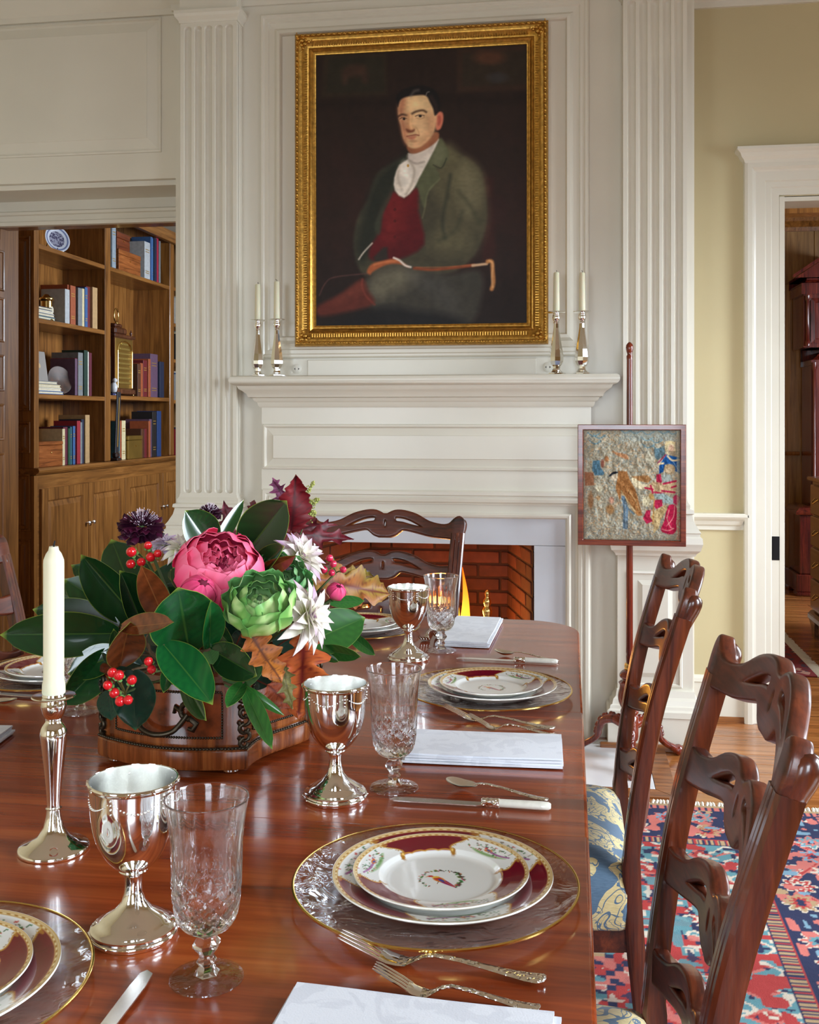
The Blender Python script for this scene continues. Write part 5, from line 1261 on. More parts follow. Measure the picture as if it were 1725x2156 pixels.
def plate_mesh(Rm, hgt, well, name):
    prof_t = [(0, .004), (well * .6, .004), (well * .93, .0045), (well, .006), (well * 1.08, .0105), (.80, hgt * .72), (.93, hgt * .90), (.985, hgt), (1.0, hgt + .0006)]
    prof_b = [(1.004, hgt - .001), (.985, hgt - .0032), (.80, hgt * .72 - .004), (well * 1.08, .004), (well, .0012), (well * .9, 0), (well * .82, 0), (well * .80, .0015), (0, .0015)]
    def zt(r): return float(np.interp(r, [a for a, b in prof_t], [b for a, b in prof_t]))
    rs = np.unique(np.concatenate([np.linspace(.012, .34, 30), np.linspace(.34, well, 8), np.linspace(well, 1.0, 56)])); NA = 300
    an = np.linspace(0, 2 * math.pi, NA, endpoint=False)
    RR, AA = np.meshgrid(rs, an, indexing='ij'); X = RR * np.cos(AA); Y = RR * np.sin(AA)
    cols = china_paint(X, Y, 5).reshape(-1, 3)
    V = [(float(x) * Rm, float(y) * Rm, zt(float(r))) for x, y, r in zip(X.ravel(), Y.ravel(), RR.ravel())]; nr = len(rs)
    Fc = [(i * NA + k, i * NA + (k + 1) % NA, (i + 1) * NA + (k + 1) % NA, (i + 1) * NA + k) for i in range(nr - 1) for k in range(NA)] + [tuple(range(NA - 1, -1, -1))]
    b0 = len(V); seg = 100
    # under side joins the lip ring by ring at the same angular count / 3
    for r, z in prof_b:
        for k in range(seg): V.append((max(r, .001) * Rm * math.cos(2 * math.pi * k / seg), max(r, .001) * Rm * math.sin(2 * math.pi * k / seg), z))
    for k in range(seg):
        t0 = (nr - 1) * NA + 3 * k
        Fc.append((t0, t0 + 1, t0 + 2, (nr - 1) * NA + (3 * k + 3) % NA, b0 + (k + 1) % seg, b0 + k))
        for i in range(len(prof_b) - 1): Fc.append((b0 + i * seg + k, b0 + i * seg + (k + 1) % seg, b0 + (i + 1) * seg + (k + 1) % seg, b0 + (i + 1) * seg + k))
    cols = np.concatenate([cols, np.tile(s2l((238, 234, 222)), (len(V) - b0, 1))])
    m = MB(); m.v = V; m.f = Fc; m.mi = [0] * len(Fc)
    o = m.build(name, PORC, None, smooth=50, cols=cols, recalc=True); return o
def put(proto, used, loc, rotz, label, group):
    """first use moves the model itself, later uses copy it with its parts"""
    if proto.name not in used: used.add(proto.name); o = proto; o.location = loc; o.rotation_euler = (0, 0, rotz); o['label'] = label; o['group'] = group
    else: o = copy_tree(proto, None, loc, rotz, label, group)
    return o
USED = set()
# models ------------------------------------------------------------
chg = thing('charger_plate', '', 'charger')
cp = [(.0, .0035), (.10, .0035), (.108, .005), (.125, .0085), (.150, .0125), (.1635, .0150)]
cb = [(.165, .0128), (.150, .0095), (.125, .0050), (.108, .0010), (.10, .0), (.0, .0)]
MB().lathe(cp + cb, 96, rfun=lambda r, z, a, i: r * (1 + .004 * math.sin(a * 9 + i) + .003 * math.sin(a * 17)) if .1 < r < .16 else r).build('glass_disc', CHGLASS, chg, smooth=60)
MB().lathe([(.1632, .0150), (.1648, .0158), (.1664, .0148), (.1662, .0128), (.1648, .0122)], 96, closed=True).build('gold_rim', GOLD, chg, smooth=60)
dpl = tag(plate_mesh(.1275, .020, .66, 'dinner_plate'), '', 'plate')
spl = tag(plate_mesh(.102, .017, .655, 'salad_plate'), '', 'plate')
# silver goblet
gb = thing('silver_goblet', '', 'goblet')
MB().lathe([(p.x, p.z) for p in spline([(.010, 0, .068), (.0165, 0, .0715), (.0265, 0, .081), (.036, 0, .096), (.0418, 0, .113), (.0445, 0, .132), (.0455, 0, .150), (.0464, 0, .1645)], 5)] + [(.0468, .166), (.0455, .166)], 64, cap=False).build('bowl', SILVER, gb, smooth=60)
MB().lathe([(p.x, p.z) for p in spline([(.0453, 0, .1659), (.0450, 0, .163), (.0440, 0, .150), (.0428, 0, .132), (.040, 0, .113), (.034, 0, .097), (.024, 0, .084), (.001, 0, .079)], 5)], 64, cap=False).build('bowl_lining', SILVERW, gb, smooth=60)
MB().lathe([(.0436, 0), (.0452, .002), (.0455, .006), (.044, .008), (.0445, .0105), (.042, .0125), (.038, .0135), (.0365, .016), (.030, .0205), (.020, .027), (.0125, .036), (.0095, .046), (.0088, .056), (.0098, .064), (.0105, .066), (.0140, .0675), (.0150, .0690), (.0140, .0705), (.010, .0712)], 56).build('foot', SILVER, gb, smooth=50)
rm = MB().lathe([(.0466, .1600), (.0475, .1615), (.0478, .1635), (.0474, .1655), (.0466, .1662)], 64, closed=True)
for k in range(12):
    a = 2 * math.pi * k / 12
    for q in (-1, 1): rm.tube([(.0478 * math.cos(a + q * d), .0478 * math.sin(a + q * d), z) for d, z in ((-.05, .1610), (0, .1632), (.05, .1655))], .0009, 5)
rm.build('rim_band', SILVER, gb, smooth=60)['kind'] = 'stuff'
fbm = MB().lathe([(.0440, .0015), (.0462, .0025), (.0470, .0045), (.0462, .0065), (.0440, .0072)], 56, closed=True)
for k in range(12):
    a = 2 * math.pi * k / 12; fbm.sphere((.0464 * math.cos(a), .0464 * math.sin(a), .0045), .0016, 6, 4)
fbm.build('foot_band', SILVER, gb, smooth=60)['kind'] = 'stuff'
gl_ = MB()
for k in range(5):
    for i in range(17):
        s = i / 16; a = 2 * math.pi * (k + s) / 5; z = .1555 - .0125 * (1 - (2 * s - 1) ** 2)
        gl_.sphere((.0455 * math.cos(a), .0455 * math.sin(a), z), .0009 + .0005 * math.sin(s * math.pi), 6, 4, sc=(1, 1, .8))
    a = 2 * math.pi * k / 5
    for z, r in ((.157, .0018), (.1525, .0013), (.148, .0015), (.143, .0011)): gl_.sphere((.0456 * math.cos(a), .0456 * math.sin(a), z), r, 6, 4)
gl_.build('garland', SILVERW, gb, smooth=60)['kind'] = 'stuff'
# cut crystal glass
cg = thing('crystal_glass', '', 'glass')
bo = spline([(.0135, 0, .0485), (.022, 0, .0515), (.0290, 0, .0605), (.0325, 0, .074), (.0342, 0, .092), (.0350, 0, .115), (.0358, 0, .138), (.0382, 0, .160), (.0415, 0, .1775)], 9)
bi = spline([(.0398, 0, .1775), (.0366, 0, .160), (.0338, 0, .138), (.0325, 0, .115), (.0312, 0, .094), (.0285, 0, .078), (.0215, 0, .066), (.001, 0, .062)], 6)
nb = len(bo)
def cut(r, z, a, i):
    if i >= nb: return r
    if .058 < z < .099:
        u1 = (a * 12 / (2 * math.pi) + (z - .058) / .0145) % 1; u2 = (a * 12 / (2 * math.pi) - (z - .058) / .0145) % 1
        g = max(0, .16 - min(u1, 1 - u1)) + max(0, .16 - min(u2, 1 - u2))
        return r - .010 * g * min(1, (z - .058) / .004)
    if .099 <= z < .152:
        w_ = abs(((a * 16 / (2 * math.pi)) % 1) - .5) * 2
        return r - .0006 * (1 - w_ ** 2) * math.sin(math.pi * (z - .099) / .053) ** .6
    return r
MB().lathe([(.0005, .0478)] + [(p.x, p.z) for p in bo] + [(.0413, .1784), (.0403, .1784)] + [(p.x, p.z) for p in bi], 144, rfun=cut).build('bowl', CRYSTAL, cg, smooth=28)
MB().lathe([(.0005, .0063), (.0135, .0063), (.0095, .010), (.0075, .014), (.0105, .0185), (.0075, .0225), (.0080, .026), (.0140, .033), (.0140, .0365), (.0085, .0425), (.0100, .0452), (.0005, .0470)], 6, a0=.3).build('stem', CRYSTAL, cg)
MB().lathe([(.0005, 0), (.0350, 0), (.0364, .0012), (.0360, .0024), (.025, .0038), (.014, .0055), (.0005, .0058)], 64).build('foot', FOOTGL, cg, smooth=40)
# cutlery: handle along +x, thin sheets with a changing outline
def ribbon(st, mat, name, par, seg=8):
    """st: (x, half width, z, half thickness)"""
    m = MB(); V = []; n = seg
    for x, hw, z, ht in st:
        for k in range(n):
            a = 2 * math.pi * k / n; V.append((x, hw * math.cos(a), z + ht * math.sin(a)))
    Fc = [(i * n + k, i * n + (k + 1) % n, (i + 1) * n + (k + 1) % n, (i + 1) * n + k) for i in range(len(st) - 1) for k in range(n)] + [tuple(range(n)), tuple((len(st) - 1) * n + k for k in range(n))]
    return m.add(V, Fc).build(name, mat, par, smooth=70)
ornt = NT('ornate_silver'); ov = ornt.coords(); vo = ornt.n('TexVoronoi'); ornt.link(ov, vo.inputs['Vector']); vo.inputs['Scale'].default_value = 210
ornt.set(col=(.90, .88, .82, 1), metal=1.0, rough=.2, normal=ornt.bump(vo.outputs['Distance'], .9, .003)); ORN = ornt.m
def fork(name, ln, tines):
    f = thing(name, '', 'fork'); k = ln / .21
    ribbon([(x * k, hw * k, z, ht) for x, hw, z, ht in ((.062, .011, .0035, .0012), (.070, .0095, .0028, .0014), (.078, .0055, .0060, .0016), (.088, .0033, .0105, .0018), (.100, .0032, .0128, .0018), (.125, .0038, .0112, .0018), (.150, .0048, .0080, .0018), (.172, .0065, .0052, .0019), (.190, .0088, .0036, .0020), (.202, .0098, .0034, .0020), (.208, .0080, .0044, .0020), (.2105, .003, .0050, .0015))], ORN, 'handle', f)
    ribbon([(x * k, hw * k, z, ht) for x, hw, z, ht in ((.044, .0122, .0075, .0009), (.052, .0122, .0048, .0011), (.062, .0112, .0033, .0013), (.068, .0098, .0028, .0014))], SILVER, 'head', f)
    for t in range(4):
        y = (-.0096 + .0064 * t) * k; m = MB()
        m.tube([(x * k, y * w_, z) for x, w_, z in ((.048, 1, .0060), (.036, 1, .0108), (.020, .98, .0165), (.006, .93, .0212), (.0, .9, .0228))], [.0021, .0021, .0019, .0015, .0006], 6, flat=.6).build('tine', SILVER, f, smooth=60)
    return f
frk = fork('dinner_fork', .21, 4); sfk = fork('salad_fork', .160, 4)
sn = thing('teaspoon', '', 'spoon')
m = MB(); 
def sp_(u, v):
    a = 2 * math.pi * u; rr = v; x = .025 + .0245 * rr * math.cos(a); y = .0145 * rr * math.sin(a) * (1 - .12 * math.cos(a)); return (x, y, .0030 + .0062 * rr ** 2.2 + .004 * max(0, -math.cos(a)) * rr)
m.grid(lambda u, v: sp_(u, max(.02, v)), 28, 8, cu=True); m.grid(lambda u, v: tuple(np.add(sp_(u, max(.02, v)), (0, 0, -.0012))), 28, 8, cu=True); m.build('bowl', SILVERW, sn, smooth=70)
ribbon([(.046, .0045, .0098, .0012), (.054, .0032, .0118, .0014), (.066, .0028, .0125, .0015), (.09, .0032, .0100, .0015), (.115, .0042, .0062, .0015), (.138, .0058, .0034, .0016), (.150, .0066, .0028, .0016), (.156, .0045, .0032, .0015), (.158, .0015, .0034, .001)], ORN, 'handle', sn)
kn = thing('table_knife', '', 'knife')
PEARL = plain('mother_of_pearl', L(232, 230, 218), .18, var=.08, vscale=90, coat=.6)
MB().prism([(0, -.004), (.006, -.0085), (.03, -.0095), (.125, -.0085), (.133, -.005), (.133, .005), (.03, .0062), (.006, .004)], .0035, .0052).build('blade', SILVERW, kn)
MB().lathe([(.0055, .131), (.0066, .133), (.0058, .136), (.0066, .139), (.0058, .142), (.0066, .145), (.0058, .148), (.0066, .151), (.0060, .154), (.0068, .156)], 14, M=T(0, 0, .0070) @ Matrix.Rotation(R(90), 4, 'Y')).build('ferrule', ORN, kn, smooth=50)
ribbon([(.1555, .0066, .0070, .0056), (.19, .0072, .0070, .0057), (.215, .0076, .0070, .0058), (.225, .0070, .0070, .0054), (.2285, .004, .0070, .0035)], PEARL, 'handle', kn, 14)
# folded napkins
def nap_mat():
    t = NT('damask_napkin'); v = t.coords(); n = t.noise(v, 22, 2, .5, 1.4); ms = t.ramp(n, [(.47, (0, 0, 0, 1)), (.5, (1, 1, 1, 1))])
    t.set(col=t.mix(ms, L(206, 208, 216), L(216, 218, 225)), rough=t.math('MULTIPLY_ADD', n, .3), sheen=.2, normal=t.bump(t.noise(v, 500, 2), .25, .001)); t.b.inputs['Roughness'].links[0].from_node.inputs[2].default_value = .5; return t.m
NAPM = nap_mat()
def napkin(label, cx, cy, lx, ly, rot, seed=0):
    nk = thing('napkin', label, 'napkin', (cx, cy, TZ + .0005), R(rot), group='folded white napkins'); rg = random.Random(seed); z = 0.0
    for k in range(4):
        h = .0032; sx = lx / 2 - .0022 * k * rg.random(); sy = ly / 2 - .003 * k * rg.random()
        ox, oy = rg.uniform(-.0025, .0025), rg.uniform(-.002, .002)
        def top(u, v, dz=0): x = -sx + 2 * sx * u; y = -sy + 2 * sy * v; return (x + ox, y + oy, z + dz + .0012 * math.sin(x * 23 + seed + k) * math.cos(y * 31 + k) * (.4 if k < 3 else 1.0) + .0012)
        m = MB().grid(lambda u, v: top(u, v, h), 15, 9); b0 = len(m.v); m.grid(lambda u, v: top(u, v, .0004), 15, 9)
        per = [i for i in range(15)] + [15 * j + 14 for j in range(1, 9)] + [15 * 8 + i for i in range(13, -1, -1)] + [15 * j for j in range(7, 0, -1)]
        for a, b in zip(per, per[1:] + per[:1]): m.f.append((a, b, b + b0, a + b0)); m.mi.append(0)
        m.build('linen_fold', NAPM, nk, smooth=50); z += h + .0002
    return nk
# placing -----------------------------------------------------------
S_HEAD, S_SIDE, S_NEXT, S_END, S_LIB = 'at the table head away from the fireplace', 'at the chair side away from the pole screen', 'at the chair nearest the pole screen', 'at the table end before the fireplace', 'on the library side of the table'
spots = [(S_SIDE, -.154, 1.210, 0), (S_NEXT, -.160, 2.085, 0), (S_LIB, -1.083, 2.085, R(180)), (S_END, -.545, 2.655, R(90)), (S_HEAD, -.618, .915, R(-90))]
for wh, x, y, rz in spots:
    put(chg, USED, (x, y, TZ + .0005), rz, 'clear glass charger with gold rim ' + wh, 'glass chargers')
    put(dpl, USED, (x + .008, y + .0, TZ + .0048), rz, 'maroon banded dinner plate ' + wh, 'dinner plates')
    put(spl, USED, (x + .006, y + .002, TZ + .0098), rz + .04, 'small maroon banded bird plate ' + wh, 'salad plates')
def g_at(px, py): v = onz(px, py, TZ); return (v.x, v.y, TZ + .0005)
for wh, p in ((S_HEAD, (281, 1968)), (S_SIDE, (706, 1680)), (S_NEXT, (860, 1389))): put(gb, USED, g_at(*p), random.uniform(0, 1), 'polished silver goblet with garland band, set ' + wh, 'silver goblets')
for wh, p in ((S_HEAD, (435, 2062)), (S_SIDE, (830, 1660)), (S_NEXT, (929, 1371)), (S_LIB, (170, 1499))): put(cg, USED, g_at(*p), random.uniform(0, 1), 'footed cut crystal glass, set ' + wh, 'crystal glasses')
def lay(proto, a, b, label, group):
    a, b = Vector(a), Vector(b); return put(proto, USED, (a.x, a.y, TZ + .0004), math.atan2(b.y - a.y, b.x - a.x), label, group)
lay(frk, (-.232, 1.050), (-.026, 1.030), 'ornate silver dinner fork set ' + S_SIDE, 'dinner forks')
lay(sfk, (-.186, .994), (-.031, .978), 'smaller ornate silver salad fork set ' + S_SIDE, 'salad forks')
lay(kn, (-.254, 1.484), (-.026, 1.480), 'pearl handled table knife set ' + S_SIDE, 'table knives')
lay(sn, (-.182, 1.556), (-.030, 1.516), 'ornate silver teaspoon set ' + S_SIDE, 'teaspoons')
lay(frk, (-.230, 1.915), (-.027, 1.866), 'ornate silver dinner fork set ' + S_NEXT, 'dinner forks')
lay(sfk, (-.178, 1.862), (-.027, 1.826), 'smaller ornate silver salad fork set ' + S_NEXT, 'salad forks')
lay(kn, (-.254, 2.374), (-.020, 2.361), 'pearl handled table knife set ' + S_NEXT, 'table knives')
lay(sn, (-.172, 2.440), (-.023, 2.386), 'ornate silver teaspoon set ' + S_NEXT, 'teaspoons')
lay(kn, (-.408, .985), (-.408, .76), 'pearl handled table knife set ' + S_HEAD, 'table knives')
lay(kn, (-.985, 1.915), (-1.212, 1.94), 'pearl handled table knife set ' + S_LIB, 'table knives')
lay(sn, (-1.045, 1.868), (-1.20, 1.90), 'ornate silver teaspoon set ' + S_LIB, 'teaspoons')
lay(frk, (-.352, 2.505), (-.350, 2.71), 'ornate silver dinner fork set ' + S_END, 'dinner forks')
lay(sfk, (-.325, 2.560), (-.322, 2.71), 'smaller ornate silver salad fork set ' + S_END, 'salad forks')
napkin('folded white damask napkin %s, below the forks' % S_SIDE, -.138, .885, .252, .150, -3, 1)
napkin('folded white damask napkin %s, below the forks' % S_NEXT, -.137, 1.722, .254, .138, 1.5, 2)
napkin('folded white damask napkin %s, on bare wood' % S_END, -.248, 2.665, .130, .33, -2, 3)
napkin('folded white damask napkin on the library side, near the candlestick', -1.075, 1.615, .26, .14, 8, 4)

# ================================================================== FLOWER ARRANGEMENT
# planter: serpentine veneered box with bronze mounts
VENEER = wood('kingwood_veneer', L(66, 28, 12), L(122, 62, 28), L(156, 92, 46), 'z', 1.6, .18, .7)
BURL = plain('burr_panel', L(104, 46, 20), .14, var=.75, vscale=34, coat=.8)
BRONZE = plain('dark_bronze', L(66, 58, 46), .38, metal=.85, bump=.3, bscale=90)
PLX, PLY, PLA = -.600, 1.742, R(-7)
pln = thing('planter_box', 'serpentine veneered wooden planter box with bronze mounts holding the flowers', 'planter', (PLX, PLY, TZ + .0005), PLA)
pa, pb_ = .122, .162
def pl_outline(o=0.0, n=16):
    pts = []
    for i in range(n): s = -1 + 2 * i / n; pts.append((s * pa, -pb_ - .030 * math.cos(s * math.pi / 2), 0, -1))
    def sx(s): return .036 * math.cos(s * math.pi / 2) ** 2 - .012 * abs(math.sin(s * math.pi))
    for i in range(n): s = -1 + 2 * i / n; pts.append((pa + sx(s), s * pb_, 1, 0))
    for i in range(n): s = 1 - 2 * i / n; pts.append((s * pa, pb_ + .030 * math.cos(s * math.pi / 2), 0, 1))
    for i in range(n): s = 1 - 2 * i / n; pts.append((-pa - sx(s), s * pb_, -1, 0))
    P = [Vector((p[0], p[1])) for p in pts]; out = []
    for i, p in enumerate(P):
        t = (P[(i + 1) % len(P)] - P[i - 1]).normalized(); out.append((p.x + t.y * o, p.y - t.x * o))
    return out
def pl_sweep(prof, cap=True):
    m = MB(); rows = [pl_outline(o) for o, z in prof]; n = len(rows[0])
    V = [(x, y, prof[j][1]) for j, r in enumerate(rows) for x, y in r]
    Fc = [(j * n + k, j * n + (k + 1) % n, (j + 1) * n + (k + 1) % n, (j + 1) * n + k) for j in range(len(prof) - 1) for k in range(n)]
    return m.add(V, Fc)
pl_sweep([(-.01, .008), (.008, .008), (.010, .012), (.010, .036), (.006, .040), (-.002, .041)]).build('plinth', VENEER, pln, smooth=35)
pl_sweep([(0, .041), (0, .138), (-.004, .139), (-.012, .139), (-.012, .06)]).build('body', VENEER, pln, smooth=35)
pl_sweep([(-.014, .138), (.004, .138), (.007, .142), (.006, .151), (.002, .155), (-.010, .155), (-.014, .150)]).build('top_rim', wood('rim_wood', L(50, 18, 10), L(84, 34, 18), L(110, 50, 26), 'x', 1.5, .2, .6), pln, smooth=35)
ol_ = pl_outline(-.02); MB().add([(x, y, .115) for x, y in ol_], [tuple(range(len(ol_)))]).build('moss_bed', plain('moss', L(40, 46, 24), .95, var=.4, vscale=60), pln)
N4 = 16
def side_panel(side, s0, s1, name):
    """burr panel lying 1 mm proud of one face with a beaded bronze border"""
    P = pl_outline(.0012)[side * N4:(side + 1) * N4] + [pl_outline(.0012)[((side + 1) * N4) % (4 * N4)]]
    k0, k1 = int(round(s0 * N4)), int(round(s1 * N4)); m = MB(); n = k1 - k0 + 1
    m.v = [(P[k][0], P[k][1], z) for z in (.056, .126) for k in range(k0, k1 + 1)]
    m.f = [(i, i + 1, n + i + 1, n + i) for i in range(n - 1)]; m.mi = [0] * (n - 1)
    pnl = m.build(name, BURL, pln, smooth=60)
    bd = MB(); Q = pl_outline(.0018); Q = Q[side * N4:(side + 1) * N4] + [Q[((side + 1) * N4) % (4 * N4)]]
    path = [(Q[k][0], Q[k][1], .056) for k in range(k0, k1 + 1)] + [(Q[k1][0], Q[k1][1], .126)] + [(Q[k][0], Q[k][1], .126) for k in range(k1, k0 - 1, -1)] + [(Q[k0][0], Q[k0][1], .056)]
    acc = 0.0
    for a, b in zip(path[:-1], path[1:]):
        a, b = Vector(a), Vector(b); l_ = (b - a).length; d = -acc
        while d + .0042 <= l_ + 1e-9: d += .0042; bd.sphere(a.lerp(b, d / l_) if l_ else a, .0021, 6, 4)
        acc = l_ - d
    bd.build('bead_border', BRONZE, pnl, smooth=60)['kind'] = 'stuff'
for sd in range(4): side_panel(sd, .125, .875, 'burr_panel')
gm = MB(); Q = pl_outline(.0075); Q = [Vector((x, y, .0405)) for x, y in Q]
for a, b in zip(Q, Q[1:] + Q[:1]):
    n = max(1, int((b - a).length / .005))
    for i in range(n): gm.sphere(a.lerp(b, i / n), .0033, 6, 4, sc=(1, 1, .7))
gm.build('leaf_moulding', BRONZE, pln, smooth=60)['kind'] = 'stuff'
for q in range(4):
    x, y = pl_outline(.001)[q * N4]; ux, uy = Vector((x, y)).normalized()
    m = MB()
    for z, r, k in ((.128, .006, 1), (.118, .0075, -1), (.106, .0065, 1), (.094, .0055, -1), (.082, .0075, 1), (.070, .006, -1), (.058, .007, 1), (.048, .0055, -1)):
        m.tube([(x + ux * .002 + -uy * k * .0075 * math.sin(a) * r / .006, y + uy * .002 + ux * k * .0075 * math.sin(a) * r / .006, z + .0075 * math.cos(a)) for a in np.linspace(0, 4.6, 9)], [.0032, .0034, .0034, .0032, .003, .0028, .0026, .003, .0034], 7)
    m.build('corner_mount', BRONZE, pln, smooth=60)['kind'] = 'stuff'
yf = -pb_ - .032
for sd, yy in ((1, yf), (-1, -yf)):
    h = MB().tube(spline([(-.044, yy, .093), (-.036, yy - sd * .006, .080), (-.030, yy - sd * .012, .070), (-.012, yy - sd * .016, .064), (.006, yy - sd * .016, .064), (.024, yy - sd * .013, .069), (.034, yy - sd * .007, .080), (.042, yy, .093)], 4), .0042, 8)
    for q in (-1, 1):
        h.tube([(q * (.043 + .012 * math.cos(a)), yy, .098 + .012 * math.sin(a)) for a in np.linspace(0, 5.2, 12)], [.0045, .005, .005, .005, .0045, .0045, .004, .004, .004, .0035, .004, .005], 7)
        h.tube([(q * .046, yy, .088), (q * .058, yy, .080), (q * .052, yy, .070), (q * .044, yy, .072)], [.004, .005, .0045, .003], 7)
        h.tube([(q * .034, yy, .096), (q * .022, yy, .104), (q * .020, yy, .094)], [.004, .004, .003], 7)
    h.build('bail_handle', BRONZE, pln, smooth=60)
for fx, fy in ((-.10, -.16), (.10, -.16), (-.10, .16), (.10, .16)): MB().lathe([(.010, 0), (.013, .003), (.012, .008), (.009, .010)], 14, M=T(fx, fy, 0)).build('bun_foot', VENEER, pln, smooth=50)

# ------------------------------------------------------------------ leaves and petals
def P(zx, zy, d): return at(zx * .49855, 950 + zy * .49855, d)
CAMP = Vector((0, 0, CAM_H))
LEAFG = vcol('glossy_leaf', .22, .35); LEAFM = vcol('matt_leaf', .55); PETAL = vcol('petal', .5, spec=.3)
def sheet(fn, ts, ss, ctop, cbot, thick, mat, name, par, smooth=60):
    """thin two-sided sheet; fn(t, s) -> (point, normal); colours are functions of (t, s)"""
    V = []; Cc = []; nt, ns = len(ts), len(ss)
    pts = [[fn(t, s) for s in ss] for t in ts]
    for i in range(nt):
        for j in range(ns): V.append(pts[i][j][0]); Cc.append(ctop(ts[i], ss[j]))
    for i in range(nt):
        for j in range(ns): V.append(pts[i][j][0] - pts[i][j][1] * thick); Cc.append(cbot(ts[i], ss[j]))
    N = nt * ns; Fc = []
    for i in range(nt - 1):
        for j in range(ns - 1):
            a = i * ns + j; Fc.append((a, a + 1, a + ns + 1, a + ns)); Fc.append((N + a, N + a + ns, N + a + ns + 1, N + a + 1))
    per = [j for j in range(ns)] + [i * ns + ns - 1 for i in range(1, nt)] + [(nt - 1) * ns + j for j in range(ns - 2, -1, -1)] + [i * ns for i in range(nt - 2, 0, -1)]
    for a, b in zip(per, per[1:] + per[:1]): Fc.append((a, a + N, b + N, b))
    m = MB(); m.v = [tuple(v) for v in V]; m.f = Fc; m.mi = [0] * len(Fc)
    return m.build(name, mat, par, smooth=smooth, world=True, recalc=False, cols=s2l(np.asarray(Cc)))
def frame(base, tip, roll, flip):
    a = (tip - base); L_ = a.length; a = a / L_; v = (CAMP - (base + tip) / 2).normalized()
    side = a.cross(v)
    if side.length < .15: side = a.cross(Vector((0, 0, 1)))
    side.normalize(); nr = side.cross(a).normalized()
    q = Matrix.Rotation(R(roll), 3, a); side = q @ side; nr = q @ nr
    if flip: nr = -nr; side = -side
    return a, L_, side, nr
MIX = lambda a, b, k: tuple(x + (y - x) * min(1, max(0, k)) for x, y in zip(a, b))
SS = [-1, -.965, -.75, -.5, -.25, -.05, 0, .05, .25, .5, .75, .965, 1]
def leaf(par, base, tip, width, roll=0, cup=.3, curl=.0, flip=False, wave=0.0, kind='magnolia', seed=0, mat=None, twist=0.0):
    a, L_, side, nr = frame(base, tip, roll, flip)
    top = dict(front=(20, 80, 38), magnolia=(16, 50, 22), salal=(18, 44, 34), bay=(36, 86, 36), pale=(66, 106, 58))[kind]
    bot = dict(front=(122, 62, 30), magnolia=(122, 62, 30), salal=(60, 92, 62), bay=(96, 130, 70), pale=(110, 140, 90))[kind]
    edge = dict(front=(140, 160, 60), magnolia=(128, 144, 52), salal=(40, 76, 48), bay=(120, 150, 70), pale=(110, 140, 84))[kind]
    rg = random.Random(seed); k0 = rg.uniform(.85, 1.2); top = tuple(min(255, c * k0) for c in top)
    def fn(t, s):
        w_ = width / 2 * (max(0, math.sin(math.pi * min(1, t * .93 + .045) ** .95)) ** .72) * (1 if t < .86 else 1 - ((t - .86) / .14) ** 1.6 * .92)
        tw = Matrix.Rotation(twist * (t - .3), 3, a); sd, n_ = tw @ side, tw @ nr
        off = cup * w_ * abs(s) ** 1.5 + curl * L_ * (t * t - .3 * t) + wave * w_ * math.sin(t * 9 + s * 2 + seed) * abs(s)
        return base + a * (L_ * t) + sd * (s * w_ * (1 - .12 * abs(cup) * abs(s))) + n_ * off, n_
    def ct(t, s):
        c = MIX(top, (min(255, top[0] * 1.25), top[1] * 1.18, top[2] * 1.1), .5 + .5 * math.sin(t * 40 + abs(s) * 9))if abs(s) > .1 else top
        if abs(s) < .02: c = MIX(top, edge, .5 * (1 - t * .6))
        if abs(s) > .985 or t > .985: c = edge
        return c
    def cb(t, s):
        c = MIX(bot, tuple(x * .75 for x in bot), .5 + .5 * math.sin(t * 31 + s * 4))
        return edge if abs(s) > .985 else (MIX(bot, (170, 120, 60), .4) if abs(s) < .02 else c)
    return sheet(fn, [i / 17 for i in range(18)], SS, ct, cb, .0009, mat or (LEAFM if kind == 'pale' else LEAFG), 'leaf', par)
def stem(par, a, b, r=.0025, mid=None, col=(70, 84, 40)):
    a, b = Vector(a), Vector(b); pts = [a, mid or (a + b) / 2 + Vector((0, 0, .01)), b]
    return MB().tube(spline(pts, 4), r, 6).build('stem', plain('stem_%d_%d_%d' % col, L(*col), .7), par, smooth=60, world=True)
MOUTH = Vector((PLX, PLY, TZ + .14))
def sprig(label, leaves, group='leaf sprigs in the arrangement', name='magnolia_sprig', cat='leaves', col=(92, 70, 44)):
    """leaves: (bx,by,bd, tx,ty,td, width, roll, cup, curl, flip, wave, kind)"""
    b0 = P(*leaves[0][:3]); root = thing(name, label, cat, tuple(b0), group=group)
    ends = []
    for i, l in enumerate(leaves):
        b, t = P(*l[:3]), P(*l[3:6]); d = (l[2] + l[5]) / 2; wd = l[6] * .49855 * d / F_PX
        o = dict(roll=0, cup=.3, curl=0, flip=False, wave=0, kind='magnolia', twist=0); o.update(l[7] if len(l) > 7 else {})
        leaf(root, b, t, wd, seed=i + len(label), **o); ends.append(b)
    c = sum(ends, Vector()) / len(ends); foot = MOUTH.lerp(c, .25); foot.z = TZ + .118
    for e in ends: MB().tube(spline([e, e.lerp(c, .6) + Vector((0, 0, -.004)), c.lerp(foot, .3)], 3), .0022, 6).build('stem', plain('stem_wood', L(*col), .75), root, smooth=60, world=True)
    MB().tube([c.lerp(foot, .3), foot], .0032, 6).build('stem', plain('stem_wood', L(*col), .75), root, smooth=60, world=True)
    return root
D = dict
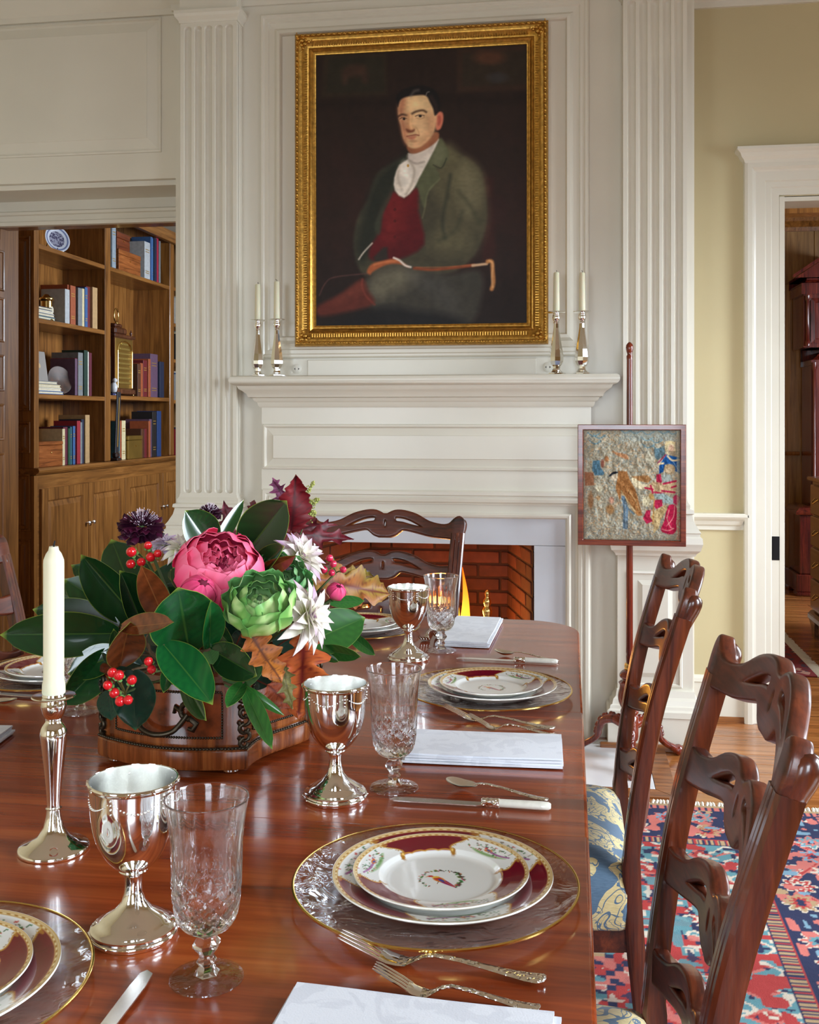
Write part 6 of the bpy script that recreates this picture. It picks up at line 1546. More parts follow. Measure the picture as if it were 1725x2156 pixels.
sprig('dark magnolia sprig spreading widest over the library side of the table', [
    (500, 770, 1.74, 0, 775, 1.66, 200, D(cup=.25, curl=.02, roll=-8)), (500, 745, 1.76, 138, 668, 1.72, 170, D(cup=.28, roll=18)),
    (490, 790, 1.75, 285, 660, 1.86, 190, D(cup=.15, roll=-25)), (480, 840, 1.72, 262, 1075, 1.66, 165, D(cup=.35, roll=-20)), (520, 850, 1.70, 285, 940, 1.70, 150, D(cup=.25, roll=25))])
sprig('tall dark magnolia sprig with folded leaves below the dark purple bloom', [
    (585, 720, 1.78, 345, 432, 1.74, 190, D(cup=.55, roll=-20, curl=.05)), (600, 730, 1.74, 512, 506, 1.68, 165, D(cup=.6, roll=28, curl=-.04)), (600, 700, 1.84, 470, 372, 1.90, 210, D(cup=.25, roll=10)),
    (560, 720, 1.80, 270, 540, 1.80, 170, D(cup=.2, roll=10)), (520, 740, 1.82, 190, 560, 1.86, 150, D(cup=.2, roll=-20)), (650, 660, 1.84, 780, 470, 1.88, 170, D(cup=.2, roll=-15)), (560, 640, 1.90, 300, 480, 1.92, 130, D(cup=.3, roll=20))])
sprig('magnolia sprig with rust brown leaf backs curled in front of the peony', [
    (700, 720, 1.70, 596, 482, 1.66, 130, D(cup=-.35, flip=True, roll=-6)), (508, 905, 1.60, 545, 695, 1.50, 170, D(cup=-.4, flip=True, roll=20, curl=-.1)), (515, 745, 1.52, 745, 728, 1.46, 105, D(cup=-.4, flip=True, roll=-25, curl=-.06)), (500, 910, 1.67, 480, 750, 1.64, 60, D(cup=.3))])
sprig('bright green magnolia sprig standing upright at the front of the arrangement', [
    (800, 845, 1.62, 748, 560, 1.50, 300, D(cup=.12, roll=4, curl=.06, kind='front')), (885, 835, 1.62, 892, 628, 1.54, 120, D(cup=.5, roll=35, kind='front')), (895, 730, 1.64, 992, 838, 1.60, 120, D(cup=.5, roll=30)), (790, 600, 1.66, 730, 490, 1.68, 70, D(cup=.3)), (800, 560, 1.70, 720, 500, 1.74, 90, D(cup=.2, roll=30))])
sprig('magnolia sprig drooping over the bronze handle of the planter', [
    (690, 815, 1.58, 895, 1058, 1.47, 190, D(cup=.35, roll=-18, curl=-.05, kind='front')), (770, 960, 1.60, 870, 1138, 1.50, 90, D(cup=.3, roll=30)), (720, 900, 1.62, 690, 1020, 1.56, 60, D(cup=.3)), (890, 835, 1.60, 1085, 950, 1.55, 150, D(cup=.2, roll=15))])
sprig('glossy magnolia sprig rising behind the pink peony', [
    (900, 420, 1.86, 782, 250, 1.84, 175, D(cup=.3, roll=22)), (1030, 440, 1.84, 1215, 208, 1.82, 220, D(cup=.3, roll=-14, curl=.05)), (1060, 520, 1.78, 1200, 400, 1.70, 110, D(cup=.3, roll=-35)), (1060, 530, 1.76, 1250, 440, 1.70, 80, D(cup=-.4, flip=True, roll=20)), (900, 430, 1.9, 1030, 205, 1.96, 60, D(cup=.3))])
sprig('glossy camellia sprig reaching out over the polished table towards the fireplace', [
    (1270, 820, 1.80, 1545, 700, 1.86, 190, D(cup=.18, roll=-10, kind='bay', curl=-.04)), (1345, 835, 1.82, 1525, 868, 1.78, 70, D(cup=.2, roll=20, kind='bay')), (1470, 770, 1.86, 1585, 862, 1.84, 55, D(cup=.3, kind='bay')), (1390, 640, 1.88, 1540, 632, 1.90, 55, D(cup=.25, kind='bay')), (1340, 850, 1.80, 1430, 890, 1.76, 35, D(cup=.2, kind='bay'))], name='camellia_sprig')
sprig('narrow bright green leaf sprig hanging down the corner of the planter', [
    (1025, 985, 1.58, 1150, 1258, 1.50, 85, D(cup=.35, roll=-20, kind='bay')), (1010, 985, 1.58, 1195, 1112, 1.54, 45, D(cup=.3, kind='bay', curl=-.1)), (1030, 975, 1.58, 958, 1082, 1.52, 75, D(cup=.3, kind='bay', roll=20)), (1020, 990, 1.58, 1110, 1120, 1.55, 45, D(cup=.3, kind='bay')), (945, 975, 1.60, 1118, 905, 1.57, 120, D(cup=.25, kind='pale'))], name='bay_sprig', col=(90, 100, 50))
sprig('dark veined salal sprig hanging before the planter under the red berries', [
    (560, 925, 1.58, 572, 1178, 1.50, 185, D(cup=.15, roll=-6, kind='salal', wave=.06)), (600, 905, 1.62, 428, 850, 1.58, 95, D(cup=-.4, kind='salal', wave=.2)), (460, 1010, 1.64, 470, 1136, 1.60, 110, D(cup=.2, kind='salal')), (640, 760, 1.64, 700, 815, 1.60, 90, D(cup=.2, kind='salal')), (880, 840, 1.60, 900, 900, 1.58, 80, D(cup=.3, kind='pale'))], name='salal_sprig')
sprig('short dark filler sprig deep in the middle of the arrangement', [
    (820, 800, 1.76, 640, 700, 1.72, 200, D(cup=.1, kind='salal')), (900, 800, 1.78, 1010, 720, 1.74, 200, D(cup=.1, kind='salal')), (700, 860, 1.74, 540, 820, 1.74, 180, D(cup=.1, kind='salal')), (980, 860, 1.70, 1100, 800, 1.70, 170, D(cup=.1, kind='salal')), (800, 700, 1.84, 700, 560, 1.86, 200, D(cup=.1, kind='salal')), (1000, 700, 1.86, 1150, 640, 1.88, 200, D(cup=.1, kind='salal')), (1150, 800, 1.78, 1300, 760, 1.80, 170, D(cup=.1, kind='salal')), (700, 930, 1.68, 860, 960, 1.66, 150, D(cup=.1, kind='salal')), (1000, 930, 1.66, 1160, 960, 1.68, 130, D(cup=.1, kind='salal'))], name='filler_sprig')

# autumn leaves: lobed blades, each a thing of its own
def autumn(label, b, t, width, lobes, cA, cB, vein, roll=0, cup=.15, curl=0.0, flip=False, name='autumn_leaf', cat='leaf'):
    base, tip = P(*b), P(*t); d = (b[2] + t[2]) / 2; wd = width * .49855 * d / F_PX
    a, L_, side, nr = frame(base, tip, roll, flip)
    root = thing(name, label, cat, tuple(base), group='autumn leaves in the arrangement')
    xs_ = [q for q, w_ in lobes]; ws = [w_ for q, w_ in lobes]; rg = random.Random(len(label) * 7)
    ph = rg.uniform(0, 6)
    def fn(t_, s):
        w_ = wd / 2 * float(np.interp(t_, xs_, ws)) * (1 + .05 * math.sin(t_ * 60 + s))
        fw = .22 * wd * abs(s) * float(np.interp(t_, xs_, ws)) * (.4 if t_ < .9 else 0)
        off = cup * w_ * abs(s) ** 1.3 + curl * L_ * t_ * t_ + .05 * wd * math.sin(t_ * 7 + s * 3 + ph)
        return base + a * (L_ * t_ + fw) + side * (s * w_) + nr * off, nr
    def ct(t_, s):
        k = .5 + .5 * math.sin(t_ * 5 + s * 2.2 + ph) * math.cos(s * 3 + ph); c = MIX(cA, cB, k)
        if abs(s) < .03: c = vein
        if abs(((t_ - abs(s) * .16) * 6.0) % 1 - .5) < .06: c = MIX(c, vein, .7)
        return MIX(c, tuple(x * .7 for x in c), .4 * (math.sin(t_ * 83 + s * 47) > .93))
    sheet(fn, [i / 70 for i in range(71)], [-1, -.8, -.6, -.4, -.2, -.025, 0, .025, .2, .4, .6, .8, 1], ct, lambda t_, s: MIX(ct(t_, s), (190, 150, 110), .35), .0006, LEAFM, 'blade', root)
    foot = MOUTH.lerp(base, .35); foot.z = TZ + .118
    MB().tube(spline([base + a * .004, base.lerp(foot, .5) + Vector((0, 0, .006)), foot], 4), .0013, 5).build('stalk', plain('stalk_red', L(110, 50, 30), .7), root, smooth=60, world=True)
OAKL = [(0, .04), (.05, .25), (.14, .5), (.2, .3), (.3, .95), (.36, .8), (.42, .42), (.55, 1.0), (.62, .8), (.66, .40), (.78, .72), (.84, .45), (.9, .42), (.95, .2), (1, .01)]
MAPL = [(0, .05), (.05, .5), (.10, .8), (.13, .6), (.22, 1.0), (.30, .72), (.38, .98), (.46, .80), (.55, .70), (.6, .8), (.7, .5), (.76, .55), (.86, .28), (.9, .3), (1, .01)]
SPIK = [(0, .05), (.08, .6), (.13, .3), (.25, 1.0), (.29, .45), (.42, .35), (.52, .95), (.56, .4), (.68, .28), (.78, .6), (.82, .25), (1, .01)]
autumn('tall crimson maple leaf topping the arrangement', (1230, 345, 1.98), (1252, 100, 1.94), 175, MAPL, (128, 12, 26), (96, 8, 20), (70, 8, 18), roll=14)
autumn('small mauve maple leaf beside the tall crimson leaf', (1205, 215, 2.0), (1150, 112, 2.0), 95, SPIK, (132, 62, 104), (110, 44, 80), (80, 30, 50), roll=-20)
autumn('dusky pink oak leaf behind the peony', (985, 400, 1.95), (945, 208, 1.96), 110, SPIK, (136, 62, 76), (112, 46, 54), (90, 30, 40))
autumn('dark red pointed leaf lying towards the chair back', (1180, 345, 2.0), (1495, 372, 2.06), 130, SPIK, (118, 16, 34), (84, 12, 24), (60, 8, 16), roll=-25)
autumn('dark red pointed leaf above the white dahlia', (1190, 335, 2.02), (1425, 312, 2.1), 120, SPIK, (106, 18, 34), (74, 12, 22), (60, 8, 16), roll=30)
autumn('broad brownish red leaf tucked behind the upper white dahlia', (1170, 385, 1.96), (1330, 400, 2.0), 110, MAPL, (112, 30, 34), (84, 22, 24), (60, 14, 16), roll=-10)
autumn('tiny dark red leaf poking up near the purple scabious', (1050, 290, 1.98), (1075, 205, 1.99), 45, OAKL, (110, 22, 30), (84, 14, 22), (60, 10, 16))
autumn('small red leaf behind the upright green magnolia leaf', (1140, 300, 1.99), (1105, 228, 2.0), 50, MAPL, (130, 18, 28), (100, 12, 22), (70, 8, 14))
autumn('yellow green oak leaf spreading towards the silver goblet', (1290, 530, 1.90), (1650, 605, 1.98), 190, OAKL, (150, 126, 48), (160, 84, 36), (110, 50, 30), roll=-12, cup=.1)
autumn('mottled yellow oak leaf below the pink berries', (1330, 545, 1.92), (1580, 530, 1.98), 120, OAKL, (158, 140, 60), (150, 110, 48), (110, 70, 36), roll=20)
autumn('large burnt orange oak leaf hanging beside the planter', (1290, 745, 1.72), (1262, 1135, 1.60), 270, OAKL, (208, 112, 48), (184, 80, 40), (120, 30, 22), roll=8, cup=.12, curl=.03)
autumn('ochre oak leaf folded over the front of the planter', (1030, 730, 1.60), (1190, 975, 1.54), 160, OAKL, (178, 106, 36), (150, 78, 34), (96, 48, 26), roll=-14)
autumn('pale olive curled leaf hanging at the planter corner', (1195, 905, 1.60), (1236, 1090, 1.58), 110, SPIK, (156, 146, 84), (128, 122, 70), (110, 100, 56), roll=24, cup=.3)
autumn('small orange leaf under the striped dahlia', (1195, 705, 1.66), (1272, 782, 1.64), 100, OAKL, (188, 104, 34), (160, 80, 30), (110, 50, 26), roll=-20)
autumn('coral orange leaf lying on the planter corner', (1130, 985, 1.60), (1235, 1085, 1.585), 110, MAPL, (184, 90, 52), (160, 74, 44), (120, 50, 34))

# ------------------------------------------------------------------ blooms
def patch_petal(root, c, ax, az, R0, th0, th1, dlt, ctop, cbot, ruff=.0, seed=0, flare=0.0, mat=None, tipw=.80):
    """petal that wraps a ball: polar angle th0 (at the calyx) to th1 (lip) measured from the bloom's axis"""
    ax = ax.normalized(); e1 = ax.orthogonal().normalized(); e2 = ax.cross(e1); rg = random.Random(seed); ph = rg.uniform(0, 6)
    def fn(t, s):
        th = th0 + (th1 - th0) * t; w_ = dlt * math.sin(math.pi * min(1, .12 + tipw * t)) ** .7
        lip = 1 - .10 * abs(s) ** 2.5 * t; th = th0 + (th1 - th0) * t * lip
        fi = az + s * w_ / max(.35, math.sin(th)); r = R0 * (.30 + .70 * min(1, t * 1.7) ** .6) * (1 + flare * t * t) + ruff * R0 * t * t * math.sin(s * 7 + ph) + .06 * R0 * abs(s)
        dr = ax * math.cos(th) + (e1 * math.cos(fi) + e2 * math.sin(fi)) * math.sin(th)
        return c + dr * r, dr
    return sheet(fn, [i / 9 for i in range(10)], [-1, -.75, -.5, -.25, 0, .25, .5, .75, 1], ctop, cbot, .0006, mat or PETAL, 'petal', root, 70)
def calyx(root, c, ax, r, col=(70, 104, 52)):
    b = c - ax.normalized() * r * .25
    MB().sphere(b, r * .42, 10, 7).build('calyx', plain('calyx_%d' % col[1], L(*col), .6), root, smooth=60, world=True)
    foot = MOUTH.lerp(b, .3); foot.z = TZ + .118; stem(root, b, foot, .003)
UP = Vector((0, 0, 1))
def axis(c, cam_k, up_k, right_k): return ((CAMP - c).normalized() * cam_k + UP * up_k + Vector((cT, sT, 0)) * right_k).normalized()
# peony
c = P(925, 520, 1.70); ax = axis(c, .75, .62, .12)
pe = thing('peony', 'large open coral pink peony in the middle of the arrangement', 'flower', tuple(c), group='blooms in the arrangement')
PK = lambda k: (lambda t, s: MIX((236, 66, 112), (252, 150, 176), k * max(0, t - .72) * 3.3))
rg = random.Random(12)
for lay_, (n, R0, t1, dl, rf) in enumerate(((7, .070, 48, 1.05, .03), (7, .064, 38, .95, .05), (8, .055, 32, .85, .07), (8, .045, 28, .8, .10), (8, .034, 24, .8, .14), (7, .023, 18, .8, .18))):
    for k in range(n): patch_petal(pe, c, ax, 2 * math.pi * (k + .37 * lay_) / n + rg.uniform(-.12, .12), R0 * rg.uniform(.95, 1.05), R(160), R(t1 + rg.uniform(-7, 7)), dl * .62, PK(.7), PK(.25), rf, seed=k + 10 * lay_, tipw=.60)
calyx(pe, c - ax * .06, ax, .03)
for lb, q, rad, dd in (('half-open pink and green peony bud under the big peony', (835, 605), .029, 1.62), ('small tight pink bud beside the yellow oak leaf', (1418, 598), .018, 1.86)):
    cb_ = P(q[0], q[1], dd); axb = axis(cb_, .5, .6, .3); bd = thing('peony_bud', lb, 'flower bud', tuple(cb_), group='blooms in the arrangement')
    for k in range(6): patch_petal(bd, cb_, axb, k * 1.05, rad * (1 - .05 * (k % 2)), R(165), R(12), .62, lambda t, s: MIX((150, 170, 80), (226, 70, 120), t * 1.3 + .3 * abs(s)), lambda t, s: (220, 90, 130), .03, seed=k)
    calyx(bd, cb_ - axb * rad * .7, axb, rad * .7)
# dahlias
def dahlia(label, q, dd, ax_k, Rd, seed, cw=(230, 224, 206), cp=(172, 120, 176)):
    c = P(q[0], q[1], dd); ax = axis(c, *ax_k); fl = thing('dahlia', label, 'flower', tuple(c), group='blooms in the arrangement'); e1 = ax.orthogonal().normalized(); e2 = ax.cross(e1); rg = random.Random(seed)
    for ly, (n, th, ln, wd) in enumerate(((9, 92, 1.0, .38), (9, 74, 1.0, .38), (8, 56, .94, .34), (7, 40, .84, .30), (5, 22, .7, .24))):
        for k in range(n):
            fi = 2 * math.pi * (k + .5 * (ly % 2)) / n + rg.uniform(-.1, .1); tt = R(th + rg.uniform(-7, 7)); rad = e1 * math.cos(fi) + e2 * math.sin(fi)
            d = ax * math.cos(tt) + rad * math.sin(tt); nr = ax * math.sin(tt) - rad * math.cos(tt); sd = d.cross(nr); L_ = Rd * ln * rg.uniform(.92, 1.06); W_ = Rd * wd * .5
            def fn(t, s, d=d, nr=nr, sd=sd, L_=L_, W_=W_):
                w_ = W_ * math.sin(math.pi * min(1, .06 + t * .94) ** .85) ** .75 * (1 - .6 * max(0, t - .8) / .2 * .9)
                return c + d * (L_ * t) + sd * (s * w_) + nr * (.55 * w_ * s * s + .06 * L_ * math.sin(t * math.pi) - .16 * L_ * t * t + .004), nr
            kp = rg.random() ** 2; ct = lambda t, s, kp=kp: MIX(MIX((190, 204, 70), cw, t * 2.0), cp, min(.8, (.25 + .75 * kp) * (max(0, t - .6) * 1.6 + .5 * kp * (1 - abs(s)))))
            cbm = lambda t, s: MIX(MIX((206, 206, 130), cw, t * 2), cp, .85 * (1 - abs(s)) * min(1, t * 2))
            sheet(fn, [i / 9 for i in range(10)], [-1, -.6, -.25, 0, .25, .6, 1], ct, cbm, .0006, PETAL, 'petal', fl, 70)
    calyx(fl, c, ax, Rd * .35, (76, 112, 50)); return fl
dahlia('white dahlia streaked with mauve facing the crystal glass', (1275, 700), 1.64, (.42, .12, .85), .060, 1)
dahlia('white dahlia below the red maple leaves and above the kale', (1255, 465), 1.80, (.45, .55, .55), .055, 2)
dahlia('cream dahlia half hidden behind the peony', (770, 430), 1.86, (.5, .8, -.1), .040, 3, cw=(236, 232, 206))
dahlia('pale mauve dahlia peeping out below the dark purple bloom', (700, 410), 1.90, (.4, .8, -.2), .034, 4, cw=(216, 204, 222))
# ornamental kale
KL = vcol('kale_leaf', .45)
def kale(label, q, dd, ax_k, Rk, seed, bright):
    c = P(q[0], q[1], dd); ax = axis(c, *ax_k); kl = thing('ornamental_kale', label, 'kale', tuple(c), group='blooms in the arrangement'); rg = random.Random(seed)
    def col(ly): 
        def f(t, s):
            pale, mid, dk = ((232, 238, 176), (158, 204, 104), (70, 134, 62)) if bright else ((176, 206, 150), (96, 156, 88), (44, 100, 56))
            v = abs(((abs(s) * 3 - t * 1.4) % 1) - .5); cc = MIX(pale, mid, t * (1.6 - .3 * ly)); cc = MIX(cc, dk, max(0, t - .72) * 2.2 + max(0, abs(s) - .8) * 1.2)
            return MIX(cc, pale, .55 if (v < .07 or abs(s) < .06) else 0)
        return f
    for ly, (n, r, t1, dl) in enumerate(((6, 1.0, 62, 1.1), (5, .86, 46, 1.05), (5, .70, 34, 1.0), (4, .52, 26, 1.0), (4, .34, 18, 1.0))):
        for k in range(n): patch_petal(kl, c, ax, 2 * math.pi * (k + .4 * ly) / n + rg.uniform(-.1, .1), Rk * r, R(150), R(t1 + rg.uniform(-8, 8)), dl * .66, col(ly), lambda t, s: MIX((190, 210, 150), (84, 140, 76), t), .10, seed=k + ly * 9, flare=.25, mat=KL, tipw=.52)
    calyx(kl, c - ax * Rk * .7, ax, Rk * .5, (120, 150, 84)); return kl
kale('bright green and cream ornamental kale below the peony', (1100, 655), 1.60, (.72, .62, -.05), .046, 5, True)
kale('darker green ornamental kale between the peony and upper white dahlia', (1185, 560), 1.74, (.7, .65, .2), .041, 6, False)
# dark purple scabious blooms
def scabious(label, q, dd, rx, seed):
    c = P(q[0], q[1], dd); ax = axis(c, .35, .9, .05); sb = thing('scabious', label, 'flower', tuple(c), group='blooms in the arrangement'); e1 = ax.orthogonal().normalized(); e2 = ax.cross(e1); rg = random.Random(seed)
    for ly, (n, th, ln, wd) in enumerate(((17, 104, 1.0, .34), (17, 90, 1.0, .34), (15, 74, .95, .32), (13, 56, .86, .28), (10, 38, .76, .24), (6, 18, .68, .2))):
        for k in range(n):
            fi = 2 * math.pi * (k + .5 * (ly % 2)) / n + rg.uniform(-.15, .15); tt = R(th + rg.uniform(-9, 9)); rad = e1 * math.cos(fi) + e2 * math.sin(fi)
            d = ax * math.cos(tt) + rad * math.sin(tt); nr = ax * math.sin(tt) - rad * math.cos(tt); sd = d.cross(nr); L_ = rx * ln * rg.uniform(.85, 1.08); W_ = rx * wd * .6; ph = rg.uniform(0, 6)
            def fn(t, s, d=d, nr=nr, sd=sd, L_=L_, W_=W_, ph=ph):
                w_ = W_ * (.25 + .75 * t ** .8); return c + d * (L_ * (.25 + .75 * t) * (1 - .14 * s * s * t)) + sd * (s * w_) + nr * (.35 * w_ * math.sin(s * 4 + ph) * t - .1 * L_ * t * t), nr
            kk = rg.random(); colp = MIX((36, 5, 24), (72, 12, 44), kk)
            sheet(fn, [0, .3, .55, .75, .9, 1], [-1, -.5, 0, .5, 1], lambda t, s, a=colp: a, lambda t, s, a=colp: MIX(a, (110, 50, 90), .3), .0005, PETAL, 'petal', sb, 70)
    for k in range(46):
        th = math.acos(1 - rg.random() * .55); fi = rg.uniform(0, 6.28); d = ax * math.cos(th) + (e1 * math.cos(fi) + e2 * math.sin(fi)) * math.sin(th)
        MB().tube([c + d * rx * .5, c + d * rx * .80], .0003, 4).sphere(c + d * rx * .81, .0008, 5, 4).build('stamen', plain('stamen', L(214, 196, 210), .5), sb, world=True)
    calyx(sb, c, ax, rx * .4, (60, 84, 46)); return sb
scabious('big dark burgundy scabious bloom with white stamens at the top', (597, 320), 1.78, .040, 8)
scabious('small dark purple scabious bloom behind the glossy magnolia leaf', (885, 262), 1.94, .024, 9)
# berries
BER = plain('red_berry', L(206, 28, 36), .12, var=.15, vscale=40, coat=.6); BERP = plain('pink_berry', L(206, 40, 78), .14, var=.15, vscale=40, coat=.6); SEP = plain('sepal_green', L(96, 140, 60), .5)
def berries(label, pts, dd, r, mat, foot=None):
    c = P(pts[0][0], pts[0][1], dd); root = thing('berry_sprig', label, 'berries', tuple(c), group='berry sprigs in the arrangement'); rg = random.Random(len(label))
    cen = sum((P(x, y, dd + .02) for x, y in pts), Vector()) / len(pts) + Vector((.004, .012, -.012))
    for x, y in pts:
        b = P(x, y, dd + rg.uniform(-.015, .01)); out = (b - cen); out = (out.normalized() if out.length > 1e-4 else UP) * .8 + (CAMP - b).normalized() * .5; out.normalize(); rr = r * rg.uniform(.88, 1.1)
        M_ = T(*b) @ out.to_track_quat('Z', 'Y').to_matrix().to_4x4()
        be = MB().lathe([(.0004, -rr * .98), (rr * .5, -rr * .88), (rr * .86, -rr * .5), (rr, 0), (rr * .88, rr * .5), (rr * .5, rr * .95), (rr * .16, rr * 1.12), (.0004, rr * 1.16)], 14, M=M_).build('berry', mat, root, smooth=80, world=True)
        sp = MB()
        for k in range(5):
            a = k * 1.257; sp.sphere((rr * .72 * math.cos(a), rr * .72 * math.sin(a), -rr * .95), rr * .42, 7, 5, M=M_, sc=(1, 1, .35))
        s_ = sp.build('sepal', SEP, be, smooth=60); s_.location = (0, 0, 0); s_['kind'] = 'stuff'
        MB().tube(spline([b - out * rr, b.lerp(cen, .6), cen], 3), .0013, 5).build('stalk', plain('berry_stalk', L(120, 110, 60), .7), root, smooth=60, world=True)
    ft = MOUTH.lerp(cen, .35); ft.z = TZ + .118; stem(root, cen, ft, .002)
berries('cluster of glossy red berries under the dark burgundy bloom', [(555, 425), (625, 398), (637, 447), (667, 432), (597, 468), (553, 476)], 1.70, .0078, BER)
berries('cluster of glossy red berries hanging low before the planter', [(475, 935), (502, 946), (455, 988), (483, 1021), (557, 966), (541, 1051), (508, 1056)], 1.50, .0072, BER)
berries('pair of red berries above the low berry cluster', [(628, 888), (640, 921)], 1.55, .0072, BER)
berries('cluster of pink berries before the chair slat', [(1392, 452), (1408, 476), (1450, 500), (1402, 513), (1368, 500)], 1.86, .0070, BERP)
# goldenrod tips
for i, (q0, q1, lb) in enumerate((((1262, 230), (1325, 140), 'uppermost yellow green goldenrod tip beside the crimson leaf'), ((1280, 250), (1345, 212), 'middle goldenrod tip beside the crimson leaf'), ((1290, 290), (1330, 266), 'lowest goldenrod tip beside the crimson leaf'))):
    a, b = P(q0[0], q0[1], 2.02), P(q1[0], q1[1], 2.03); g = thing('goldenrod', lb, 'flower', tuple(a), group='goldenrod tips'); rg = random.Random(i)
    MB().tube([a, a.lerp(b, .5) + Vector((0, 0, .002)), b], [.0014, .0012, .0006], 5).build('stem', SEP, g, world=True); fl = MB()
    for k in range(70):
        t = rg.random() ** .8; q = a.lerp(b, .15 + .85 * t); w_ = .012 * (1 - t * .8); fl.sphere(q + Vector((rg.uniform(-w_, w_), rg.uniform(-w_, w_), rg.uniform(-w_, w_) + .004)), rg.uniform(.0014, .0024), 5, 4)
    fl.build('florets', plain('goldenrod_yellow', L(158, 160, 84), .7), g, smooth=60, world=True)['kind'] = 'stuff'
    ft = MOUTH.lerp(a, .5); ft.z = TZ + .118; stem(g, a, ft, .0013)

# ================================================================== CANDLESTICKS
WICK = plain('charred_wick', L(30, 28, 28), .9)
cs = thing('table_candlestick', 'slender silver candlestick standing on the dining table beside the flowers', 'candlestick', (-.649, 1.252, TZ + .0005))
MB().lathe([(.0436, 0), (.0440, .0015), (.0440, .0045), (.0425, .0062), (.032, .0098), (.020, .0175), (.0125, .030), (.0095, .044), (.0085, .052)], 48).build('base', SILVER, cs, smooth=50)
MB().lathe([(p.x, p.z) for p in spline([(.0085, 0, .052), (.0100, 0, .0535), (.0082, 0, .056), (.0092, 0, .075), (.0120, 0, .105), (.0155, 0, .135), (.0168, 0, .148), (.0150, 0, .156), (.0105, 0, .163), (.0100, 0, .168)], 5)], 36).build('stem', SILVER, cs, smooth=50)
MB().lathe([(.0100, .168), (.0135, .174), (.0160, .184), (.0150, .190), (.0145, .1935), (.0265, .1945), (.0275, .1955), (.0265, .1968), (.0142, .1965), (.0135, .199), (.0005, .199)], 40).build('drip_pan', SILVER, cs, smooth=50)
cn = thing('candle', 'unlit cream pillar candle in the slender table candlestick', 'candle', (-.649, 1.252, TZ + .1996))
MB().lathe([(.0138, 0), (.0145, .002), (.0142, .012), (.0128, .018), (.0129, .165), (.0126, .170), (.0095, .178), (.0066, .182), (.0056, .187), (.0005, .1855)], 32).build('wax', WAX, cn, smooth=45)
MB().tube([(0, 0, .185), (.0006, 0, .190), (.0016, 0, .194)], [.0012, .0014, .001], 6).build('wick', WICK, cn)
def mantel_stick(px, py, k, ck, tilt, lab, clab, seed):
    b = onz(px, py, 1.488) if False else None
    t = (px - CX) / F_PX; d = 4.275 / (cT + t * sT); x = t * d * cT - d * sT
    s = thing('mantel_candlestick', lab, 'candlestick', (x, 4.275, 1.4875), group='faceted silver candlesticks on the mantel')
    f = lambda P: [(r * k, z * k) for r, z in P]
    MB().lathe(f([(.034, 0), (.034, .003), (.024, .006), (.016, .013), (.013, .020), (.0135, .028)]), 8, a0=.39 + seed).build('foot', SILVER, s)
    MB().lathe(f([(.0135, .028), (.019, .033), (.0255, .048), (.026, .062), (.0225, .090), (.0160, .130), (.0100, .170), (.0088, .186)]), 8, a0=.39 + seed).build('body', SILVER, s)
    MB().lathe(f([(.0088, .186), (.0120, .190), (.0088, .194), (.0130, .199), (.0150, .208), (.0135, .218), (.0110, .222), (.0300, .2255), (.0340, .2285), (.0335, .2300), (.0120, .2275), (.0005, .2275)]), 24).build('socket', SILVER, s, smooth=45)
    z = 1.4875 + .2276 * k
    c = thing('candle', clab, 'candle', (x, 4.275, z + .0006), group='cream candles on the mantel')
    MB().lathe([(.0128, 0), (.0130, .001), (.0112, ck), (.0085, ck + .003), (.0005, ck + .0015)], 20).build('wax', WAX, c, smooth=45)
    MB().tube([(0, 0, ck), (.001, 0, ck + .008), (-.004 * tilt, 0, ck + .012)], .0011, 5).build('wick', WICK, c)
mantel_stick(543, 783, 1.02, .150, 0, 'faceted silver candlestick at the library end of the mantel, outer of the pair', 'short cream candle in the outer candlestick at the library end of the mantel', 0)
mantel_stick(583, 783, 1.03, .158, 1.5, 'faceted silver candlestick at the library end, next to the portrait frame', 'cream candle with curled wick next to the portrait frame at the library end', .3)
mantel_stick(1172, 783, 1.09, .158, 0, 'faceted silver candlestick before the outlet next to the portrait frame', 'cream candle before the gilt frame at the pole screen end', .2)
mantel_stick(1226, 783, 1.09, .155, .3, 'faceted silver candlestick at the mantel end nearest the pole screen', 'cream candle at the mantel end nearest the pole screen', .5)

# ================================================================== POLE SCREEN
PSW = wood('pole_mahogany', L(60, 14, 8), L(112, 34, 18), L(144, 56, 28), 'z', 1.2, .22, .6)
PX, PY = .2264, 4.08
ps = thing('pole_screen', 'mahogany tripod pole screen with worn needlework panel beside the fireplace', 'pole screen', (PX, PY, 0))
MB().lathe([(.0125, .375), (.0135, .40), (.0120, .41), (.0135, .42), (.0130, .44), (.0120, 1.30), (.0110, 1.53), (.0120, 1.545), (.0085, 1.552), (.0115, 1.562), (.0145, 1.575), (.0130, 1.588), (.0060, 1.597), (.0005, 1.600)], 20).build('pole', PSW, ps, smooth=45)
MB().lathe([(.0185, .352), (.0205, .356), (.0190, .360), (.0205, .366), (.0180, .376), (.0110, .378)], 24).build('brass_collar', BRASS, ps, smooth=45)
vase = spline([(.018, 0, .352), (.030, 0, .345), (.0385, 0, .333), (.0365, 0, .322), (.026, 0, .314), (.030, 0, .309), (.040, 0, .303), (.036, 0, .296), (.035, 0, .285), (.041, 0, .255), (.040, 0, .232), (.032, 0, .212), (.027, 0, .203), (.034, 0, .197), (.034, 0, .188), (.028, 0, .182)], 3)
MB().lathe([(p.x, p.z) for p in vase], 40, rfun=lambda r, z, a, i: r * (1 + (.09 * abs(math.sin(a * 5)) if .205 < z < .298 else (.05 * math.cos(a * 12) if .298 < z < .31 else 0)))).build('carved_vase', PSW, ps, smooth=50)
MB().lathe([(.028, .182), (.034, .176), (.034, .10), (.030, .085), (.012, .072), (.0005, .07)], 24).build('hub', PSW, ps, smooth=45)
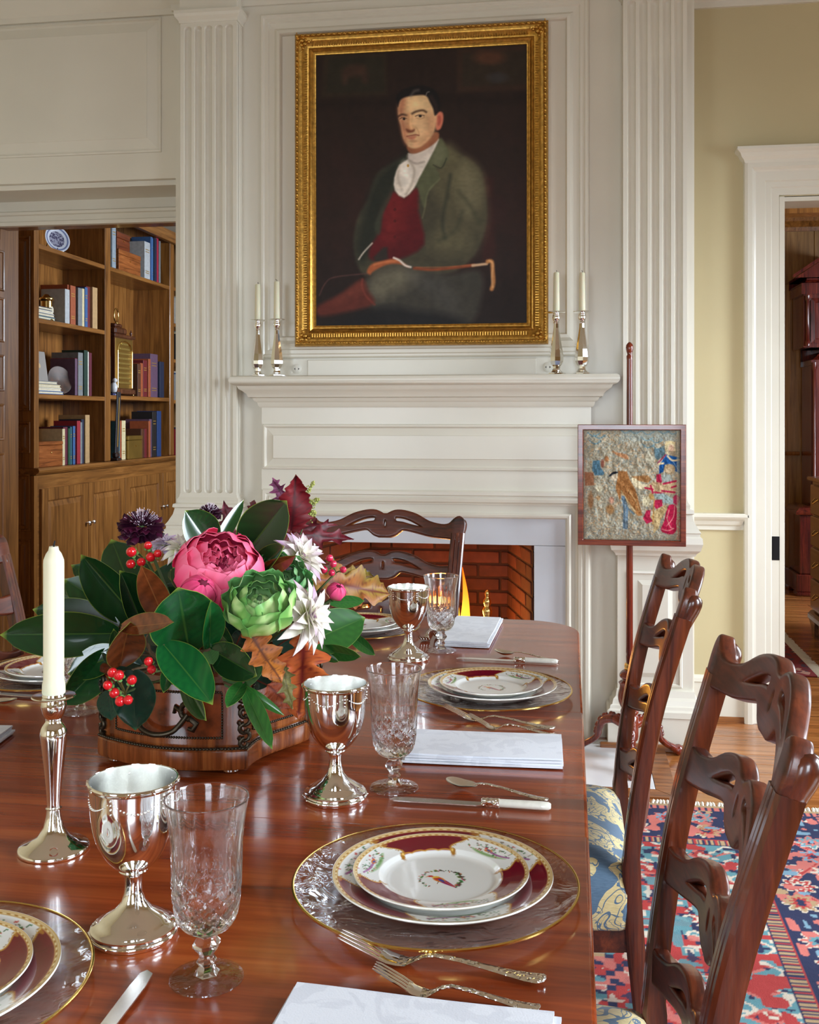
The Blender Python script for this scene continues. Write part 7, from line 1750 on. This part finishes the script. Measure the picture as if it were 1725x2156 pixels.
for a in (-90, 30, 150):
    dx, dy = math.cos(R(a)), math.sin(R(a)); leg = MB()
    pts = spline([(q, z) + (0,) for q, z in ((.020, .140), (.065, .155), (.110, .140), (.130, .105), (.135, .080), (.160, .055), (.195, .034), (.212, .022))], 5)
    rad = [.021, .022, .023, .023, .023, .022, .022, .021, .021, .020, .019, .018, .017, .016, .016, .015, .015, .014, .014, .014, .014, .014, .014, .014, .014, .014, .014, .014, .014, .015, .015, .016, .016, .016, .016, .016]
    leg.tube([(dx * p.x, dy * p.x, p.y) for p in pts], rad[:len(pts)], 10, flat=.9)
    lg = leg.build('cabriole_leg', PSW, ps, smooth=60)
    cm = MB()
    for i in range(13):
        q = i / 12; p = pts[2 + int(q * 18)]; cm.sphere((dx * (p.x + .012 * q), dy * (p.x + .012 * q), p.y + .018 * (1 - .5 * q)), .0085 + .002 * (i % 2), 7, 5)
    cm.build('carved_knee', PSW, lg, smooth=60)['kind'] = 'stuff'
    ft = MB().sphere((dx * .222, dy * .222, .021), .021, 12, 8)
    for q in (-.45, 0, .45):
        ex, ey = math.cos(R(a) + q), math.sin(R(a) + q); ft.tube([(dx * .195, dy * .195, .036), (dx * .205 + ex * .018, dy * .205 + ey * .018, .034), (dx * .21 + ex * .030, dy * .21 + ey * .030, .012)], [.008, .007, .004], 6)
    ft.build('claw_foot', PSW, lg, smooth=60)
def S(px, py): return at(px, py, 3.955)
c00, c10, c11, c01 = S(1217, 1149), S(1443, 1149), S(1443, 894), S(1217, 894)
sx0, sx1, sz0, sz1 = c00.x, c10.x, c00.z, c11.z; SY = 4.045
fr = MB().rings(sx0, sx1, sz0, sz1, [(0, -.012), (0, .012), (.002, .014), (.018, .014), (.0205, .011), (.021, -.012)], M=MY(SY), fill=False); fr.build('screen_frame', wood('frame_mahogany', L(66, 18, 8), L(118, 42, 18), L(150, 66, 30), 'x', 1.5, .22, .6), ps, smooth=30, world=True)
MB().box(sx0 + .003, sx1 - .003, SY + .008, SY + .013, sz0 + .003, sz1 - .003).build('back_board', PSW, ps, world=True)
MB().tube([(PX, PY - .011, .86), (PX, SY + .012, .86)], .006, 8).tube([(PX, PY - .011, 1.24), (PX, SY + .012, 1.24)], .006, 8).build('slide_clip', BRASS, ps, world=True)['kind'] = 'stuff'
# needlework (coordinates of a 1400 x 1560 sketch)
NXT, NZT = 210, 230
U, V = np.meshgrid(np.linspace(0, 1, NXT), np.linspace(1, 0, NZT)); Xs = 150 + U * 1390; Ys = 170 + V * 1565
p = Paint(Xs, Ys, (158, 152, 132)); nz = vnoise(Xs, Ys, .02, 21); nf = vnoise(Xs, Ys, .06, 22)
p.over(np.clip((nz - .35) * 1.6, 0, .8), (186, 180, 160)); p.over(np.clip((.42 - nf) * 2, 0, .4), (126, 118, 100)); p.over(np.clip((vnoise(Xs, Ys, .045, 23) - .62) * 3, 0, .55), (196, 160, 120))
p.over(np.clip((vnoise(Xs, Ys, .05, 24) - .68) * 3, 0, .5), (120, 136, 142))
for y0, x0 in ((190, 760), (200, 900), (215, 1080), (200, 1300), (300, 1060), (330, 1200), (400, 1080), (420, 1220), (240, 300), (270, 380), (350, 320), (205, 1430)): p.stroke([(x0 - 80, y0 - 30), (x0, y0 + 22), (x0 + 90, y0 - 20)], 16, (98, 136, 150), 12, .85)
p.over(np.clip((Ys < 330) * (Xs > 700) * .35, 0, 1), (156, 174, 174))
p.poly([(290, 610), (390, 600), (400, 700), (460, 780), (440, 815), (320, 820), (280, 740)], (70, 108, 130), 14, .9, 1)
p.poly([(1160, 440), (1320, 420), (1320, 520), (1220, 600), (1180, 560)], (84, 116, 130), 16, .85, 1)
p.poly([(170, 770), (300, 780), (310, 960), (180, 970)], (150, 92, 62), 16, .8, 1)
p.poly([(570, 470), (640, 490), (780, 520), (800, 590), (700, 560), (620, 520)], (186, 128, 86), 16, .85, 2)
p.poly([(660, 750), (780, 760), (820, 870), (900, 1010), (950, 1180), (1000, 1380), (940, 1390), (880, 1330), (780, 1180), (700, 1060), (680, 1180), (620, 1000)], (156, 104, 58), 14, .95, 1)
p.poly([(840, 830), (1080, 810), (1130, 870), (1080, 920), (900, 880)], (164, 114, 66), 16, .85, 1)
p.poly([(830, 850), (900, 850), (1000, 940), (1090, 930), (1040, 1010), (960, 1010), (880, 960)], (214, 200, 164), 16, .9, 1)
p.stroke([(700, 1040), (790, 1180), (900, 1330)], 20, (206, 186, 140), 14, .8); p.stroke([(800, 1020), (900, 1170), (960, 1320)], 10, (204, 178, 128), 10, .7)
p.poly([(700, 1100), (750, 1110), (800, 1290), (790, 1580), (720, 1570), (730, 1300)], (84, 108, 128), 12, .9, 1); p.stroke([(770, 1260), (880, 1360)], 22, (84, 112, 132), 12, .8, 1); p.stroke([(760, 1200), (770, 1560)], 8, (170, 174, 168), 10, .7, 1)
p.poly([(520, 830), (560, 780), (620, 760), (660, 775), (600, 800), (560, 830)], (34, 36, 44), 8, 1, 2); p.ell(600, 850, 48, 50, (212, 196, 170), .4, .9)
for x, y, w_, h_, c in ((490, 580, 30, 40, (178, 112, 66)), (560, 1170, 36, 50, (196, 140, 116)), (540, 1300, 60, 70, (154, 108, 62)), (370, 1140, 28, 36, (190, 150, 104)), (260, 1180, 40, 120, (150, 106, 70)), (1100, 560, 60, 70, (190, 184, 160)), (380, 1000, 46, 60, (206, 196, 166)), (1130, 1110, 40, 50, (196, 150, 80)), (1060, 1180, 60, 70, (210, 198, 160)), (430, 650, 24, 60, (140, 76, 62))): p.ell(x, y, w_, h_, c, .6, .8)
RS = (176, 34, 70)
p.poly([(1330, 330), (1440, 330), (1470, 400), (1470, 500), (1400, 540), (1340, 500), (1320, 400)], (214, 198, 158), 12, 1, 2); p.ell(1410, 430, 42, 50, (206, 170, 142), .4); p.poly([(1350, 460), (1470, 470), (1460, 540), (1400, 550)], (150, 132, 108), 16, .9, 1); p.stroke([(1335, 380), (1390, 340), (1455, 360)], 26, (220, 200, 150), 12)
p.poly([(1340, 520), (1540, 560), (1540, 790), (1450, 740), (1380, 650), (1320, 660), (1300, 760), (1240, 790), (1240, 680), (1310, 560)], (32, 84, 146), 12, 1, 1); p.stroke([(1360, 540), (1430, 600), (1530, 590)], 26, (220, 200, 160), 12, .95); p.stroke([(1440, 620), (1530, 760)], 12, (120, 160, 196), 10, .9, 1); p.stroke([(1330, 520), (1220, 640)], 20, (150, 56, 90), 12, .9, 1); p.stroke([(1230, 650), (1300, 640)], 26, (222, 196, 150), 10, .9, 1)
p.ell(1390, 720, 80, 70, (170, 146, 112), .3); p.ell(1380, 740, 40, 36, (206, 184, 150), .5); p.poly([(1280, 800), (1400, 800), (1410, 890), (1330, 920), (1270, 870)], (160, 170, 164), 14, .9, 1)
p.poly([(1200, 800), (1260, 790), (1280, 900), (1230, 970), (1200, 900)], RS, 12, .95, 1); p.poly([(1150, 900), (1300, 920), (1480, 890), (1490, 1000), (1460, 1070), (1200, 1060), (1040, 1000), (1080, 950)], (196, 168, 128), 14, .9, 1)
for s_ in (((1300, 930), (1480, 890)), ((1280, 1030), (1460, 1050)), ((1040, 990), (1150, 1010)), ((1120, 960), (1150, 1060)), ((1180, 1050), (1300, 1070)), ((1420, 980), (1480, 960))): p.stroke(list(s_), 26, RS, 12, .95, 1)
p.poly([(1150, 1080), (1300, 1060), (1460, 1160), (1440, 1220), (1300, 1200), (1180, 1120)], (150, 170, 168), 14, .95, 1)
p.poly([(1180, 1160), (1280, 1150), (1290, 1240), (1200, 1290), (1160, 1240)], RS, 12, .95, 1); p.poly([(1480, 1080), (1540, 1120), (1500, 1240), (1440, 1200), (1440, 1110)], (180, 44, 84), 12, .9, 1)
p.poly([(1380, 1230), (1470, 1230), (1500, 1340), (1480, 1480), (1490, 1560), (1440, 1640), (1330, 1630), (1260, 1580), (1310, 1460), (1340, 1320)], RS, 14, 1, 2); p.poly([(1060, 1310), (1120, 1300), (1110, 1400), (1150, 1460), (1060, 1500), (1010, 1420)], RS, 12, .95, 1)
p.poly([(1190, 1300), (1330, 1230), (1360, 1280), (1270, 1420), (1230, 1560), (1160, 1640), (1160, 1460), (1120, 1400)], (190, 164, 116), 14, .9, 1)
for s_ in (((1460, 1240), (1440, 1400), (1350, 1520)), ((1340, 1400), (1400, 1540), (1440, 1560)), ((1380, 1300), (1350, 1420)), ((1280, 1570), (1360, 1590), (1450, 1560))): p.stroke(list(s_), 12, (222, 160, 150), 10, .8)
p.stroke([(1170, 1150), (1160, 1300), (1150, 1500)], 16, (196, 140, 70), 10, .8); p.over((Xs > 1490) * .6, (200, 190, 160)); p.over((Xs > 1490) * (Ys > 1300) * (nf > .55) * .6, (196, 120, 100))
cols = s2l(np.clip(p.c * (.92 + .24 * vnoise(Xs, Ys, .11, 31))[..., None], 0, 255)).reshape(-1, 3)
edge = np.minimum(np.minimum(U, 1 - U) * 8, np.minimum(V, 1 - V) * 8); pad = np.clip(edge, 0, 1) ** .5
hgt = .0 + .008 * pad + .0042 * pad * (vnoise(Xs, Ys, .016, 41) + .7 * vnoise(Xs, Ys, .04, 42)) + .0014 * vnoise(Xs, Ys, .1, 43)
m = MB(); gx = sx0 + .020 + U * (sx1 - sx0 - .040); gz = sz0 + .020 + (1 - V) * (sz1 - sz0 - .040)
m.v = list(zip(gx.ravel().tolist(), (SY + .006 - hgt).ravel().tolist(), gz.ravel().tolist()))
m.f = [(j * NXT + i, j * NXT + i + 1, (j + 1) * NXT + i + 1, (j + 1) * NXT + i) for j in range(NZT - 1) for i in range(NXT - 1)]; m.mi = [0] * len(m.f)
m.build('needlework_panel', vcol('needlework', .9, bump=.6, bscale=500, spec=.1), ps, world=True, recalc=False, smooth=180, cols=cols)
